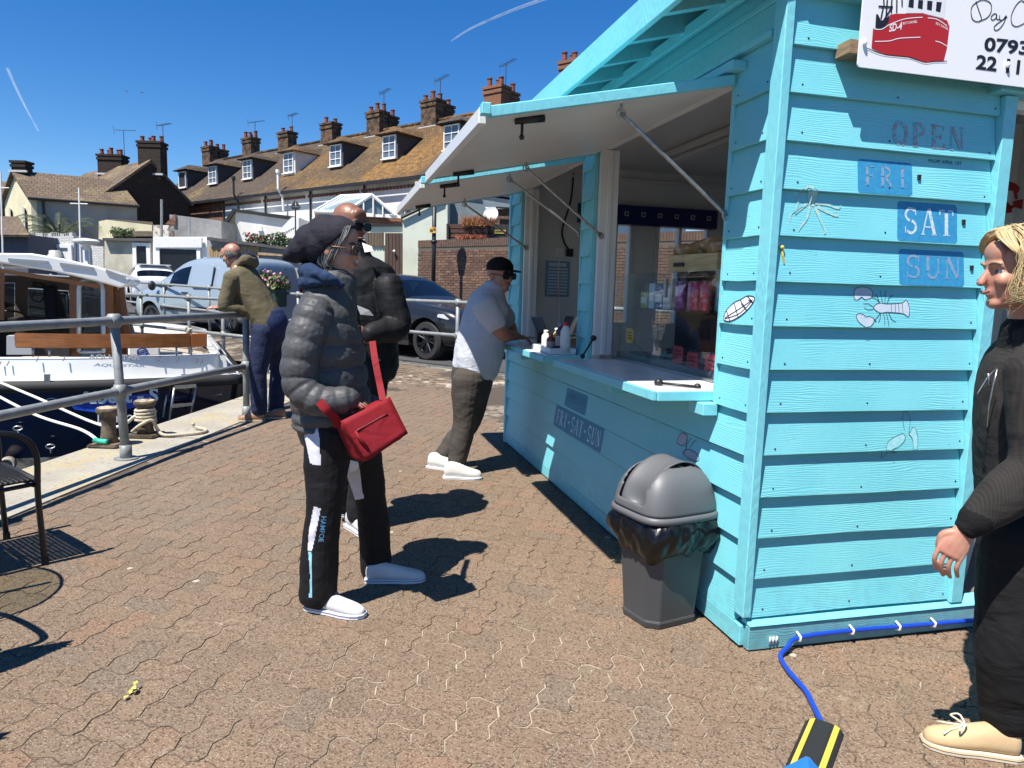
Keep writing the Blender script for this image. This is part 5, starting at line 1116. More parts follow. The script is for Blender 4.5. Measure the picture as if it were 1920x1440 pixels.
for s in (-1, 1):
    b = MB(); b.ell((.98, s*1.03, 1.10), (V((.07, 0, 0)), V((0, .10, 0)), V((0, 0, .12))), 12, 8); b.build('door_mirror', m_trim, van, True)
    for x0_, x1_ in ((-.95, -.22), (-1.8, -1.08)):
        b = MB(); P_ = []
        for cx_, cz_, a in ((x1_-.1, 1.18, -90), (x1_-.1, 1.58, 0), (x0_+.1, 1.58, 90), (x0_+.1, 1.18, 180)):
            for k in range(5): xx, zz = cx_+.08*math.cos(R(a+k*22.5)), cz_+.08*math.sin(R(a+k*22.5)); P_.append(V((xx, s*(.915-.205*((zz-1.06)/.76)**1.3*.85+.004), zz)))
        b.prism(P_, (0, -s*.03, 0)); b.build('side_panel', m_panel, van, bevel=.008)
    b = MB(); b.bx(-.9, .85, s*.91, s*.93, .52, .62); b.build('rubbing_strip', m_trim, van, bevel=.01)
    b = MB(); b.prism([(2.02, s*.5, .9), (1.62, s*.87, .96), (1.62, s*.89, .82), (2.0, s*.62, .76)], (-.03, s*.01, 0)); b.build('headlight', m_lamp, van)
    b = MB(); b.bx(-2.14, -2.02, s*.86, s*.905, .95, 1.35); b.build('tail_lamp', m_tail, van, bevel=.01)
    b = MB(); b.bx(-.15, .05, s*.915, s*.94, .93, .97); b.build('door_handle', m_trim, van)
vbox(van, 'bumper', m_trim, (2.05, 0, .40), (.16, 1.4, .22), None, .03); vbox(van, 'roof_vent', m_trim, (-1.25, -.45, 1.835), (.35, .12, .02), None, .004)
# white hatchback seen from behind, further along
m_whitepaint = M('white_car_paint', (.72, .73, .74), .25, coat=.8)
HAT = [(2.1, .40, .60, .64, .62, .45), (2.0, .26, .80, .85, .80, .62), (1.5, .2, .92, .99, .88, .70), (1.0, .2, .96, 1.05, .89, .68), (.25, .2, .98, 1.44, .89, .56), (-.3, .2, 1.0, 1.54, .89, .57), (-1.1, .2, 1.02, 1.53, .89, .56), (-1.25, .2, 1.03, 1.50, .89, .56), (-1.75, .24, 1.03, 1.30, .87, .57), (-1.98, .28, .98, 1.04, .84, .62), (-2.08, .38, .88, .92, .76, .6)]
hp_ = at(262, 570, 27.5); hat = vehicle('white_hatchback', 'white hatchback seen from behind, parked ahead of the pale blue van', V((hp_.x, hp_.y+.8, gz(hp_.y))), R(124), HAT, m_whitepaint, [(1.3, .74), (1.3, -.74), (-1.3, .74), (-1.3, -.74)], .33, 7, (.45, .46, .47), (4, 5, 6), (3,), (8, ))
for s in (-1, 1): b = MB(); b.prism([(-1.86, s*.84, 1.02), (-1.98, s*.60, .98), (-2.0, s*.64, .80), (-1.9, s*.86, .76)], (-.07, s*.02, 0)); b.build('tail_lamp', m_tail, hat, bevel=.01)
vbox(hat, 'number_plate', M('yellow_plate', (.62, .5, .08), .4), (-2.09, 0, .68), (.02, .5, .11)); vbox(hat, 'bumper', m_trim, (-2.04, 0, .36), (.14, 1.4, .14), None, .03); vbox(hat, 'spoiler', m_whitepaint, (-1.45, 0, 1.50), (.35, 1.1, .04), None, .01)
# ---------------------------------------------------------------- buildings
m_render_w = M('white_render', (.66, .65, .61), .85, var=(1.2, (.55, .54, .50), .4, .7), bump=(30, .2, .01))
m_render_c = M('cream_render', (.62, .57, .38), .85, var=(1.5, (.52, .48, .33), .4, .7), bump=(30, .2, .01))
m_render_g = M('grey_render', (.30, .30, .30), .85, var=(1.2, (.24, .245, .25), .4, .7), bump=(30, .2, .01))
m_render_b = M('slate_blue_render', (.13, .165, .185), .85, var=(1.4, (.20, .23, .24), .45, .7), bump=(30, .2, .01))
m_render_p = M('pale_green_render', (.60, .63, .52), .85, var=(1.5, (.52, .55, .46), .45, .7))
m_brickr = brickmat('red_brick', (.20, .075, .045), (.26, .10, .06), (.25, .21, .17), patch=(3, (.12, .06, .04), .5, .7))
m_brickb = brickmat('brown_brick', (.15, .085, .055), (.20, .12, .075), (.11, .09, .07), patch=(2.5, (.28, .23, .17), .66, .8))
m_brickd = brickmat('soot_brick', (.040, .030, .025), (.060, .042, .032), (.025, .022, .02))
m_chim = brickmat('chimney_brick', (.16, .09, .05), (.20, .12, .065), (.10, .08, .06), patch=(4, (.05, .038, .03), .42, .58))
m_chimr = brickmat('chimney_brick_red', (.24, .10, .055), (.28, .13, .07), (.16, .12, .09))
m_pot = M('chimney_pot', (.23, .06, .035), .8, var=(8, (.12, .05, .035), .4, .6)); m_potd = M('chimney_pot_dark', (.05, .035, .03), .8)
m_tileA = tilemat('lichen_tiles', (.088, .066, .048), (.115, .082, .056), (.20, .115, .04), (.44, .64)); m_tileB = tilemat('plain_tiles', (.085, .067, .056), (.10, .078, .064), (.22, .16, .07), (.55, .75)); m_tileC = tilemat('pantiles', (.125, .092, .07), (.16, .12, .09), (.30, .24, .12), (.5, .7), .25, .28); m_tileO = tilemat('orange_lichen_tiles', (.115, .072, .042), (.145, .088, .048), (.23, .125, .042), (.36, .58))
m_slate = M('slate_roof', (.06, .06, .062), .8, var=(2, (.09, .085, .08), .4, .6)); m_frame = M('window_white', (.75, .75, .74), .5); m_lead = M('lead_flashing', (.45, .45, .45), .6); m_black2 = M('gutter_black', (.015, .015, .016), .5); m_aer = M('aerial', (.12, .12, .12), .4, .7)
def uvmap(me, udir, vdir):
    uv = me.uv_layers.new(name='UVMap'); U_, V_ = V(udir), V(vdir)
    for lp in me.loops: c = me.vertices[lp.vertex_index].co; uv.data[lp.index].uv = (c.dot(U_), c.dot(V_))
def slab(par, name, quad, th, mat, nrm=None):
    q = [V(p) for p in quad]; n = (q[1]-q[0]).cross(q[3]-q[0]).normalized(); n = n if n.z > 0 else -n
    b = MB(); b.hexa([p-n*th for p in q], q); me = b.mesh(name, mat); u = (q[1]-q[0]).normalized(); uvmap(me, u, n.cross(u)); return linkobj(name, me, par)
def window(par, c, wd, ht, out, cols=2, rows=2, dep=.08, pane=None):
    """window on a facade: c centre, out = outward unit vector; frame with glazing bars and a pane"""
    out = V(out).normalized(); r = V((0, 0, 1)).cross(out).normalized(); c = V(c); b = MB(); Mx = Matrix((r, out, V((0, 0, 1)))).transposed(); fw_ = .055
    for s in (-1, 1): b.box(c+r*(s*(wd/2-fw_/2))+out*.01, (fw_, dep, ht), Mx); b.box(c+V((0, 0, s*(ht/2-fw_/2)))+out*.012, (wd-2*fw_, dep, fw_), Mx)
    for k in range(1, cols): b.box(c+r*(-wd/2+wd*k/cols)+out*.005, (.03, dep*.7, ht-2*fw_), Mx)
    for k in range(1, rows): b.box(c+V((0, 0, -ht/2+ht*k/rows))+out*.004, (wd-2*fw_, dep*.65, .03), Mx)
    w_ = b.build('window', m_frame, par)
    b = MB(); b.box(c-out*.012, (wd-.06, .01, ht-.06), Mx); b.build('pane', pane or m_winglass, w_)
    b = MB(); b.box(c+out*.05-V((0, 0, ht/2+.03)), (wd+.12, .14, .05), Mx); b.build('sill', m_frame, w_)
    return w_
def chimney(par, c, wx, wy, h, mat, pots, potc=None, aerial=0, cap=True, rg=random.Random(5)):
    b = MB(); c = V(c); b.box(c+V((0, 0, h/2)), (wx, wy, h)); ch = b.build('chimney', mat, par)
    b = MB(); b.box(c+V((0, 0, h-.22)), (wx+.10, wy+.10, .14)); b.box(c+V((0, 0, h-.02)), (wx+.14, wy+.14, .12)); b.build('chimney_band', mat, ch)
    for k in range(pots):
        p = c+V((-wx/2+wx*(k+.5)/pots, wy*(.18 if k % 2 else -.18), h+.04)); hh = rg.uniform(.26, .44); b = MB(); b.lathe([(.12, 0), (.105, hh*.85), (.13, hh*.88), (.13, hh), (.09, hh)], p, 12); b.build('chimney_pot', potc or m_pot, ch, auto=True)
    b = MB(); b.box(c+V((0, -wy/2-.02, .25)), (wx+.25, .10, .10)); b.build('flashing', m_lead, ch)
    if aerial: aerial_on(ch, c+V((wx/2, 0, h-.5)), 1.5 if aerial == 1 else 2.0, rg)
    return ch
def aerial_on(par, p, h, rg=random.Random(8)):
    b = MB(); b.tube([p, p+V((0, 0, h))], .02, 6); a = rg.uniform(-.5, .9); d = V((math.cos(a), math.sin(a), rg.uniform(-.1, .1))); q = V((-d.y, d.x, 0)); t0 = p+V((0, 0, h))
    b.tube([t0-d*.5, t0+d*.7], .014, 6)
    for k in range(7): c = t0+d*(-.35+.16*k); b.tube([c-q*.17, c+q*.17], .009, 5)
    b.tube([t0-d*.5+V((0, 0, -.22)), t0-d*.55+V((0, 0, .22))], .012, 5); b.build('aerial', m_aer, par)
# ---- the terrace: seven houses, all their backs towards us
bounds = [-38.6, -33.45, -29.4, -25.1, -21.05, -16.85, -12.65, -8.4, -4.2]
D0, DR, ZE, ZR = 13.0, 17.0, 6.3, 9.8
looks = [('dark tiled end house of the terrace with a brown brick back wall', m_brickd, m_tileB, m_chim, 3), ('terrace house with a red brick back wall and white sash window', m_brickr, m_tileB, m_chim, 4), ('white terrace house with grey-brown tiles, third from the far end', m_render_w, m_tileB, m_chim, 2), ('white terrace house with mottled lichen tiles and a sash window', m_render_w, m_tileA, m_chim, 2), ('white terrace house with lichen tiles and an open dormer window', m_render_w, m_tileA, m_chim, 4), ('white terrace house with bright orange lichen on its roof beside the hatch flap', m_render_w, m_tileO, m_chim, 4), ('terrace house with clean brown tiles and two square back windows', m_render_w, m_tileB, m_chimr, 3), ('nearest terrace house, mostly hidden by the kiosk roof', m_render_w, m_tileB, m_chimr, 4)]
dorm = [-36.0, -32.2, -28.3, -24.2, -20.1, -16.05, -12.0, None]
def rfz(d): return ZE+(ZR-ZE)*(d-D0+.35)/(DR-D0+.35)
for i, (lab, wm, tm, cm, np_) in enumerate(looks):
    x0, x1 = bounds[i]+.005, bounds[i+1]-.005; h_ = thing('terrace_house', lab, 'house', RW((x0, D0, 0)), ROADROT, group='terrace houses with dormers and chimney stacks')
    o = lambda x, y, z: V((x-x0, y-D0, z))
    b = MB(); b.prism([o(x0, D0, -.1), o(x0, DR+4, -.1), o(x0, DR+4, ZE), o(x0, DR, ZR-.15), o(x0, D0, ZE)], (x1-x0, 0, 0)); b.build('wall', wm, h_)
    rf_ = slab(h_, 'roof', [o(x0, D0-.35, ZE), o(x1, D0-.35, ZE), o(x1, DR, ZR), o(x0, DR, ZR)], .12, tm); slab(h_, 'roof', [o(x0, DR, ZR), o(x1, DR, ZR), o(x1, DR+4.3, ZE), o(x0, DR+4.3, ZE)], .12, tm)
    b = MB(); b.bx(0, x1-x0, -.02, .30, ZR-.06, ZR+.06); bb = MB(); bb.tube([o(x0, DR, ZR+.0), o(x1, DR, ZR+.0)], .11, 8); bb.build('ridge_tiles', tm, rf_)
    b = MB(); b.bx(0, x1-x0, -.46, -.36, ZE-.16, ZE-.04); b.build('gutter', m_black2, h_); b = MB(); b.tube([o(x0+.25, D0-.08, ZE-.1), o(x0+.25, D0-.08, 0)], .05, 8); b.build('downpipe', m_black2, h_)
    b = MB()
    for k in range(int((x1-x0)/.24)): b.bx(.05+k*.24, .16+k*.24, -.10, .0, ZE-.42, ZE-.28)
    b.build('dentil_course', m_brickr if i > 0 else m_brickd, h_)
    chimney(h_, o(x0+.58, DR-.05, ZR-.60), 1.05, .62, 1.95 if i > 6 else 1.55 if i not in (2, 3) else 1.45, cm, np_, aerial=(1 if i in (1, 2, 4, 5, 6) else 0))
    if i in (0, 4, 5, 6): chimney(h_, o(x0+.58, DR+.72, ZR-.9), .85, .62, 1.75, cm, 2)
    if dorm[i] is not None:
        dx = dorm[i]; dd = D0+1.0; zb = rfz(dd); zt_ = zb+1.25; back = D0-.35+(zt_-ZE)/((ZR-ZE)/(DR-D0+.35)); b = MB(); side = m_render_w if i == 3 else M('dormer_cheek', (.045, .045, .047), .8)
        b.prism([o(dx-.55, dd, zb-.1), o(dx-.55, dd, zt_), o(dx-.55, back, zt_)], (1.1, 0, 0)); dm = b.build('dormer', side, h_)
        q = [o(dx-.78, dd-.28, zt_), o(dx+.78, dd-.28, zt_), o(dx+.62, back-.1, zt_+.02), o(dx-.62, back-.1, zt_+.02)]; rg1, rg2 = o(dx-.1, dd+.45, zt_+.42), o(dx-.0, back+.65, zt_+.46)
        for nm, qq in (('f', [q[0], q[1], rg1]), ('r', [q[1], o(dx+.62, back+.15, zt_), rg2, rg1]), ('l', [o(dx-.62, back+.15, zt_), q[0], rg1, rg2])):
            n_ = (qq[1]-qq[0]).cross(qq[2]-qq[0]).normalized(); b = MB(); b.prism(qq, -n_*.07 if n_.z > 0 else n_*.07); me = b.mesh('dormer_roof', tm); u_ = (qq[1]-qq[0]).normalized(); uvmap(me, u_, n_.cross(u_)); linkobj('dormer_roof', me, dm)
        if i == 0: window(dm, o(dx, dd-.03, (zb+zt_)/2+.02), .95, 1.0, (0, -1, 0), 1, 1, pane=m_dark)
        else: window(dm, o(dx, dd-.03, (zb+zt_)/2+.02), .92, 1.05, (0, -1, 0), 2, 3)
    for k, (fx, zz) in enumerate(((.30, 4.35), (.72, 4.35))):
        if i in (2, 3) and k == 0: continue
        window(h_, o(x0+(x1-x0)*fx, D0-.02, zz), 1.0, 1.25, (0, -1, 0), 2, 4 if i > 1 else 2)
    window(h_, o(x0+(x1-x0)*.5, D0-.02, 1.6), 1.1, 1.3, (0, -1, 0), 2, 2)
    if i in (0, 2, 3): b = MB(); b.tube([o(x0+2.2, D0-.25, ZE-1.0), o(x0+2.2, D0-.3, ZE-.3), o(x0+2.2, D0-.55, ZE+.1), o(x0+2.2, D0-.55, ZE+.9)], .06, 8); b.lathe([(.09, 0), (.11, .05), (.11, .2)], o(x0+2.2, D0-.55, ZE+.85), 10); b.build('flue_pipe', m_frame if i != 2 else m_black2, h_)
# ---- traced blocks: a polygon of the photograph set up at its own distance, with real depth
def pblock(par, name, px, Y, dep, mat):
    b = MB(); b.prism([at(x, y, Y) for x, y in px], (0, dep, 0)); return b.build(name, mat, par, False, True)
def low(x, Y): p = at(x, 500, Y); return proj(V((p.x, Y, -.1)))
def pwin(par, x0, y0, x1, y1, Y, cols=2, rows=2, pane=None):
    a, c = at(x0, y0, Y), at(x1, y1, Y); m = inv_of(par) @ ((a+c)/2); return window(par, m-V((0, .0, 0)), abs(c.x-a.x), abs(a.z-c.z), (0, -1, 0), cols, rows, pane=pane)
# cream gabled house at the far left, long tiled roof
Yc = 36.5
c1 = at(57, 368, Yc); c0 = at(8, 374, Yc+3.2); ax = V((math.cos(R(30)), math.sin(R(30)), 0)); gv = V((c0.x-c1.x, c0.y-c1.y, 0)); L_ = 4.7; zE = c1.z; apex = at(38, 320, (Yc+Yc+3.2)/2); zA = apex.z
hs_ = thing('cream_house', 'cream rendered gabled house with a long tiled roof at the far left', 'house', V((c1.x, c1.y, -.1)))
b = MB(); A_ = V((c1.x, c1.y, 0)); B2_ = A_+gv; mid = A_+gv*.5
b.prism([A_+V((0, 0, -.1)), A_+V((0, 0, zE)), mid+V((0, 0, zA-.1)), B2_+V((0, 0, zE)), B2_+V((0, 0, -.1))], ax*.25); b.build('gable_wall', m_render_c, hs_, False, True)
b = MB(); b.prism([A_+ax*.255+V((0, 0, -.1)), A_+ax*.255+V((0, 0, zE)), A_+ax*L_+V((0, 0, zE)), A_+ax*L_+V((0, 0, -.1))], gv*.98); b.build('side_wall', m_render_g, hs_, False, True)
gm = gv.normalized()
def wslab(par, name, quad, th, mat):
    Mi = inv_of(par); return slab(par, name, [Mi @ q for q in quad], th, mat)
wslab(hs_, 'roof', [A_-gm*.35-ax*.2+V((0, 0, zE-.1)), A_-gm*.35+ax*L_+V((0, 0, zE-.1)), mid+ax*L_+V((0, 0, zA)), mid-ax*.2+V((0, 0, zA))], .12, m_tileC); wslab(hs_, 'roof', [mid-ax*.2+V((0, 0, zA)), mid+ax*L_+V((0, 0, zA)), B2_+gm*.35+ax*L_+V((0, 0, zE-.1)), B2_+gm*.35-ax*.2+V((0, 0, zE-.1))], .12, m_tileC)
chimney(hs_, inv_of(hs_) @ (mid+ax*.3+V((0, 0, zA-.3))), .7, .6, .75, m_brickd, 0)
b = MB(); b.tube([A_-gm*.38-ax*.2+V((0, 0, zE-.12)), A_-gm*.38+ax*L_+V((0, 0, zE-.12))], .07, 6); b.build('gutter', m_black2, hs_, False, True)
for (x0, y0, x1, y1) in ((149, 388, 162, 408), ): pwin(hs_, x0, y0, x1, y1, (A_+ax*3.2).y-.05)
nrm = -ax; gw = mid-ax*.03; window(hs_, inv_of(hs_) @ (A_+gv*.22-ax*.03+V((0, 0, zE-1.4))), .8, 1.8, -ax, 1, 2); window(hs_, inv_of(hs_) @ (A_+gv*.75-ax*.03+V((0, 0, zE-1.2))), .8, 1.6, -ax, 1, 2)
b = MB(); b.tube([A_+ax*.5-gm*.1+V((0, 0, zE)), A_+ax*.5-gm*.1], .06, 8); b.build('downpipe', m_black2, hs_, False, True)
# soot-dark brick house with gable towards the road, behind
hd = thing('dark_brick_house', 'soot-dark brick gabled house with a tall four-pot chimney', 'house', V((at(200, 400, 39).x, 39, -.1)))
e0 = at(201, 358, 39.0); zE2 = e0.z; P0 = V((e0.x, e0.y, 0)); P1 = P0+NX*4.4; ap = P0+NX*2.3; zA2 = at(283, 303, ap.y).z; LL = 9
b = MB(); b.prism([P0+V((0, 0, -.1)), P0+V((0, 0, zE2)), ap+V((0, 0, zA2)), P1+V((0, 0, zE2)), P1+V((0, 0, -.1))], EX*LL); b.build('gable_wall', m_brickd, hd, False, True)
wslab(hd, 'roof', [P0-NX*.3-EX*.12+V((0, 0, zE2-.2)), P0-NX*.3+EX*LL+V((0, 0, zE2-.2)), ap+EX*LL+V((0, 0, zA2+.1)), ap-EX*.12+V((0, 0, zA2+.1))], .12, m_tileC); wslab(hd, 'roof', [ap-EX*.12+V((0, 0, zA2+.1)), ap+EX*LL+V((0, 0, zA2+.1)), P1+NX*.3+EX*LL+V((0, 0, zE2-.2)), P1+NX*.3-EX*.12+V((0, 0, zE2-.2))], .12, m_slate)
Mi = inv_of(hd); chimney(hd, Mi @ (ap+NX*.35+EX*.45+V((0, 0, zA2-.9))), 1.25, .8, 2.0, m_brickd, 4, aerial=1); chimney(hd, Mi @ (ap+EX*4.8+V((0, 0, zA2-.6))), 1.4, .8, 1.35, m_brickd, 5, m_pot, 2)
b = MB(); b.prism([P0-NX*.5+EX*.3+V((0, 0, -.1)), P0-NX*.5+EX*.3+V((0, 0, zE2-.3)), P0+NX*.0+EX*.3+V((0, 0, zE2-.3)), P0+EX*.3+V((0, 0, -.1))], EX*3.2); b.build('bay', m_render_c, hd, False, True)
pwin(hd, 183, 372, 190, 405, P0.y-.4, 1, 2)
# lean-to in front of the dark gable
lt_ = thing('lean_to_shed', 'low lean-to with a dark tiled roof below the soot-dark gable', 'outbuilding', V((at(240, 440, 36).x, 36, -.1)))
pblock(lt_, 'wall', [(185, 415), (200, 412), (285, 422), (285, 560), (185, 560)], 36.3, 2, m_render_c)
wslab(lt_, 'roof', [at(212, 443, 35.4), at(287, 443, 35.4), at(286, 416, 38), at(200, 410, 38)], .12, m_tileB)
# garages across the back, each a thing
def garage(name, lab, px, Y, dep, wm, door=None, dm=None, fr=None, trim=None):
    xs = [p[0] for p in px]; g_ = thing(name, lab, 'garage', V((at((min(xs)+max(xs))/2, 500, Y).x, Y, -.1))); pblock(g_, 'wall', px, Y, dep, wm)
    if door:
        x0, y0, x1, y1 = door; pblock(g_, 'door', [(x0, y0), (x1, y0), (x1, y1), (x0, y1)], Y-.05, .045, dm)
        b = MB(); a0, a1 = at(x0, y0, Y-.1), at(x1, y1, Y-.1); b.bx(a0.x-.16, a0.x, Y-.12, Y-.002, -.1, a0.z+.14); b.bx(a1.x, a1.x+.16, Y-.12, Y-.002, -.1, a0.z+.14); b.bx(a0.x, a1.x, Y-.12, Y-.002, a0.z, a0.z+.14); b.build('door_frame', m_frame, g_, False, True)
    return g_
GB = 560
m_wbrick = brickmat('white_painted_brick', (.66, .66, .64), (.72, .72, .70), (.42, .42, .41), rot=(R(90), 0, 0)); m_blackdoor = M('black_garage_door', (.006, .006, .007), .4, var=(9, (.03, .03, .03), .62, .7)); m_wdoor = M('white_garage_door', (.70, .70, .70), .5)
YG = 33.0
g_ = garage('garage', 'white painted brick garage with a wide white door at the far left', [(52, 444), (138, 442), (140, GB), (53, GB)], YG, 4, m_wbrick, (62, 463, 131, 540), m_wdoor)
b = MB(); rg = random.Random(2)
for k in range(26): p = at(54+k*3.3, 443, YG+.2); b.box(p+V((0, 0, .05)), (.13, .3, .12+rg.uniform(0, .1)))
tag(b.build('parapet_stones', m_wbrick, g_, False, True), kind='stuff')
garage('garden_wall_section', 'narrow white brick wall with a pale gate between the garages', [(141, 458), (168, 460), (194, 462), (194, GB), (141, GB)], YG+.3, .4, m_wbrick, (151, 462, 163, 540), m_wdoor)
garage('rendered_outhouse', 'cream rendered outhouse with a dark open doorway', [(196, 449), (285, 450), (285, GB), (196, GB)], YG-.2, 3, M('stained_render', (.50, .47, .38), .9, var=(2, (.36, .33, .25), .4, .65)), (255, 461, 277, 540), m_blackdoor)
b = MB(); tp = thing('coping', 'flat dark coping slab along the rendered outhouse roof', 'coping', at(240, 447, YG-.3)); pblock(tp, 'slab', [(192, 446), (288, 447), (288, 452), (192, 451)], YG-.45, 3.4, m_slate)
g_ = garage('garage', 'white garage with a wide black door behind the pale blue van', [(287, 444), (392, 444), (392, GB), (287, GB)], YG-1, 5, m_frame, (299, 466, 371, 560), m_blackdoor)
pblock(g_, 'fascia', [(288, 446), (378, 446), (378, 464), (288, 464)], YG-1.18, .1, M('flaking_white', (.68, .68, .66), .7, var=(6, (.35, .33, .3), .62, .68), stretch=(1, 1, 4)))
pr = thing('pier', 'flaking white brick pier with pipes behind the black garage door', 'pier', V((at(298, 440, 35).x, 35, -.1))); pblock(pr, 'pier', [(287, 422), (316, 422), (316, 470), (287, 470)], 35, .6, M('flaking_pier', (.62, .58, .52), .9, var=(5, (.3, .2, .15), .5, .6)))
for x in (303, 355): tag(MB().tube([at(x, 374 if x < 320 else 408, 34.7), at(x, 446, 34.7)], .06, 8).build('vent_pole', m_galv), 'grey pole rising above the garage roofs '+('at the pier' if x < 320 else 'beside the grey shed'), 'pole')
sh = thing('grey_shed', 'grey flat-roofed shed with a red brick end above the garages', 'shed', V((at(360, 430, 36).x, 36, -.1))); pblock(sh, 'wall', [(318, 402), (415, 414), (416, 470), (318, 470)], 36, 3, M('grey_cladding', (.24, .24, .235), .8, var=(3, (.19, .19, .19), .4, .6))); pblock(sh, 'brick_end', [(310, 420), (329, 401), (329, 422)], 35.9, .09, m_brickr)
# timber-doored lock-up with sloping top
tl = thing('timber_lock_up', 'lock-up with pale timber boards and a sloping flat roof behind the olive hoodie', 'garage', V((at(440, 500, 31.5).x, 31.5, -.1)))
m_tboard = M('pale_timber', (.42, .29, .16), .8, var=(3, (.30, .20, .11), .4, .6), stretch=(8, 8, .6))
pblock(tl, 'roof', [(388, 444), (560, 466), (560, 471), (388, 450)], 31.3, 4, m_slate); pblock(tl, 'wall', [(388, 450), (560, 471), (560, GB), (388, GB)], 31.6, 3.4, m_render_g)
for k in range(22):
    x = 391+k*4.3; pblock(tl, 'board', [(x, 462), (x+3.9, 462), (x+3.9, GB), (x, GB)], 31.5-.02*(k % 2), .05, m_tboard)
pblock(tl, 'rail', [(484, 473), (560, 478), (560, 482), (484, 478)], 31.4, .06, m_tboard)
# white lean-to with stone gable
wl_ = thing('white_lean_to', 'white walled outbuilding with a sloping dark coping and flint gable', 'outbuilding', V((at(470, 430, 38).x, 38, -.1)))
pblock(wl_, 'wall', [(441, 395), (545, 410), (545, 475), (441, 475)], 38, 4, m_render_w); pblock(wl_, 'flint_gable', [(404, 446), (440, 396), (440, 475), (404, 475)], 37.95, .3, brickmat('flint_wall', (.40, .34, .20), (.28, .25, .17), (.45, .38, .22), bw=.16, bh=.13, ms=.02)); pblock(wl_, 'coping', [(400, 444), (436, 391), (560, 407), (560, 414), (440, 397), (405, 447)], 37.8, .6, m_black2)
pwin(wl_, 486, 424, 491, 431, 37.97, 1, 1)
ws = thing('white_gable_shed', 'small white gabled shed with bunting behind the dark knitted hat', 'shed', V((at(550, 440, 34).x, 34, -.1))); pblock(ws, 'wall', [(515, 440), (546, 408), (560, 408), (560, 480), (515, 480)], 34, 3, m_frame)
b = MB()
for k in range(9): p = at(520+k*4, 437-k*1.2+2*math.sin(k*.6), 33.8); b.prism([p, p+V((.09, 0, 0)), p+V((.045, 0, -.13))], (0, .01, 0))
tag(b.build('bunting', m_dark, ws, False, True), kind='stuff')
wv2 = thing('boat_weathervane', 'dark sailing boat weathervane on a pole above the white shed', 'weathervane', at(554, 412, 33)); wv_i = 33
b = MB(); b.tube([at(554, 440, 33), at(554, 392, 33)], .035, 6); b.build('pole', m_dark, wv2, False, True)
for nm, q in (('hull', [(544, 388), (564, 388), (560, 393), (548, 393)]), ('sail', [(553, 374), (553, 387), (545, 387)]), ('jib', [(555, 376), (555, 387), (563, 387)])): pblock(wv2, nm, q, 33, .03, m_dark)
# conservatory
cv = thing('conservatory', 'white framed glass conservatory roof behind the bald man', 'conservatory', V((at(670, 400, 31).x, 31, -.1)))
Yv = 30.5
pblock(cv, 'base_wall', [(590, 402), (752, 408), (752, 421), (590, 415)], Yv+.3, 3.2, m_brickr); pblock(cv, 'lower_wall', [(590, 415.2), (752, 421.2), (752, 500), (590, 500)], Yv+.4, 3.0, m_render_w); pblock(cv, 'eaves_beam', [(588, 396), (752, 404), (752, 409), (588, 401)], Yv, .2, m_frame)
apx = at(698, 366, Yv); eL, eR_ = at(590, 397, Yv), at(742, 404, Yv); gl = at(648, 399, Yv)
rb = at(640, 368, Yv+2.6)
wslab(cv, 'roof_pane', [eL, gl, apx, rb], .03, M('conservatory_glass', (.30, .42, .46), .12, spec=.8))
for k in range(8):
    f = k/7; b = MB(); b.tube([eL.lerp(gl, f)+V((0, -.03, .04)), rb.lerp(apx, f)+V((0, -.03, .04))], .045, 6); b.build('glazing_bar', m_frame, cv, False, True)
for p, q in ((gl, apx), (apx, eR_), (rb, apx), (eL, gl)): b = MB(); b.tube([p+V((0, -.05, 0)), q+V((0, -.05, 0))], .07, 6); b.build('frame_bar', m_frame, cv, False, True)
b = MB(); b.prism([gl+V((.05, .05, .05)), eR_+V((-.1, .05, .05)), apx+V((0, .05, -.08))], (0, .03, 0)); b.build('gable_pane', m_winglass, cv, False, True)
for x in (665, 682, 700, 718): b = MB(); b.tube([at(x, 402, Yv-.05), at(x, 402-(34*(1-abs(x-698)/48)), Yv-.05)], .04, 6); b.build('gable_mullion', m_frame, cv, False, True)
# pale house end with sloping eave, slate-blue block, fence and brick wall beside the kiosk
pe = thing('pale_house_end', 'pale green rendered house end with sloping eave beside the lamp column', 'house', V((at(795, 430, 27).x, 27, -.1)))
pblock(pe, 'wall', [(755, 408), (837, 366), (839, 366), (839, 560), (755, 560)], 27, 4, m_render_p); pblock(pe, 'upper_wall', [(778, 340), (838, 340), (838, 366), (836, 367), (778, 395)], 27.5, 3, m_render_c); b = MB(); b.tube([at(752, 408, 26.9), at(828, 372, 26.9), at(832, 340, 26.9)], .06, 8); b.build('gutter', m_black2, pe, False, True)
pu = thing('white_rear_extension', 'white rear extension behind the conservatory', 'house', V((at(730, 400, 35).x, 35, -.1))); pblock(pu, 'wall', [(700, 352), (780, 352), (780, 480), (700, 480)], 35.5, 2, m_render_w); pwin(pu, 703, 352, 728, 384, 35.45, 3, 3); b = MB(); b.tube([at(742, 402, 33), at(752, 402, 33), at(768, 384, 33)], .05, 6); b.build('waste_pipe', m_galv, pu, False, True)
sbk = thing('slate_blue_house', 'slate blue rendered house wall behind the brick wall and kiosk', 'house', V((at(890, 400, 28).x, 28, -.1))); pblock(sbk, 'wall', [(838, 360), (900, 366), (965, 376), (1010, 378), (1010, 560), (838, 560)], 28, 4, m_render_b); pblock(sbk, 'roof_edge', [(838, 357), (902, 366), (902, 371), (838, 362)], 27.9, 2, m_black2); pblock(sbk, 'back_wall', [(860, 340), (1100, 330), (1100, 400), (860, 400)], 32.5, 2, m_render_w); pblock(sbk, 'roof_edge', [(902, 357), (970, 368), (970, 373), (902, 362)], 27.9, 2, m_black2)
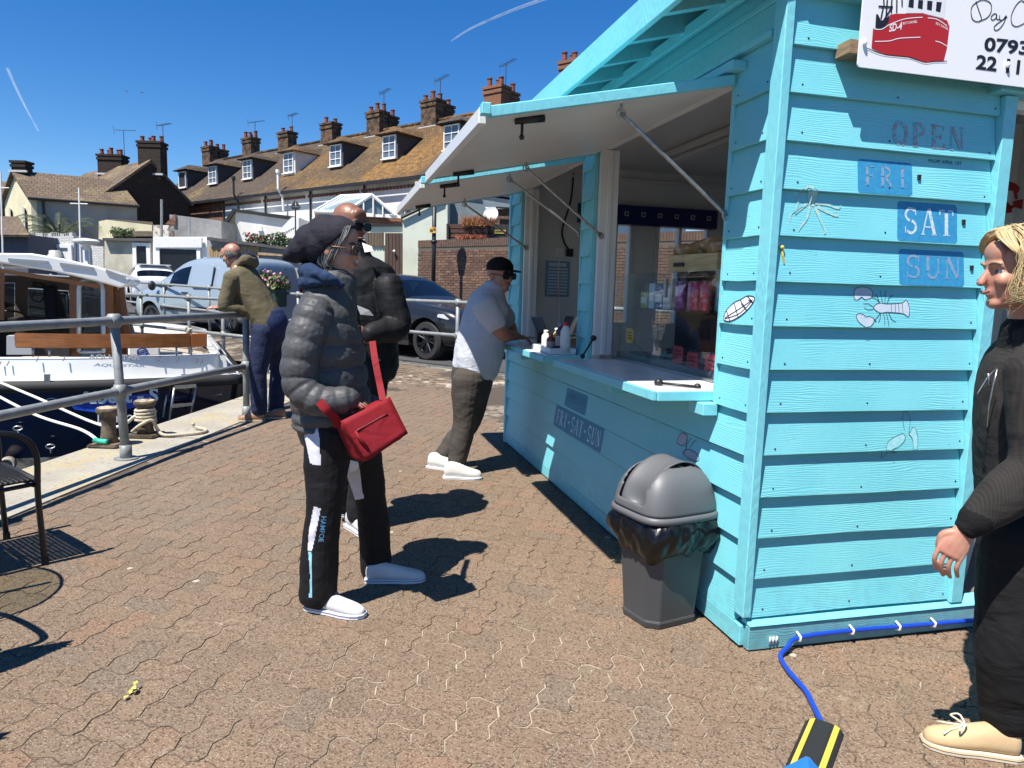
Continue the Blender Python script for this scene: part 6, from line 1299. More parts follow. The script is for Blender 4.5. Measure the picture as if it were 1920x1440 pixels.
by = thing('brick_outhouse', 'brown brick outhouse with pale coping beside the slate blue wall', 'outbuilding', V((at(940, 410, 26).x, 26, -.1))); pblock(by, 'wall', [(912, 391), (1005, 393), (1005, 560), (912, 560)], 26, 1.5, m_brickb); pblock(by, 'coping', [(910, 388), (1007, 390), (1007, 393), (910, 391)], 25.9, 1.7, m_frame); b = MB(); b.tube([at(930, 417, 25.8), at(931, 389, 25.8), at(965, 391, 25.8)], .04, 6); b.build('pipe', m_black2, by, False, True)
sdish = thing('satellite_dish', 'small white satellite dish above the reddish fence', 'satellite dish', at(922, 404, 25.5)); b = MB(); b.lathe([(.0, 0), (.16, .03), (.28, .10)], (0, 0, 0), 18, (-.4, -1, .3), cap=False); o = b.build('dish', m_frame, sdish, True); b = MB(); b.tube([(0, 0, 0), (.2, .1, -.2)], .02, 6); b.build('arm', m_frame, sdish)
m_rfence = M('red_brown_fence', (.10, .045, .032), .8, var=(4, (.07, .03, .022), .4, .6), stretch=(.5, .5, 8)); fe = thing('slatted_fence', 'red-brown horizontal board fence above the brick wall', 'fence', V((at(870, 440, 24.5).x, 24.5, -.1)))
for k in range(7):
    y0 = 420+k*4.1; pblock(fe, 'board', [(837, y0), (912, y0), (912, y0+3.9), (837, y0+3.9)], 24.5-.015*(k % 2), .04, m_rfence)
for x in (838, 911): pblock(fe, 'post', [(x, 419), (x+3, 419), (x+3, 500), (x, 500)], 24.4, .1, m_dark)
gs = thing('dark_gate_panel', 'black shed front with a small yellow plate above the brick wall', 'gate', V((at(935, 435, 24.6).x, 24.6, -.1))); pblock(gs, 'panel', [(914, 421), (960, 421), (960, 460), (914, 460)], 24.6, .1, m_dark); pblock(gs, 'plate', [(927, 431), (948, 431), (948, 438), (927, 438)], 24.57, .02, M('yellow_plate2', (.45, .36, .04), .6)); pblock(gs, 'plate_print', [(929, 433), (946, 433), (946, 434.2), (929, 434.2)], 24.555, .01, m_dark)
# grasses growing over the fence
def tuft(name, lab, px, Y, c, n, seed):
    r_ = random.Random(seed); b = MB()
    for k in range(n):
        p = at(px[0]+r_.uniform(0, px[2]-px[0]), px[3]-r_.uniform(0, 3), Y+r_.uniform(-.2, .2)); h = (px[3]-px[1])*Y/FPX*r_.uniform(.4, 1); d = V((r_.uniform(-.25, .25), r_.uniform(-.2, .2), h)); s = V((.012, .008, 0)); b.add([p-s, p+s, p+d], [(0, 1, 2)])
    o = b.build(name, M(name+str(seed), c, .9, var=(9, [q*1.7 for q in c], .4, .6))); return tag(o, lab, 'grass')
tuft('dry_grass', 'dry orange grasses spilling over the slatted fence', (868, 402, 925, 424), 24.4, (.30, .13, .05), 500, 1); tuft('dry_grass', 'reddish plants along the top of the brick wall', (860, 440, 908, 449), 19.8, (.25, .08, .04), 400, 2)
# road-side brick wall: courses picked apart near the car
bw_ = thing('brick_boundary_wall', 'brown brick boundary wall with a soldier course behind the dark SUV', 'wall', RW((-6.4, 6.5, 0)), ROADROT); WL, WH = 16.5, 2.95
b = MB(); b.bx(0.3, WL, 0.012, .22, -.1, WH-.01); b.build('wall_core', M('wall_mortar', (.10, .085, .068), .95), bw_)
bms = []
for k, c in enumerate(((.14, .075, .05), (.17, .095, .062), (.11, .065, .05), (.20, .115, .075))): q = MB(); q.bx(0, .212, 0, .09, 0, .063); bms.append(q.mesh('brick', M('wall_brick_%d' % k, c, .9, var=(14, [j*.6 for j in c], .4, .65), bump=(60, .3, .004))))
sol = MB(); sol.bx(0, .063, -.004, .09, 0, .212); solm = sol.mesh('brick', M('soldier_brick', (.13, .08, .058), .9, var=(14, (.08, .05, .04), .4, .6)))
cnt = 0; rest_b = MB(); rg = random.Random(6)
for r_ in range(36):
    z = -.08+r_*.0755
    if z > WH-.29: break
    for k in range(int(WL/.2235)):
        x = .3+k*.2235+(.11 if r_ % 2 else 0)
        if x > WL-.25: continue
        pw = RW((-6.4+x, 6.5, z)); px_ = proj(pw)
        if 812 < px_[0] < 968 and px_[1] < 540 and cnt < 255 and z > 1.15: o = linkobj('brick', rg.choice(bms), bw_); o.location = (x, -.005+rg.uniform(0, .006), z); cnt += 1
        else: rest_b.bx(x, x+.212, rg.uniform(-.005, .001), .05, z, z+.063)
k = 0
while .3+k*.0745 < WL-.1:
    x = .3+k*.0745; px_ = proj(RW((-6.4+x, 6.5, WH-.2)))
    if 812 < px_[0] < 968 and cnt < 298: o = linkobj('brick', solm, bw_); o.location = (x, -.004, WH-.225); cnt += 1
    else: rest_b.bx(x, x+.063, -.004, .09, WH-.225, WH-.013)
    k += 1
tag(rest_b.build('bricks_beyond', M('wall_brick_rest', (.145, .083, .056), .9, var=(5, (.09, .055, .04), .35, .65)), bw_), kind='stuff')
# fences and gates left of the pale house
fn = thing('timber_fence', 'weathered vertical board fence and gate beside the pale house', 'fence', V((at(715, 480, 26).x, 26, -.1))); m_tf = M('weathered_fence', (.17, .125, .08), .85, var=(3, (.11, .08, .055), .4, .6), stretch=(8, 8, .5)); m_tg = M('brown_gate', (.10, .06, .04), .8, var=(3, (.07, .04, .03), .4, .6), stretch=(8, 8, .5))
for k in range(13): x = 685+k*2.7; pblock(fn, 'board', [(x, 436), (x+2.5, 436), (x+2.5, 462), (x, 462)], 26-.02*(k % 2), .03, m_tf)
for k in range(10): x = 722+k*3.3; pblock(fn, 'gate_board', [(x, 437), (x+3.1, 437), (x+3.1, 560), (x, 560)], 25.9-.02*(k % 2), .04, m_tg)
pblock(fn, 'low_wall', [(670, 462), (721, 460), (721, 560), (670, 560)], 26.05, .25, m_render_p); b = MB(); b.sph(at(739, 471, 25.8), .05); b.build('gate_knob', m_frame, fn, True, True)
bkw = thing('cream_back_wall', 'cream garden wall with dark coping under the conservatory', 'wall', V((at(715, 430, 28.5).x, 28.5, -.1))); pblock(bkw, 'wall', [(690, 424), (760, 424), (760, 470), (690, 470)], 28.5, .3, m_render_p); pblock(bkw, 'coping', [(690, 420), (760, 420), (760, 424), (690, 424)], 28.4, .5, m_black2)
# lamp column with yellow notice
lc = thing('lamp_column', 'thin black lamp column with a yellow notice beside the pale house', 'lamp post', V((at(814, 500, 20.5).x, 20.5, -.1)))
b = MB(); p = V((at(814, 430, 20.5).x, 20.5, -.1)); b.tube([p, p+V((0, 0, 1.2))], .085, 12); b.tube([p+V((0, 0, 1.2)), p+V((0, 0, 4.2))], .06, 12); b.lathe([(.09, 0), (.09, .06)], p+V((0, 0, 2.85)), 12); b.build('column', m_black2, lc, True, True)
b = MB(); b.lathe([(.06, 0), (.14, .05), (.2, .35), (.05, .42)], p+V((0, 0, 4.2)), 14); b.build('lantern', m_black2, lc, True, True)
a0, a1 = at(805, 426, 20.4), at(817, 437, 20.4); b = MB(); b.bx(a0.x, a1.x, 20.40, 20.415, a1.z, a0.z); nb = b.build('notice', M('notice_yellow', (.75, .42, .04), .5), lc, False, True)
b = MB(); c = at(814, 429, 20.39); b.lathe([(.03, 0), (.03, .006)], c, 14, (0, -1, 0)); b.build('roundel', m_tail, nb, False, True); b = MB(); b.bx(a0.x+.02, a0.x+.10, 20.392, 20.398, a1.z+.04, a1.z+.06); b.bx(a0.x+.02, a0.x+.10, 20.392, 20.398, a1.z+.08, a1.z+.10); b.build('notice_print', m_dark, nb, False, True)
# black column with ladder bar, behind the kiosk roof
lb = thing('iron_lamp_post', 'black iron lamp post with a ladder bar showing above the kiosk roof', 'lamp post', V((at(1205, 300, 9.5).x, 9.5, 0))); p = V((at(1206, 20, 9.5).x, 9.5, 0)); zt_ = at(1200, 38, 9.5).z
b = MB(); b.tube([p, p+V((0, 0, 1.0))], .11, 14); b.tube([p+V((0, 0, 1)), p+V((0, 0, zt_-.1))], [.07, .055], 14); b.lathe([(.055, -.1), (.085, -.06), (.085, .02), (.06, .06), (.075, .1), (.06, .16), (.06, .7)], p+V((0, 0, zt_)), 14); b.build('column', m_black2, lb, True, True)
b = MB(); q = V((p.x, p.y, zt_-.02)); d = at(1158, 50, 9.4)-at(1200, 34, 9.5); b.tube([q-d*1.0, q, q+d], .03, 10); b.sph(q+d, .05); b.sph(q-d, .05); b.build('ladder_bar', m_black2, lb, True, True)
b = MB(); b.lathe([(.06, .7), (.22, .85), (.3, 1.35), (.12, 1.55), (.02, 1.65)], p+V((0, 0, zt_)), 8); b.build('lantern', m_black2, lb, True, True)
# white street lamp with disc top by the garages
sl_ = thing('disc_lamp', 'pale street lamp with a flat disc top in front of the white garage', 'lamp post', V((at(163, 500, 22).x, 22, -.1))); p = V((at(163, 490, 22).x, 22, -.1)); zt_ = at(163, 452, 22).z
b = MB(); b.tube([p, V((p.x, p.y, zt_-.15))], .055, 10); b.build('column', m_gel, sl_, True, True); b = MB(); b.lathe([(.06, -.28), (.12, -.12), (.36, -.04), (.37, .0), (.30, .05), (.05, .08)], V((p.x, p.y, zt_)), 24); b.build('disc_head', m_gel, sl_, auto=True, world=True)
for x, yt, Yp, lab in ((148, 352, 25, 'thin pale mast with a crossbar in front of the cream house'), (1, 322, 26, 'thin pale mast at the left edge in front of the cream house')):
    ms = thing('mast', lab, 'mast', V((at(x, 500, Yp).x, Yp, -.1))); b = MB(); b.tube([V((at(x, 500, Yp).x, Yp, -1)), at(x, yt, Yp)], .028, 8); b.build('pole', m_gel, ms, False, True); b = MB(); q = at(x, yt+30, Yp); b.tube([q-V((.3, 0, 0)), q+V((.3, 0, 0))], .02, 6); b.build('crossbar', m_gel, ms, False, True)
lr = thing('low_tiled_shed', 'low shed with a tiled roof at the left edge behind the boat', 'shed', V((at(20, 440, 30).x, 30, -.1))); pblock(lr, 'wall', [(-80, 440), (53, 440), (53, 560), (-80, 560)], 31, 3, M('blue_grey_wall', (.07, .08, .11), .8)); wslab(lr, 'roof', [at(-80, 440, 30.5), at(55, 440, 30.5), at(35, 406, 33.5), at(-80, 404, 33.5)], .1, m_tileC)
fl = thing('far_left_house', 'brown tiled house edge at the far left beyond the cream gable', 'house', V((at(-10, 420, 45).x, 45, -.1))); pblock(fl, 'wall', [(-140, 380), (16, 380), (16, 500), (-140, 500)], 46, 5, m_brickb); wslab(fl, 'roof', [at(-140, 384, 45.5), at(16, 382, 45.5), at(18, 340, 49), at(-140, 340, 49)], .1, m_tileC)
# palm and shrubs
pm = thing('palm', 'spreading palm with dark fronds behind the white brick garage', 'palm', V((at(110, 450, 35.5).x, 35.5, -.1))); pb = at(112, 446, 35.5); b = MB(); b.tube([V((pb.x, pb.y, -.1)), pb], [.28, .22], 10); b.build('trunk', M('palm_trunk', (.08, .06, .04), .9), pm, True, True)
m_frond = M('palm_frond', (.035, .055, .02), .6, var=(4, (.075, .09, .035), .4, .6)); rg = random.Random(12)
for k in range(26):
    a = 2*math.pi*k/26+rg.uniform(-.1, .1); el = rg.uniform(.2, 1.35); Lf = rg.uniform(1.9, 2.7); b = MB(); pts = []
    for j in range(8): f = j/7; pts.append(pb+V((math.cos(a)*Lf*f*math.cos(el*.7), math.sin(a)*Lf*f*math.cos(el*.7), Lf*(math.sin(el)*f-.75*f*f*f*math.cos(el*.6)))))
    b.tube(pts, [.03*(1-j/8) for j in range(8)], 5)
    for j in range(1, 8):
        for m_ in range(4):
            p = pts[j-1].lerp(pts[j], m_/4); t_ = (pts[j]-pts[j-1]).normalized()
            for s in (-1, 1):
                side = t_.cross(V((0, 0, 1))).normalized()*s; tip = p+side*.30*(1-.4*j/8)+t_*.25-V((0, 0, .14)); b.add([p-t_*.018, p+t_*.018, tip], [(0, 1, 2)])
    b.build('frond', m_frond, pm, False, True)
def leafbush(name, lab, c, r, n, seed, c1=(.04, .07, .02), cat='shrub', flowers=None):
    t_ = thing(name, lab, cat, V((c.x, c.y, -.1))); r_ = random.Random(seed); b = MB(); m_l = M(name+str(seed), c1, .7, var=(6, [q*2.0 for q in c1], .4, .65)); fl_ = MB()
    for k in range(n):
        d = V((r_.gauss(0, 1), r_.gauss(0, 1), r_.gauss(0, 1))).normalized(); rr = r_.uniform(.35, 1)**.5*(.75+.4*math.sin(d.x*5+seed)*math.cos(d.z*4)); p = c+V((d.x*r[0], d.y*r[1], d.z*r[2]))*rr; a_ = V((r_.gauss(0, 1), r_.gauss(0, 1), r_.gauss(0, 1))).normalized(); u_ = a_.orthogonal().normalized(); w_ = a_.cross(u_); s = r_.uniform(.6, 1.2)*min(r)*.16
        b.add([p-u_*s, p+w_*s*.5, p+u_*s, p-w_*s*.5], [(0, 1, 2, 3)])
        if flowers and r_.random() < .06 and d.z > -.2: fl_.sph(p, s*.7, 6, 4)
    tag(b.build('foliage', m_l, t_, False, True), kind='stuff'); b = MB(); b.tube([V((c.x, c.y, max(-.1, c.z-r[2]-.3))), c], .05, 6); b.build('stem', M('stem_brown', (.07, .05, .03), .9), t_, False, True)
    if flowers and fl_.v: tag(fl_.build('flowers', M('petals'+str(seed), flowers, .6), t_, False, True), kind='stuff')
    return t_
leafbush('shrub', 'rounded shrub in front of the lean-to roof', at(230, 436, 34.5), (.75, .5, .3), 900, 1); leafbush('garden_plants', 'mixed garden plants with red flowers beyond the timber lock-up', at(497, 450, 33), (1.3, .5, .38), 1500, 2, (.03, .05, .02), 'plants', (.35, .03, .04)); leafbush('garden_plants', 'leafy garden plants below the white gabled shed', at(528, 452, 32.6), (.7, .5, .4), 900, 5, (.05, .08, .03), 'plants', (.6, .55, .5)); leafbush('creeper', 'yellow-green creeper on the flint gable', at(428, 436, 37.6), (.5, .12, .4), 500, 3, (.11, .11, .03), 'creeper')
# hanging planter on the road-side railing
pq = linepx(RR0, EX, 515)+V((0, 0, 1.0)); hpn = thing('railing_planter', 'dark green trough of pink flowers hung on the railing behind the woman', 'planter', pq-V((0, 0, .1)), ROADROT)
b = MB(); b.bx(-.55, .55, -.30, -.05, .0, .36); b.build('trough', M('trough_green', (.012, .035, .022), .6), hpn, bevel=.02, seg=2)
b = MB(); f2 = MB(); r_ = random.Random(4)
for k in range(900):
    p = V((r_.uniform(-.6, .6), r_.uniform(-.36, .0), .36+abs(r_.gauss(0, .12)))); a_ = V((r_.gauss(0, 1), r_.gauss(0, 1), r_.gauss(0, 1))).normalized(); u_ = a_.orthogonal()*.04; w_ = a_.cross(u_); b.add([p-u_, p+w_*.6, p+u_, p-w_*.6], [(0, 1, 2, 3)])
    if k % 14 == 0: f2.sph(p+V((0, -.02, .05)), .035, 7, 5)
tag(b.build('foliage', M('trough_leaves', (.06, .10, .025), .7, var=(8, (.13, .17, .05), .4, .6)), hpn), kind='stuff'); tag(f2.build('flowers', M('pink_petals', (.62, .25, .34), .6), hpn, True), kind='stuff')
# two gulls and two vapour trails
for i, (x, y) in enumerate(((237, 171), (266, 173))):
    p = at(x, y, 70); gl_ = thing('bird', ('left' if i == 0 else 'right')+' of the two dark birds flying high in the sky', 'bird', p, group='birds in the sky'); s_ = .55 if i else .4
    b = MB(); b.tube([(-.28*s_, 0, .05*s_), (-.1*s_, 0, 0), (.2*s_, 0, -.04*s_), (.32*s_, 0, -.08*s_)], [.01, .07*s_, .06*s_, .008], 8); b.build('body', m_dark, gl_, True)
    b = MB()
    for s in (-1, 1): b.add([V((.1, 0, 0))*s_, V((-.1, 0, 0))*s_, V((-.2, s*.25, .22*s))*s_, V((-.05, s*.25, .24*s))*s_, V((-.35, s*.6, .25*s))*s_], [(0, 1, 2, 3), (3, 2, 4)])
    b.build('wings', m_dark, gl_)
t = NT('vapour'); tr_ = t.n('ShaderNodeBsdfTransparent'); df = t.n('ShaderNodeBsdfDiffuse'); df.inputs[0].default_value = (.8, .8, .8, 1)
lw = t.n('ShaderNodeLayerWeight', i_Blend=.5); fac = t.math('MULTIPLY', t.ramp(lw.outputs['Facing'], .0, .75, (1, 1, 1), (0, 0, 0)), t.math('MULTIPLY', t.ramp(t.noise(.012, 4), .25, .7), .30)); mx = t.n('ShaderNodeMixShader'); t.l(fac, mx.inputs[0]); t.l(tr_.outputs[0], mx.inputs[1]); t.l(df.outputs[0], mx.inputs[2]); t.l(mx.outputs[0], t.t.nodes['Material Output'].inputs[0]); m_vap = t.m
for nm, pts, r0, r1, lab in (('vapour_trail', [(846, 77), (880, 55), (930, 32), (980, 12), (1040, -8), (1110, -25)], 3.2, 9, 'curved white vapour trail above the chimneys'), ('vapour_trail', [(14, 128), (30, 165), (50, 205), (72, 246)], 8, 3, 'faint straight vapour trail at the far left of the sky')):
    P_ = [at(x, y, 3000) for x, y in spline(pts, 24)]; b = MB(); b.tube(P_, [r0+(r1-r0)*k/24 for k in range(25)], 12, False); o = b.build(nm, m_vap, None, True); tag(o, lab, 'vapour trail')
# ---------------------------------------------------------------- people
m_skin = M('skin_fair', (.46, .26, .185), .5, var=(18, (.40, .19, .13), .4, .7), bump=(180, .12, .002), Subsurface_Weight=.08)
m_skinp = M('skin_pink', (.45, .225, .155), .5, var=(16, (.40, .16, .11), .42, .7), bump=(140, .2, .002), Subsurface_Weight=.08)
m_skint = M('skin_tanned', (.23, .10, .06), .42, var=(18, (.18, .075, .045), .4, .7), bump=(180, .12, .002))
m_skinr = M('skin_ruddy', (.42, .21, .14), .42, var=(14, (.36, .15, .10), .4, .7), bump=(180, .12, .002))
def cloth(name, c, rough=.85, wr=(28, .35, .012), weave=900, c2=None, stretch=(1, 1, 1), spec=.25, stripes=None):
    t = NT(name); n2 = t.noise(weave, 2)
    cc = t.mix(t.ramp(t.noise(7, 4), .35, .7), c, c2 or [k*.75 for k in c]); 
    if stripes:
        wv = t.n('ShaderNodeTexWave', wave_type='BANDS', bands_direction='X'); wv.inputs['Scale'].default_value = stripes[0]; wv.inputs['Distortion'].default_value = .6; t.l(t.pos(1, False, (1, .7, .05)), wv.inputs['Vector']); cc = t.mix(t.ramp(wv.outputs['Fac'], .55, .75), cc, stripes[1])
    t.col(cc); wk = t.n('ShaderNodeTexNoise'); wk.inputs['Scale'].default_value = wr[0]*.42; wk.inputs['Detail'].default_value = 4; wk.inputs['Distortion'].default_value = .7; t.l(t.pos(1, False, (.75, .75, 1.3), (.6, .4, 0)), wk.inputs['Vector'])
    t.set(Roughness=rough, Specular_IOR_Level=spec, Normal=t.bump(n2, .12, .001, t.bump(wk.outputs['Fac'], wr[1]*.75, wr[2]*1.5))); return t.m
m_eye = M('eye_white', (.55, .50, .46), .5, spec=.2); m_iris = M('iris', (.03, .03, .04), .2); m_lens = M('dark_lens', (.012, .008, .008), .08, coat=.6); m_lip = M('lips', (.36, .12, .10), .4)
def AX(fwd, up=(0, 0, 1)):
    f = V(fwd).normalized(); u = V(up); u = (u-f*u.dot(f)).normalized(); return f, u.cross(f), u          # forward, left, up
def head_mb(mb, c, ax, k=1.0, wide=1.0, chin=1.0):
    f, l, u = ax
    def e(cf, cl, cu, rf, rl, ru): mb.ell(c+f*cf*k+l*cl*k+u*cu*k, (f*rf*k, l*rl*k*wide, u*ru*k), 16, 10)
    e(-.012, 0, .032, .098, .077, .085); e(.022, 0, -.030, .068, .062, .086); e(.018, 0, -.072, .060, .054, .042); e(.062, 0, -.098*chin, .026, .028, .020)
    e(.074, 0, .022, .020, .050, .013); e(.070, 0, .055, .022, .050, .04)
    for s in (-1, 1): e(.060, s*.036, -.028, .026, .022, .024); e(-.012, s*.078, -.008, .020, .008, .031); e(-.004, s*.074, -.012, .012, .008, .018)
    for s in (-1, 1): e(.073, s*.031, .0105, .0125, .017, .0055); e(.071, s*.031, -.0105, .0115, .016, .005)
    limb(mb, [c+f*.086*k+u*.010*k, c+f*.098*k-u*.012*k, c+f*.108*k-u*.034*k], [(.009*k, .008*k), (.011*k, .010*k), (.016*k, .013*k)], l, 8, 6)
    e(.083, 0, -.058, .009, .022, .0055); e(.082, 0, -.069, .009, .020, .006)
def face_bits(par, c, ax, k=1.0, smile=False, brow=None):
    f, l, u = ax
    for s in (-1, 1):
        b = MB(); p = c+f*.0685*k+l*s*.031*k+u*.0*k; b.sph(p, .0120*k); ey = b.build('eye', m_eye, par, True, True); b = MB(); b.sph(p+f*.0085*k, .0062*k); b.build('iris', m_iris, ey, True, True)
        b = MB(); limb(b, [c+f*.092*k+l*s*.014*k+u*.022*k, c+f*.090*k+l*s*.034*k+u*.028*k, c+f*.078*k+l*s*.052*k+u*.022*k], [.004*k, .005*k, .003*k], None, 6, 6); b.build('eyebrow', brow or m_iris, par, True, True)
    b = MB(); limb(b, [c+f*.094*k-l*.024*k-u*(.058 if smile else .064)*k, c+f*.0985*k-u*.0635*k, c+f*.094*k+l*.024*k-u*(.058 if smile else .064)*k], [.003*k, .006*k, .003*k], None, 6, 8); b.build('mouth', m_lip, par, True, True)
def glasses(par, c, ax, k=1.0, dark=True, big=1.0, frame=None):
    f, l, u = ax; g = MB(); fm = frame or m_black
    for s in (-1, 1):
        pc = c+f*.100*k+l*s*.033*k-u*.002*k; lens = []
        for j in range(16): a = 2*math.pi*j/16; lens.append(pc+l*(math.copysign(abs(math.cos(a))**.6, math.cos(a))*.028*k*big)+u*(math.copysign(abs(math.sin(a))**.6, math.sin(a))*.0175*k*big)-f*(abs(math.cos(a))*.006*k if s*math.cos(a) > 0 else 0))
        b = MB(); b.prism(lens, -f*.004); b.build('lens', m_lens if dark else m_glassc, par, False, True)
        g.tube(lens+[lens[0]], .0022*k*(1.6 if dark else 1), 6); g.tube([pc+l*s*.028*k*big, c+f*.06*k+l*s*.082*k+u*.004*k, c-f*.02*k+l*s*.084*k+u*.006*k, c-f*.035*k+l*s*.082*k-u*.012*k], .0026*k, 6)
    g.tube([c+f*.104*k+l*.006*k, c+f*.104*k-l*.006*k], .0026*k, 6); return g.build('glasses', fm, par, True, True)
def hand_mb(mb, wrist, d, nrm, thumb, k=1.0, curl=.35):
    """palm and five fingers: d along the hand, nrm palm normal (curl direction), thumb = side of the thumb"""
    d, nrm, th = V(d).normalized(), V(nrm).normalized(), V(thumb).normalized()
    limb(mb, [wrist-d*.03, wrist+d*.02, wrist+d*.055, wrist+d*.085], [(.026, .019), (.032, .016), (.040, .014), (.038, .012)], th, 12, 10)
    for i, (o, L) in enumerate(((.0315, .072), (.0105, .080), (-.0105, .074), (-.0315, .058))):
        p = wrist+d*.085+th*o; q = p+d*L*.42+nrm*L*curl*.25; r = q+d*L*.30+nrm*L*curl*.75; t_ = r+d*L*.16*(1-curl)+nrm*L*.30*curl*1.2
        limb(mb, [p-d*.02, p, q, r, t_], [.0088*k, .0088*k, .0082*k, .0076*k, .0065*k], None, 8, 12)
    p = wrist+d*.02+th*.028; limb(mb, [p-th*.01, p+th*.018+d*.022+nrm*.008, p+th*.022+d*.050+nrm*.020, p+th*.016+d*.072+nrm*.03], [.013, .0115, .010, .008], None, 8, 10)
def body(par, mb, mat, voxel, hands):
    me = bake(mb, mat, voxel, 3); bm = bmesh.new(); bm.from_mesh(me)
    for h in hands: q = bake(h, mat, .0030, 2); bm.from_mesh(q)
    for f in bm.faces: f.smooth = True
    bm.to_mesh(me); bm.free(); return put(par, 'body', me)
def hand(*a, **k): b = MB(); hand_mb(b, *a, **k); return b
def person(label, base): return thing('person', label, 'person', base)
def put(par, name, me): me.transform(inv_of(par)); return linkobj(name, me, par)
m_wsole = M('white_rubber', (.68, .69, .72), .6); m_navy_stripe = M('sole_line_blue', (.06, .08, .20), .6)
def shoe(par, heel, toe, w, h, mat, sole, name='shoe', stripe=None, laces=False, toe_h=.45):
    heel, toe = V(heel), V(toe); d = toe-heel; L = d.length; d.normalize(); l = V((-d.y, d.x, 0)).normalized(); b = MB()
    prof = [(0, .30, .75), (.08, .40, .95), (.25, .41, 1.0), (.45, .42, .82), (.65, .50, .62), (.82, .48, .52), (.94, .36, toe_h), (1.0, .16, .30)]
    rr = []
    for t_, ww, hh in prof:
        c = heel+d*L*t_; W_ = w*ww; H_ = h*hh; row = []
        for j in range(14):
            a = 2*math.pi*j/14; y = math.cos(a)*W_; z = math.sin(a); z = (z*H_*.5+H_*.5) if z > 0 else (H_*.5+z*H_*.5); row.append(V((c.x, c.y, 0))+l*y*(1.0 if z < H_*.5 else .86)+V((0, 0, max(.012, z+.010))))
        rr.append(row)
    b.rings(rr); me = bake(b, mat, subsurf=1); o = put(par, name, me)
    b = MB(); o2 = [V((heel.x, heel.y, 0))+d*L*(t_*1.015-.008)+l*(w*ww*1.04*s) for s, seq in ((1, prof), (-1, prof[::-1])) for t_, ww, hh in seq]
    b.rings([[p+V((0, 0, .003)) for p in o2], [p+V((0, 0, .020)) for p in o2]]); so_ = b.build('sole', sole, o, False, False); so_.data.transform(inv_of(par)); c_ = sum(o2, V((0, 0, 0)))/len(o2); ring = [c_+(p-c_)*1.012+V((0, 0, .0145)) for p in o2]
    b = MB(); b.tube(ring+[ring[0]], .0016, 5); st = b.build('sole_stripe', stripe or m_navy_stripe, o, True); st.data.transform(inv_of(par))
    if laces:
        b = MB()
        for k in range(4): q = V((heel.x, heel.y, 0))+d*L*(.42+.085*k)+V((0, 0, h*(.80-.085*k)+.012)); b.tube([q-l*w*.30-V((0, 0, .012)), q+V((0, 0, .003)), q+l*w*.30-V((0, 0, .012))], .0035, 6)
        b.build('laces', m_wsole, o, True).data.transform(inv_of(par))
    return o
def shade_px(me, polys, par, slot=1, near=True):
    """give faces inside a measured outline another material slot"""
    Mw = inv_of(par).inverted(); Mr = Mw.to_3x3()
    def inside(p, poly):
        c = False; j = len(poly)-1
        for i in range(len(poly)):
            xi, yi = poly[i]; xj, yj = poly[j]
            if ((yi > p[1]) != (yj > p[1])) and (p[0] < (xj-xi)*(p[1]-yi)/(yj-yi+1e-9)+xi): c = not c
            j = i
        return c
    for f in me.polygons:
        w_ = Mw @ f.center
        if near and (Mr @ f.normal).dot(CAM-w_) < 0: continue
        p = proj(w_)
        if any(inside(p, q) for q in polys): f.material_index = slot
def cast(me, par, x, y, lift=.003):
    key = me.name
    if key not in _bvh:
        Mw = inv_of(par).inverted(); _bvh[key] = BVHTree.FromPolygons([Mw @ v.co for v in me.vertices], [list(p.vertices) for p in me.polygons])
    d = ray(x, y).normalized(); h = _bvh[key].ray_cast(CAM, d); return None if h[0] is None else h[0]-d*lift
_bvh = {}
def hairmat(name, c1, c2):
    t = NT(name); t.col(t.mix(t.n('ShaderNodeNewGeometry').outputs['Random Per Island'], c1, c2)); t.set(Roughness=.5, Specular_IOR_Level=.4); return t.m
def strands(name, mat, par, roots, n, seed, r=.0022, seg=8):
    """roots(rng) -> list of control points; many thin locks in one mesh"""
    b = MB(); g = random.Random(seed)
    for k in range(n):
        P_ = [V(p) for p in spline([tuple(q) for q in roots(g)], seg)]; b.tube(P_, [r*(1-.75*i/seg) for i in range(seg+1)], 4, False)
    return tag(b.build(name, mat, par, True, True), kind='stuff')

# ================= woman in the quilted jacket
W0 = G(680, 1130); wm = person('woman in grey quilted jacket, dark slouchy hat and red shoulder bag', V((W0.x, W0.y, 0)))
fx, lx, ux = AX((.96, .12, 0)); Yw = 3.12
H = at(630, 466, Yw); hax = AX((.97, -.10, -.06)); J = lambda x, y, Y: at(x, y, Y)
b = MB(); head_mb(b, H, hax, .98)
limb(b, [H-ux*.06-fx*.02, J(618, 530, Yw), J(620, 560, Yw)], [.052, .055, .07], lx); limb(b, [J(614, 590, Yw), J(614, 650, Yw), J(622, 740, Yw), J(630, 810, Yw)], [(.10, .06), (.13, .09), (.13, .09), (.14, .10)], lx)
rk = [J(628, 815, 3.02), J(608, 940, 2.98), J(603, 1110, 2.985)]; lk = [J(662, 815, 3.24), J(693, 930, 3.34), J(704, 1062, 3.37)]
limb(b, rk, [.085, .052, .035]); limb(b, lk, [.085, .052, .035])
ra = [J(588, 590, 2.93), J(566, 725, 2.89), J(632, 748, 2.97)]; la = [J(640, 590, 3.32), J(640, 720, 3.36), J(660, 760, 3.22)]
limb(b, ra, [.05, .042, .03]); limb(b, la, [.05, .042, .03])
body(wm, b, m_skin, .006, [hand(ra[2], (.8, .5, -.2), (0, 0, -1), (0, 1, .2)), hand(la[2], (.8, -.5, -.2), (0, 0, -1), (0, -1, .2))])
face_bits(wm, H, hax, .98, True); glasses(wm, H, hax, 1.0, True, 1.05, M('gold_frame', (.16, .09, .06), .4, .4))
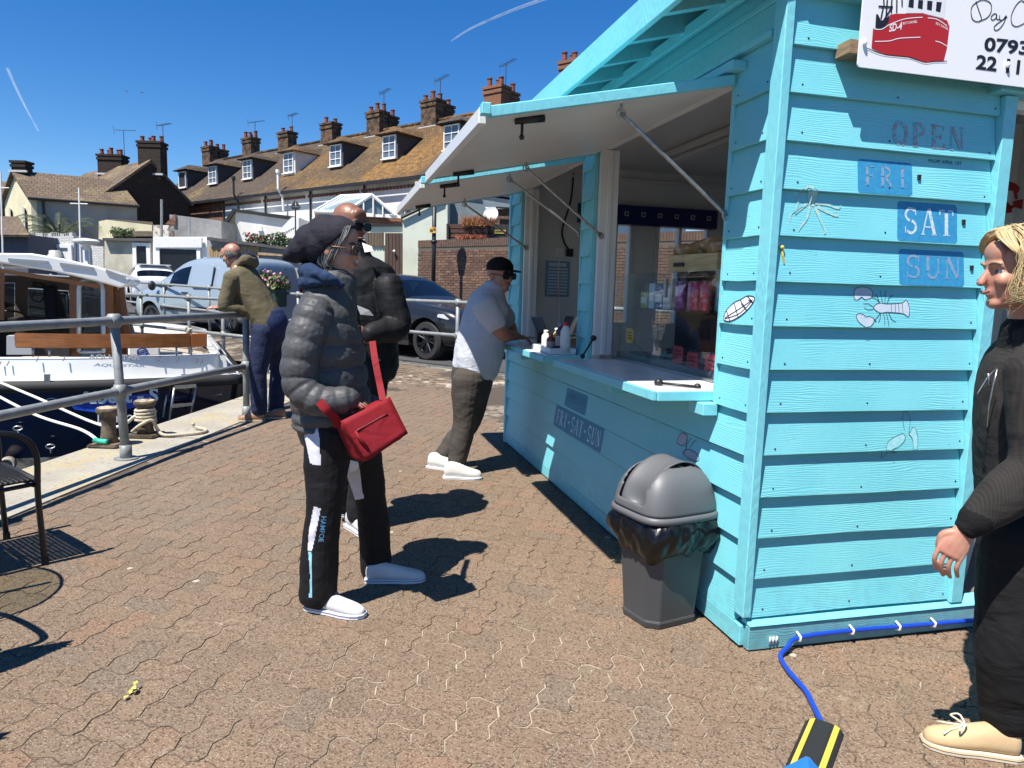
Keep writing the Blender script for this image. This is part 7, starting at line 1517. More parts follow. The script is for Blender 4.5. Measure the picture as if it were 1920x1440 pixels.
# jacket: torso with quilted bands, sleeves, collar
m_puff = cloth('quilted_nylon', (.062, .062, .065), .55, (70, .4, .005), 700, (.052, .052, .055), (1, 1, .5), .4)
b = MB()
limb(b, [J(617, 548, Yw), J(613, 585, Yw), J(612, 650, Yw), J(617, 720, Yw), J(624, 775, Yw), J(625, 800, Yw)], [(.085, .080), (.190, .118), (.205, .160), (.20, .166), (.205, .172), (.205, .172)], lx, 32, 90, (8, .10))
limb(b, [J(592, 583, 2.95), J(568, 650, 2.90), J(564, 720, 2.885), J(600, 752, 2.87), J(655, 748, 2.89)], [.080, .078, .073, .064, .054], None, 20, 70, (9, .15))
limb(b, [J(640, 583, 3.30), J(630, 650, 3.36), J(636, 720, 3.38), J(670, 755, 3.34), J(700, 765, 3.25)], [.085, .08, .074, .066, .055], None, 20, 60, (9, .15))
limb(b, [J(632, 524, Yw), J(624, 545, Yw), J(616, 578, Yw)], [(.080, .092), (.098, .108), (.15, .125)], lx, 24, 24)
jk = put(wm, 'quilted_jacket', bake(b, m_puff, .0055, 1, [(.025, .006)]))
# zip and seam lines
b = MB(); zp = [cast(jk.data, wm, x, y, .004) for x, y in ((662, 545), (672, 590), (682, 640), (690, 690), (695, 740))]; zp = [z for z in zp if z]
if len(zp) > 2: b.tube(zp, .004, 6); b.build('zip', m_black, jk, True); jk.children[-1].data.transform(inv_of(wm))
# blue hood at the neck
b = MB(); ncv = J(612, 512, Yw)
limb(b, [J(640, 535, 3.03), J(612, 520, 2.995), J(585, 510, 3.04), J(576, 508, 3.12), J(590, 508, 3.2), J(625, 525, 3.2)], [.014, .026, .034, .038, .032, .016]); limb(b, [J(610, 530, 3.0), J(584, 528, 3.03), J(572, 530, 3.12), J(584, 528, 3.2)], [.016, .026, .030, .022])
put(wm, 'hood', bake(b, cloth('blue_jersey', (.020, .040, .090), .95, (30, .8, .02)), .005, 2, [(.06, .018)]))
# hat
b = MB(); hu = (hax[2]*1.0-hax[0]*.25).normalized()
for x_, y_, rf_, rl_, ru_ in ((634, 440, .092, .090, .082), (616, 444, .098, .100, .096), (600, 462, .080, .098, .088), (585, 456, .075, .095, .085), (568, 468, .060, .085, .062), (552, 477, .042, .065, .040), (540, 484, .024, .04, .018)): b.ell(J(x_, y_, Yw), (hax[0]*rf_, hax[1]*rl_, ux*ru_), 20, 12)
ht = bake(b, cloth('dark_hat_cloth', (.014, .014, .022), .85, (40, .5, .012), 500, (.024, .022, .030)), .006, 4, [(.11, .014)])
bm = bmesh.new(); bm.from_mesh(ht); pc = H+ux*.028+hax[0]*.04; nn = (ux*.80+hax[0]*-.62).normalized()
bmesh.ops.bisect_plane(bm, geom=bm.verts[:]+bm.edges[:]+bm.faces[:], plane_co=H+hax[0]*.078+ux*.092, plane_no=(hax[0]*.74-ux*.67).normalized(), clear_outer=True); 
es = [e for e in bm.edges if e.is_boundary]; bmesh.ops.holes_fill(bm, edges=es); bm.to_mesh(ht); bm.free()
put(wm, 'slouchy_hat', ht)
m_greyhair = hairmat('grey_hair', (.26, .25, .24), (.05, .048, .045))
def hr(g):
    a = g.uniform(0, 1); p = J(655-30*a+g.uniform(-4, 4), 425+40*a+g.uniform(-6, 6), Yw-.068+g.uniform(-.012, .01)); q = p-ux*.04-hax[0]*.015+V((0, -.006, 0)); r = q-ux*g.uniform(.02, .045)-hax[0]*.02; return [p, q, r]
strands('grey_hair', m_greyhair, wm, hr, 150, 2, .003)
strands('nape_hair', m_greyhair, wm, lambda g: (lambda p: [p, p-ux*.05-fx*.005, p-ux*g.uniform(.06, .09)+fx*.01])(J(606+g.uniform(-10, 14), 468+g.uniform(-8, 8), Yw+g.uniform(-.075, .05))), 220, 3, .0034)
# trousers
m_trk = cloth('black_track_cloth', (.008, .008, .010), .7, (24, .45, .015), 900); m_wpan = cloth('white_panel_cloth', (.62, .62, .70), .8)
b = MB(); limb(b, [J(628, 775, Yw), J(632, 810, Yw), J(640, 850, Yw)], [(.185, .150), (.19, .155), (.16, .12)], lx, 24)
limb(b, [J(622, 810, 3.02), J(612, 870, 3.0), J(609, 940, 2.98), J(600, 1030, 2.985), J(596, 1112, 2.99)], [.115, .098, .078, .080, .083], None, 20, 40); limb(b, [J(664, 810, 3.23), J(680, 870, 3.29), J(694, 930, 3.34), J(702, 1000, 3.36), J(706, 1068, 3.37)], [.112, .094, .076, .076, .076], None, 20, 40)
tk = bake(b, [m_trk, m_wpan, M('blue_piping', (.25, .55, .65), .5)], .0046, 4, [(.09, .012)]); to = put(wm, 'track_trousers', tk)
z7 = lambda pts: [(480+x*.3195, 740+y*.3195) for x, y in pts]
shade_px(tk, [z7([(245, 130), (355, 160), (372, 250), (380, 415), (318, 405), (290, 270)]), z7([(340, 655), (380, 668), (340, 870), (326, 920), (303, 915), (310, 800)]), z7([(555, 385), (600, 395), (632, 610), (582, 618), (535, 480)])], wm, 1); shade_px(tk, [z7([(306, 920), (326, 920), (330, 1190), (312, 1190), (318, 1060)])], wm, 2)
vs_, fs_ = text2d('HAMFOE', 1, .01); b = MB(); pp = []
for x, y in vs_: pp.append(cast(tk, wm, *z7([(375+30*(.5-x)*.6+30*(y), 715+150*x)])[0], .003))
if all(p is not None for p in pp): b.add(pp, fs_); b.build('leg_lettering', M('lettering_blue', (.08, .25, .42), .5), to); to.children[-1].data.transform(inv_of(wm))
# socks and slip-on shoes
for q, r_ in ((J(606, 1118, 2.985), .046), (J(712, 1068, 3.37), .044)): b = MB(); limb(b, [q+V((0, 0, .05)), V((q.x+.01, q.y, .07)), V((q.x+.03, q.y, .05))], [r_, r_, r_], None, 14, 10); put(wm, 'sock', bake(b, cloth('grey_sock', (.16, .16, .165), .9), None, 0, None, 0))
m_canvas = cloth('white_canvas', (.58, .58, .59), .9, (60, .4, .006), 400)
h1, t1 = G(577, 1140), G(684, 1158); h2, t2 = G(685, 1090), G(797, 1088)
for hh_, tt_ in ((h1, t1), (h2, t2)): shoe(wm, hh_, tt_, .098, .092, m_canvas, m_wsole, toe_h=.38)
# red bag: box body with flap, strap across the chest
bg_ = thing('shoulder_bag', 'red nylon shoulder bag hanging at the hip of the woman in grey', 'bag', J(690, 810, 2.86)); m_redc = cloth('red_nylon', (.22, .010, .016), .7, (30, .5, .012), 800, (.19, .010, .016), (1, 1, 1), .2)
Fq = [J(640, 792, 2.80), J(728, 748, 2.92), J(763, 818, 2.90), J(690, 868, 2.80)]; Bq = [J(622, 792, 2.93), J(706, 748, 3.05), J(740, 816, 3.03), J(655, 864, 2.93)]
b = MB(); rows = []
for i in range(9):
    f = i/8; q = [Bq[k].lerp(Fq[k], f) for k in range(4)]; c = sum(q, V((0, 0, 0)))/4; k_ = .93+.09*math.sin(math.pi*f); ring = []
    for s in range(4):
        for j in range(5): p = q[s].lerp(q[(s+1) % 4], j/5); ring.append(c+(p-c)*(k_*(1.0-.04*math.sin(math.pi*j/5)*0)))
    rows.append(ring)
b.rings(rows); put(bg_, 'bag_body', bake(b, m_redc, None, 0, [(.08, .012)], 2))
nf = (Fq[1]-Fq[0]).cross(Fq[3]-Fq[0]).normalized(); nf = nf if nf.dot(CAM-Fq[0]) > 0 else -nf
def bq(s, t, lift): return Fq[0].lerp(Fq[1], s).lerp(Fq[3].lerp(Fq[2], s), t)+nf*lift
b = MB(); n_ = 8; gr = [bq(-.02+1.04*i/n_, -.03+.98*j/n_, .010+.006*math.sin(math.pi*i/n_)) for j in range(n_+1) for i in range(n_+1)]
b.add(gr, [(j*(n_+1)+i, j*(n_+1)+i+1, (j+1)*(n_+1)+i+1, (j+1)*(n_+1)+i) for j in range(n_) for i in range(n_)]); fo = put(bg_, 'flap', b.mesh('flap', m_redc, True)); q_ = fo.modifiers.new('solid', 'SOLIDIFY'); q_.thickness = .006
b = MB(); b.tube([bq(.10+.72*k/8, .30-.0*k, .021) for k in range(9)], .004, 6); zo = b.build('zip', M('dark_red', (.12, .006, .01), .5), bg_, True, True); b = MB(); b.tube([bq(.10, .30, .022), bq(.08, .45, .03), bq(.12, .72, .024)], .007, 6); b.build('zip_pull', m_redc, zo, True, True)
b = MB(); b.hexa([bq(.32, .40, .016), bq(.62, .40, .016), bq(.62, .49, .016), bq(.32, .49, .016)], [bq(.32, .40, .020), bq(.62, .40, .020), bq(.62, .49, .020), bq(.32, .49, .020)]); lb_ = b.build('maker_patch', M('patch_red', (.30, .03, .035), .5), bg_, False, True)
b = MB(); b.hexa([bq(.36, .435, .0205), bq(.58, .435, .0205), bq(.58, .455, .0205), bq(.36, .455, .0205)], [bq(.36, .435, .0215), bq(.58, .435, .0215), bq(.58, .455, .0215), bq(.36, .455, .0215)]); b.build('patch_print', M('patch_print_pink', (.45, .22, .22), .5), lb_, False, True)
def strap(pts, w_, name='strap'):
    b = MB(); P_ = [V(p) for p in spline([tuple(p) for p in pts], 24)]; rr = []
    for i, p in enumerate(P_):
        t_ = (P_[min(i+1, 24)]-P_[max(i-1, 0)]).normalized(); vdir = (CAM-p).normalized(); s = t_.cross(vdir).normalized(); n2_ = s.cross(t_); rr.append([p+s*w_+n2_*.002, p-s*w_+n2_*.002, p-s*w_-n2_*.002, p+s*w_-n2_*.002])
    b.rings(rr); b.build(name, m_redc, bg_, False, True)
strap([J(698, 640, 3.12), J(704, 680, 3.06), J(712, 720, 3.02), J(718, 750, 2.97)], .014); strap([J(598, 752, 2.80), J(612, 768, 2.80), J(628, 785, 2.83), J(635, 800, 2.86)], .017)

# ================= tall bald man in black
B0 = G(655, 975); bm_ = person('tall bald man in black jacket and sunglasses behind the woman in grey', V((B0.x, B0.y, 0))); Yb = 4.12
fx, lx, ux = AX((.35, -.93, 0)); Hb = at(655, 421, Yb); hb = AX((.85, -.5, -.12)); b = MB(); head_mb(b, Hb, hb, 1.03)
limb(b, [Hb-ux*.06, J(662, 475, Yb), J(668, 500, Yb)], [.06, .06, .08], lx); limb(b, [J(668, 530, Yb), J(672, 580, Yb), J(676, 660, Yb), J(678, 720, Yb)], [(.18, .1), (.17, .11), (.16, .1), (.16, .11)], lx)
ba = [J(728, 533, 4.05), J(744, 612, 4.02), J(690, 628, 3.86)]; ba2 = [J(612, 533, 4.15), J(600, 612, 4.12), J(660, 628, 3.88)]
for q in (ba, ba2): limb(b, q, [.055, .045, .03]); 
bh1 = [hand(ba[2], (-1, -.4, 0), (0, .6, -.6), (0, 0, 1)), hand(ba2[2], (1, -.4, 0), (0, .6, -.6), (0, 0, 1))]
for q in ([J(656, 720, 4.14), J(650, 840, 4.14), J(648, 945, 4.2)], [J(690, 720, 4.06), J(682, 850, 4.04), J(672, 965, 4.05)]): limb(b, q, [.09, .058, .04])
body(bm_, b, m_skint, .007, bh1); face_bits(bm_, Hb, hb, 1.03); glasses(bm_, Hb, hb, 1.05, True, 1.15)
m_blkj = cloth('black_shell', (.008, .008, .009), .6, (18, .5, .02), 700, (.011, .011, .012), (1, 1, 1), .25)
b = MB(); limb(b, [J(664, 485, Yb), J(668, 515, Yb), J(672, 580, Yb), J(676, 650, Yb), J(678, 690, Yb)], [(.10, .09), (.225, .13), (.225, .155), (.22, .16), (.22, .16)], lx, 24)
for q in (ba, ba2): limb(b, [q[0]-ux*0, q[0].lerp(q[1], .5), q[1], q[1].lerp(q[2], .6), q[2]], [.080, .082, .080, .066, .050], None, 18, 30)
limb(b, [J(664, 462, Yb), J(665, 480, Yb), J(666, 505, Yb)], [(.075, .08), (.085, .09), (.12, .1)], lx, 20)
put(bm_, 'jacket', bake(b, m_blkj, .007, 3, [(.12, .018)]))
b = MB(); b.prism([J(679, 455, 3.98), J(697, 462, 3.98), J(699, 470, 3.97), J(684, 473, 3.96)], (.0, .01, 0)); b.build('collar_tab', m_frame, bm_, False, True)
b = MB(); b.prism([J(668, 572, 3.90), J(692, 582, 3.92), J(700, 592, 3.93), J(676, 590, 3.90)], (.0, .012, 0)); b.build('jacket_badge', M('grey_badge', (.35, .35, .36), .4), bm_, False, True)
b = MB()
for q in ([J(660, 690, 4.14), J(656, 760, 4.14), J(650, 850, 4.14), J(648, 945, 4.2)], [J(690, 690, 4.06), J(686, 770, 4.05), J(682, 860, 4.04), J(672, 965, 4.05)]): limb(b, q, [.12, .105, .082, .07])
put(bm_, 'trousers', bake(b, cloth('dark_jeans', (.012, .013, .017), .8), .008, 3, [(.08, .02)]))
for hh_, tt_ in ((G(622, 958), G(660, 968)), (G(654, 986), G(700, 1010))): shoe(bm_, hh_, tt_, .11, .12, m_canvas, m_wsole)

# ================= heavy man in cap leaning on the counter
C0 = G(850, 890); cm_ = person('heavy man in black cap and pale grey-blue T-shirt leaning on the counter', V((C0.x, C0.y, 0))); Yk = 5.55
fx, lx, ux = AX((.93, .30, 0)); Hc = at(938, 516, 5.55); hc = AX((.72, -.68, -.05)); b = MB(); head_mb(b, Hc, hc, 1.04, 1.08)
limb(b, [Hc-ux*.05-hc[0]*.02, J(928, 545, Yk), J(920, 570, Yk)], [.066, .066, .06], lx); limb(b, [J(914, 585, Yk), J(908, 610, Yk), J(898, 660, Yk), J(888, 705, Yk)], [(.17, .11), (.17, .14), (.17, .15), (.16, .13)], lx)
ca = [J(908, 570, 5.36), J(938, 622, 5.40), J(968, 630, 5.68)]; ca2 = [J(930, 572, 5.75), J(958, 615, 5.85), J(957, 630, 5.72)]
limb(b, ca, [.062, .056, .036]); limb(b, ca2, [.06, .052, .036]); ch1 = [hand(ca[2], (.6, .5, -.1), (0, 0, -1), (-.4, .6, .2)), hand(ca2[2], (-.2, -.9, -.05), (0, 0, -1), (.8, 0, .3))]
cl1 = [J(878, 712, 5.42), J(872, 790, 5.40), J(855, 872, 5.36)]; cl2 = [J(895, 712, 5.65), J(880, 790, 5.66), J(826, 862, 5.60)]
for q in (cl1, cl2): limb(b, q, [.1, .065, .042])
body(cm_, b, m_skinr, .007, ch1); face_bits(cm_, Hc, hc, 1.04); glasses(cm_, Hc, hc, 1.06, True, 1.2)
m_tee = cloth('pale_grey_cotton', (.47, .49, .54), .9, (16, .7, .03), 900, (.43, .45, .50))
b = MB(); limb(b, [J(925, 542, Yk), J(917, 566, Yk), J(906, 610, Yk), J(899, 655, Yk), J(891, 690, Yk)], [(.10, .09), (.215, .15), (.215, .172), (.215, .190), (.205, .182)], lx, 26)
limb(b, [ca[0], ca[0].lerp(ca[1], .35), ca[0].lerp(ca[1], .68)], [.098, .096, .090], None, 18, 14); limb(b, [ca2[0], ca2[0].lerp(ca2[1], .35), ca2[0].lerp(ca2[1], .65)], [.09, .09, .085], None, 18, 14)
put(cm_, 't_shirt', bake(b, m_tee, .007, 4, [(.12, .012)]))
m_jog = cloth('brown_jogger_cloth', (.060, .052, .044), .9, (22, .55, .02), 900, (.048, .042, .036))
b = MB(); limb(b, [J(890, 682, 5.55), J(886, 710, 5.55), J(884, 740, 5.52)], [(.185, .165), (.19, .165), (.16, .12)], lx, 22)
for q in (cl1, cl2): limb(b, [q[0], q[0].lerp(q[1], .5), q[1], q[1].lerp(q[2], .5), q[2].lerp(q[1], .12)], [.130, .115, .092, .084, .074], None, 18, 30)
put(cm_, 'joggers', bake(b, m_jog, .007, 3, [(.10, .014)]))
for q in (cl1, cl2): b = MB(); limb(b, [q[2].lerp(q[1], .10), q[2], V((q[2].x, q[2].y, .07))], [.05, .046, .045], None, 14, 8); put(cm_, 'sock', bake(b, cloth('black_sock', (.01, .01, .01), .9), None, 0, None, 0))
m_tr = M('white_trainer', (.56, .56, .52), .5, bump=(60, .3, .004))
shoe(cm_, G(832, 896), G(903, 898), .115, .125, m_tr, m_wsole, 'trainer', m_wsole, True); shoe(cm_, G(803, 876), G(866, 884), .115, .125, m_tr, m_wsole, 'trainer', m_wsole, True)
b = MB(); f, l, u = hc; b.ell(Hc+u*.058-f*.01, (f*.115, l*.098, u*.082), 20, 12); cp_ = bake(b, cloth('black_cap', (.006, .006, .006), .8), .006, 2)
bm = bmesh.new(); bm.from_mesh(cp_); bmesh.ops.bisect_plane(bm, geom=bm.verts[:]+bm.edges[:]+bm.faces[:], plane_co=Hc+u*.035, plane_no=-u, clear_outer=True); bmesh.ops.holes_fill(bm, edges=[e for e in bm.edges if e.is_boundary]); bm.to_mesh(cp_); bm.free(); co = put(cm_, 'cap', cp_)
b = MB(); pk_ = []
for j in range(13): a = math.pi*(-.5+j/12); pk_.append(Hc+u*(.040-.012*math.cos(a))+f*(.075+.115*math.cos(a))+l*(.092*math.sin(a)))
b.prism(pk_, u*.008); b.build('peak', cloth('black_peak', (.006, .006, .006), .7), co, False, True); b = MB(); b.prism([Hc+u*.035-f*.10+l*.05, Hc+u*.028-f*.145+l*.03, Hc+u*.028-f*.145-l*.03, Hc+u*.035-f*.10-l*.05], u*.008); b.build('cap_strap', m_black, co, False, True)

# ================= man in olive hoodie leaning on the railing
O0 = G(500, 785); om = person('grey-haired man in olive hoodie and navy trousers leaning on the quay railing', V((O0.x, O0.y, 0))); Yo = 7.55
fx, lx, ux = AX((-.88, .10, .45)); Ho = at(434, 478, Yo); hob = AX((-.93, .25, -.28)); b = MB(); head_mb(b, Ho, hob, 1.0)
limb(b, [Ho-hob[2]*.05-hob[0]*.02, J(448, 498, Yo), J(456, 510, Yo)], [.058, .06, .08]); lat = V((0, 1, 0))
limb(b, [J(452, 505, Yo), J(470, 540, Yo), J(490, 575, Yo), J(505, 610, Yo)], [(.17, .09), (.17, .11), (.16, .1), (.16, .12)], lat)
oa = [J(437, 520, 7.36), J(424, 572, 7.36), J(462, 582, 7.42)]; oa2 = [J(445, 518, 7.75), J(440, 570, 7.8), J(415, 576, 7.55)]
for q in (oa, oa2): limb(b, q, [.055, .045, .032])
oh1 = [hand(oa2[2], (-1, -.2, 0), (0, 0, -1), (0, 1, .3)), hand(oa[2], (1, .3, 0), (0, 0, -1), (0, 1, .3))]
ol1 = [J(494, 620, 7.42), J(484, 700, 7.38), J(486, 768, 7.36)]; ol2 = [J(514, 620, 7.7), J(522, 690, 7.75), J(517, 770, 7.62)]
for q in (ol1, ol2): limb(b, q, [.09, .058, .04])
body(om, b, m_skinr, .0075, oh1); glasses(om, Ho, hob, 1.0, False)
strands('grey_hair', m_greyhair, om, lambda g: (lambda a, e: [Ho+(hob[0]*math.cos(a)*.085*math.cos(e)*-1+hob[1]*math.sin(a)*.082*math.cos(e)+hob[2]*(.02+.05*math.sin(e)))*1.04, Ho+(hob[0]*math.cos(a)*.09*math.cos(e)*-1+hob[1]*math.sin(a)*.087*math.cos(e)+hob[2]*(-.01+.05*math.sin(e)))*1.08])(g.uniform(-1.75, 1.75), g.uniform(-.9, .75)), 500, 5, .0045, 3)
m_olive = cloth('olive_fleece', (.125, .105, .062), .95, (14, .5, .03), 800, (.11, .092, .054))
b = MB(); limb(b, [J(450, 502, Yo), J(458, 515, Yo), J(472, 545, Yo), J(492, 580, Yo), J(508, 612, Yo)], [(.15, .09), (.225, .125), (.225, .15), (.215, .155), (.205, .165)], lat, 24)
for q in (oa, oa2): limb(b, [q[0], q[0].lerp(q[1], .5), q[1], q[1].lerp(q[2], .6), q[2]], [.092, .085, .076, .062, .05], None, 16, 26)
put(om, 'hoodie', bake(b, m_olive, .0075, 3, [(.13, .014)]))
b = MB(); limb(b, [J(447, 496, 7.42), J(460, 487, 7.45), J(474, 492, 7.6), J(462, 490, 7.75), J(450, 497, 7.74)], [.03, .055, .065, .05, .03]); put(om, 'hood', bake(b, m_olive, .008, 3, [(.05, .015)])); b = MB(); limb(b, [J(448, 490, 7.44), J(462, 480, 7.47), J(477, 486, 7.6), J(463, 482, 7.72)], [.02, .035, .04, .03]); put(om, 'hood_lining', bake(b, cloth('navy_lining', (.012, .018, .06), .9), .008, 2))
m_navyt = cloth('navy_work_cloth', (.014, .022, .058), .8, (20, .6, .02), 900, (.010, .015, .040))
b = MB(); limb(b, [J(504, 600, 7.55), J(505, 625, 7.55), J(503, 650, 7.53)], [(.18, .155), (.185, .155), (.15, .11)], lat, 22)
for q in (ol1, ol2): limb(b, [q[0], q[0].lerp(q[1], .5), q[1], q[1].lerp(q[2], .55), q[2]], [.12, .108, .090, .085, .084], None, 18, 28)
put(om, 'work_trousers', bake(b, m_navyt, .0075, 3, [(.09, .014)]))
b = MB(); limb(b, [J(506, 596, 7.55), J(508, 606, 7.55), J(508, 614, 7.55)], [(.196, .160), (.205, .168), (.20, .165)], lat, 22, 8); put(om, 'shirt_tail', bake(b, cloth('navy_tee', (.018, .03, .09), .9), .0075, 2))
m_tanshoe = M('tan_leather', (.27, .15, .085), .6, bump=(60, .3, .004)); m_csole = M('cream_sole', (.55, .48, .36), .7)
shoe(om, G(496, 790), G(446, 790), .105, .11, m_tanshoe, m_csole, 'shoe', m_tanshoe, True); shoe(om, G(536, 785), G(492, 784), .105, .11, m_tanshoe, m_csole, 'shoe', m_tanshoe, True)
om.location = om.location

# ================= blonde woman at the right edge
D0_ = G(1860, 1395); dw = person('blonde woman in dark pinstriped jacket smiling at the right edge', V((D0_.x, D0_.y, 0))); Yd = 2.22
fx, lx, ux = AX((-.97, .22, 0)); Hd = at(1893, 508, Yd); hd_ = AX((-.985, .10, -.05)); b = MB(); head_mb(b, Hd, hd_, 1.0, 1.0, .97)
limb(b, [Hd-ux*.05-hd_[0]*.025, J(1912, 600, Yd), J(1920, 660, Yd)], [.054, .054, .06], lx); limb(b, [J(1922, 690, Yd), J(1918, 760, Yd), J(1922, 880, Yd), J(1932, 1000, Yd)], [(.10, .07), (.14, .10), (.14, .1), (.15, .11)], lx)
da = [J(1925, 690, 2.02), J(1925, 875, 1.98), J(1792, 992, 2.0)]; da2 = [J(1905, 680, 2.42), J(1930, 870, 2.46), J(1880, 1000, 2.44)]
for q in (da, da2): limb(b, q, [.05, .042, .029])
dh1 = [hand(da[2], (-.42, .02, -.85), (.75, .35, -.35), (-.80, .25, .40), .88, .45), hand(da2[2], (-.3, 0, -.9), (.6, -.2, 0), (-.8, 0, .2))]
dl1 = [J(1905, 1010, 2.12), J(1880, 1200, 2.10), J(1868, 1370, 2.12)]; dl2 = [J(1950, 1010, 2.35), J(1940, 1180, 2.38), J(1960, 1330, 2.42)]
for q in (dl1, dl2): limb(b, q, [.085, .052, .036])
body(dw, b, m_skinp, .0055, dh1); m_bhair = hairmat('blonde_hair', (.60, .47, .25), (.30, .21, .10))
face_bits(dw, Hd, hd_, 1.0, True, M('pale_brow', (.30, .19, .10), .6))
b = MB(); f, l, u = hd_; b.ell(Hd-f*.014+u*.042, (f*.095, l*.081, u*.081), 18, 12); b.ell(Hd-f*.050-u*.01, (f*.062, l*.084, u*.070), 18, 12); hb2 = bake(b, hairmat('blonde_base', (.46, .34, .17), (.46, .34, .17)), .006, 3, [(.03, .014)])
bm = bmesh.new(); bm.from_mesh(hb2); bmesh.ops.delete(bm, geom=[q_ for q_ in bm.faces if (lambda r_: r_.dot(f) > .045 and r_.dot(u) < .078-.5*abs(r_.dot(l)))(q_.calc_center_median()-Hd)], context='FACES'); bm.to_mesh(hb2); bm.free(); put(dw, 'hair_base', hb2)
def bh_(g):
    ph = R(g.choice((g.uniform(56, 276), g.uniform(56, 130)))); d_ = f*math.cos(ph)+l*math.sin(ph); rx = .098+.016*max(0, -math.cos(ph)); st = Hd+u*g.uniform(.100, .140)+f*g.uniform(-.06, .06)+l*(math.sin(ph)*.03+g.uniform(-.02, .02))-f*.01
    o_ = g.uniform(-.006, .024); cl = math.sin(ph*9)*.010; w1, w2 = g.uniform(-.010, .010)+cl, g.uniform(-.022, .022)-cl; tg = V((-d_.y, d_.x, 0)); e = -.055-.04*g.random()-.02*max(0, -math.cos(ph))
    return [st, Hd-f*.012+d_*(rx*.88+o_)+u*.080, Hd-f*.012+d_*(rx+o_)+u*.035+tg*w1, Hd-f*.014+d_*(rx+.006+o_)+u*-.012-tg*w1, Hd-f*.016+d_*(rx+.004+o_*1.5)+u*(e*.75)+tg*w2, Hd-f*.016+d_*(rx-.012+o_*2)+u*e-tg*w2+f*.008]
strands('hair', m_bhair, dw, bh_, 3400, 6, .0017, 12)
def bf_(g):
    s = g.choice((-1, 1)); k = g.random(); e = g.uniform(.0, .014); return [Hd+f*.02+u*(.126+e)+l*s*g.uniform(0, .05), Hd+f*(.074-.05*k+e)+u*(.108-.004*k+e)+l*s*(.018+.035*k), Hd+f*(.066-.05*k+e)+u*(.072-.02*k)+l*s*(.064+.012*k+e), Hd+f*(.035-.02*k)+u*(.035-.03*k)+l*s*(.083+.006*k), Hd+f*(.005-.02*k)+u*(.0-.04*k)+l*s*(.092)]
strands('fringe', m_bhair, dw, bf_, 1300, 7, .0017, 11)
strands('loose_hair', m_bhair, dw, lambda g: [q+(q-Hd)*(g.uniform(.0, .16)*i/5)+V((g.gauss(0, .004), g.gauss(0, .004), g.gauss(0, .004)))*i for i, q in enumerate(bh_(g))], 260, 17, .0011, 12)
m_pin = cloth('pinstripe_cloth', (.024, .021, .019), .9, (18, .5, .02), 700, (.019, .017, .016), (1, 1, 1), .3, (42, (.029, .025, .023)))
b = MB(); limb(b, [J(1918, 628, Yd), J(1922, 670, Yd), J(1915, 760, Yd), J(1918, 900, Yd), J(1930, 1010, Yd)], [(.10, .09), (.195, .125), (.205, .145), (.20, .15), (.205, .155)], lx, 26)
for q in (da, da2): limb(b, [q[0], q[0].lerp(q[1], .5), q[1], q[1].lerp(q[2], .45), q[2].lerp(q[1], .20)], [.080, .076, .074, .068, .050], None, 18, 40)
djk = put(dw, 'jacket', bake(b, m_pin, .006, 3, [(.12, .014)]))
b = MB(); limb(b, [J(1912, 618, Yd+.0), J(1916, 640, Yd), J(1920, 668, Yd)], [(.076, .080), (.092, .094), (.13, .11)], lx, 22, 16); put(dw, 'collar', bake(b, cloth('ribbed_black', (.010, .010, .011), .9, (150, .6, .006)), .006, 3))
b = MB(); limb(b, [da[2].lerp(da[1], .26), da[2].lerp(da[1], .12), da[2].lerp(da[1], .03)], [.050, .047, .036], None, 18, 8); put(dw, 'cuff', bake(b, cloth('ribbed_cuff', (.008, .008, .009), .9, (150, .6, .006)), .005, 2))
b = MB(); zp = [cast(djk.data, dw, x, y, .004) for x, y in ((1853, 690), (1846, 720), (1838, 760), (1835, 800))]; zp = [z for z in zp if z]
if len(zp) > 1: b.tube(zp, .003, 6); b.build('zip', m_steel, djk, True); djk.children[-1].data.transform(inv_of(dw))
b = MB(); b.tube([tuple(p) for p in spline([J(1852, 690, 2.12), J(1836, 705, 2.1), J(1826, 720, 2.1), J(1815, 738, 2.1)], 10)], .0022, 6); b.tube([J(1835, 700, 2.09), J(1838, 720, 2.09)], .003, 6); b.build('drawcord', m_steel, dw, True, True)
m_dtr = cloth('black_trouser_cloth', (.010, .010, .011), .85, (18, .6, .025), 800)
b = MB(); limb(b, [J(1925, 985, Yd), J(1925, 1030, Yd), J(1922, 1075, Yd)], [(.185, .155), (.19, .16), (.15, .12)], lx, 22)
for q in (dl1, dl2): limb(b, [q[0], q[0].lerp(q[1], .5), q[1], q[1].lerp(q[2], .5), q[2].lerp(q[1], .14)], [.125, .115, .100, .086, .072], None, 20, 34)
put(dw, 'trousers', bake(b, m_dtr, .0065, 3, [(.12, .016)]))
q = dl1[2]; b = MB(); limb(b, [q.lerp(dl1[1], .2), q, V((q.x-.01, q.y, .075)), V((q.x-.04, q.y, .06))], [.050, .046, .046, .04], None, 16, 12); put(dw, 'sock', bake(b, cloth('black_sock2', (.008, .008, .009), .95, (120, .5, .004)), None, 0, None, 0))
m_suede = cloth('beige_leather', (.50, .36, .20), .7, (60, .3, .004), 500, (.44, .31, .17)); h3, t3 = G(1893, 1422), G(1712, 1392)
sh_ = shoe(dw, h3, t3, .100, .105, m_suede, m_csole, 'deck_shoe', m_suede); shoe(dw, G(1990, 1380), G(1860, 1350), .10, .105, m_suede, m_csole, 'deck_shoe', m_suede)
dsh = (t3-h3).normalized(); lsh = V((-dsh.y, dsh.x, 0)); b = MB(); c_ = h3+dsh*.155+V((0, 0, .082))
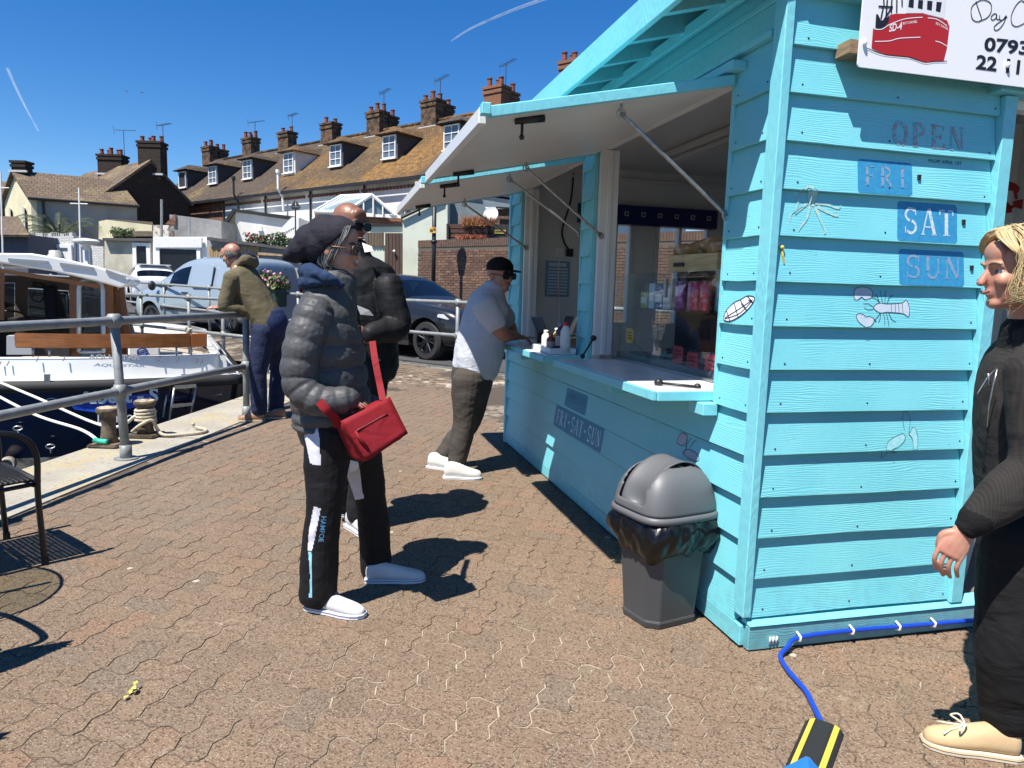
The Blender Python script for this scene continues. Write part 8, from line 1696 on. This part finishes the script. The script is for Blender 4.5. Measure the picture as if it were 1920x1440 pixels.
for s in (-1, 1): b.tube([tuple(p) for p in spline([c_, c_+lsh*s*.03+dsh*.01+V((0, 0, .018)), c_+lsh*s*.045+dsh*.03+V((0, 0, .004)), c_+lsh*s*.02+dsh*.02+V((0, 0, .006)), c_]  , 14)], .003, 6); b.tube([c_, c_+lsh*s*.02+dsh*.05+V((0, 0, -.012)), c_+lsh*s*.035+dsh*.07+V((0, 0, -.02))], .003, 6)
b.tube([h3+dsh*.02+lsh*-.047+V((0, 0, .055)), h3+dsh*.08+lsh*-.050+V((0, 0, .056)), h3+dsh*.13+lsh*-.046+V((0, 0, .062))], .003, 6); b.build('lace', M('cream_lace', (.62, .55, .42), .8), sh_, True, True)
dw.location.x += .028
# hand of someone at the far end of the kiosk is hidden behind the cap; a rubbish sack holder by the door
p = thing('door_board', 'grey board with a yellow-green top leaning inside the kiosk doorway', 'board', KM @ V((1.12, .10, .125)), kiosk.rotation_euler.z); b = MB(); b.box((.06, .02, .17), (.10, .03, .32), Matrix.Rotation(R(10), 3, 'Y')); b.build('board', M('grey_board', (.30, .30, .29), .6), p, bevel=.004); b = MB(); b.box((.09, .02, .338), (.12, .05, .012)); b.build('top_strip', M('lime_strip', (.5, .6, .08), .5), p)
lobw = thing('painted_lobster_panel', 'white panel with a red lobster seen through the kiosk doorway', 'panel', KM @ V((1.75, 1.0, 1.7)), kiosk.rotation_euler.z); b = MB(); b.bx(-.7, .5, 0, .012, -.6, .75); b.build('panel', m_white, lobw)
Li = inv_of(lobw); Lp = lambda x, y: Li @ onplane(x, y, KM @ V((1.75, .995, 1.7)), KA); b = MB()
for q in ([(1880, 345), (1890, 340), (1904, 344), (1912, 352), (1908, 362), (1898, 358), (1884, 356)], [(1871, 375), (1880, 372), (1892, 382), (1898, 398), (1885, 400), (1874, 390)], [(1898, 378), (1912, 374), (1930, 372), (1932, 392), (1914, 392), (1900, 388)], [(1900, 358), (1906, 360), (1908, 374), (1902, 374)], [(1888, 388), (1898, 384), (1902, 388), (1892, 396)]): b.poly([Lp(*k)+V((0, -.002, 0)) for k in q])
tag(b.build('lobster_print', M('lobster_red', (.36, .02, .02), .5), lobw), kind='stuff')
# ---------------------------------------------------------------- cafe furniture at the left edge
m_rattan = M('black_rattan', (.012, .012, .013), .55, bump=(150, .6, .004)); m_ctube = M('black_tube', (.010, .010, .011), .35)
def chair(label, loc, rz):
    c = thing('cafe_chair', label, 'chair', loc, rz, group='black woven cafe armchairs')
    for s in (-1, 1):
        b = MB(); b.tube([V(p) for p in spline([(-.20, s*.27, 0), (-.22, s*.27, .35), (-.235, s*.27, .60), (-.17, s*.27, .685), (.02, s*.28, .69), (.17, s*.28, .66), (.235, s*.275, .56), (.235, s*.27, .35), (.25, s*.27, 0)], 40)], .014, 10); b.build('side_frame', m_ctube, c, True)
        b = MB(); b.tube([V(p) for p in spline([(-.22, s*.245, .44), (-.27, s*.23, .65), (-.30, s*.20, .83), (-.30, s*.10, .90), (-.30, 0, .91)], 20)], .013, 8); b.build('back_frame', m_ctube, c, True)
        b = MB(); b.tube([(.24, s*.27, .415), (-.2, s*.27, .40)], .011, 8); b.build('seat_rail', m_ctube, c, True)
        b = MB(); b.lathe([(.017, 0), (.017, .035)], (.25, s*.27, .001), 10); b.build('foot', m_rubber, c)
    b = MB(); b.tube([(.22, -.27, .41), (.22, .27, .41)], .012, 8); b.build('cross_bar', m_ctube, c, True)
    b = MB()                              # woven seat and back: strips that let light through
    for k in range(24): y = -.235+.47*k/23; b.tube([(-.22, y, .430), (0, y, .424+.006*(k % 2)), (.22, y, .430), (.245, y, .415)], .0078, 5)
    for k in range(21): x = -.22+.45*k/20; b.tube([(x, -.245, .429), (x, 0, .424), (x, .245, .429)], .0078, 5)
    st_ = tag(b.build('woven_seat', m_rattan, c, True), kind='stuff'); b = MB()
    for k in range(17):
        z = .46+.42*k/16; w_ = .235-.04*max(0, (z-.7))/.2; x = -.225-.08*(z-.44)/.45; b.tube([(x, -w_, z), (x-.03, 0, z), (x, w_, z)], .0075, 5)
    for k in range(19): y = -.21+.42*k/18; b.tube([(-.225, y, .45), (-.275, y*.97, .68), (-.325, y*.85, .88)], .0065, 5)
    tag(b.build('woven_back', m_rattan, c, True), kind='stuff'); b = MB(); b.tube([(.247, -.245, .418), (.252, 0, .418), (.247, .245, .418)], .014, 8); b.build('seat_edge', m_rattan, c, True)
    return c
f1 = G(85, 1058)
# front right foot stands at f1
def chair_at(label, foot, rz): 
    off = Matrix.Rotation(rz, 3, 'Z') @ V((.25, -.27, 0)); return chair(label, V((foot.x-off.x, foot.y-off.y, 0)), rz)
chair_at('black woven cafe armchair standing at the left edge by the quay', f1, R(52))
c2 = copy_tree([o for o in scn.objects if o.name == 'cafe_chair'][0]); c2.location = (-2.36, 2.25, 0); c2.rotation_euler = (0, 0, R(150)); c2['label'] = 'black woven cafe armchair just outside the left edge whose back shadow shows on the paving'
c3 = copy_tree(c2); c3.location = (-2.2, 1.70, 0); c3.rotation_euler = (0, 0, R(145)); c3['label'] = 'black woven cafe armchair outside the lower left corner'
tb = thing('glass_cafe_table', 'round smoked glass cafe table outside the left edge casting a pale oval shadow', 'table', (-2.62, 2.72, 0)); b = MB(); b.lathe([(.335, .70), (.345, .704), (.345, .710), (.335, .714)], n=40)
b.build('glass_top', glass('smoked_glass', (.80, .82, .76), .0, .97), tb); b = MB(); b.tube([(.345*math.cos(2*math.pi*k/40), .345*math.sin(2*math.pi*k/40), .703) for k in range(41)], .008, 6); b.build('rim', m_steel, tb, True)
for k in range(4): a = k*math.pi/2+.6; b = MB(); b.tube([(math.cos(a)*.3, math.sin(a)*.3, .695), (math.cos(a)*.16, math.sin(a)*.16, .4), (math.cos(a)*.28, math.sin(a)*.28, 0)], .012, 8); b.build('leg', m_ctube, tb, True)
# a scrap of litter and gull droppings stay in the paving material; one dry leaf
lf = G(245, 1303); b = MB(); g = random.Random(3)
for k in range(6): a = g.uniform(0, 6.28); p = V((lf.x+g.uniform(-.012, .012), lf.y+g.uniform(-.02, .02), .006+.004*k)); b.add([p, p+V((math.cos(a)*.012, math.sin(a)*.02, .004)), p+V((math.cos(a+.8)*.022, math.sin(a+.8)*.03, .002)), p+V((math.cos(a+1.6)*.012, math.sin(a+1.6)*.02, .006))], [(0, 1, 2, 3)])
tag(b.build('dry_leaf', M('yellow_leaf', (.50, .45, .12), .7)), 'small crumpled yellow leaf on the paving at the lower left', 'leaf')
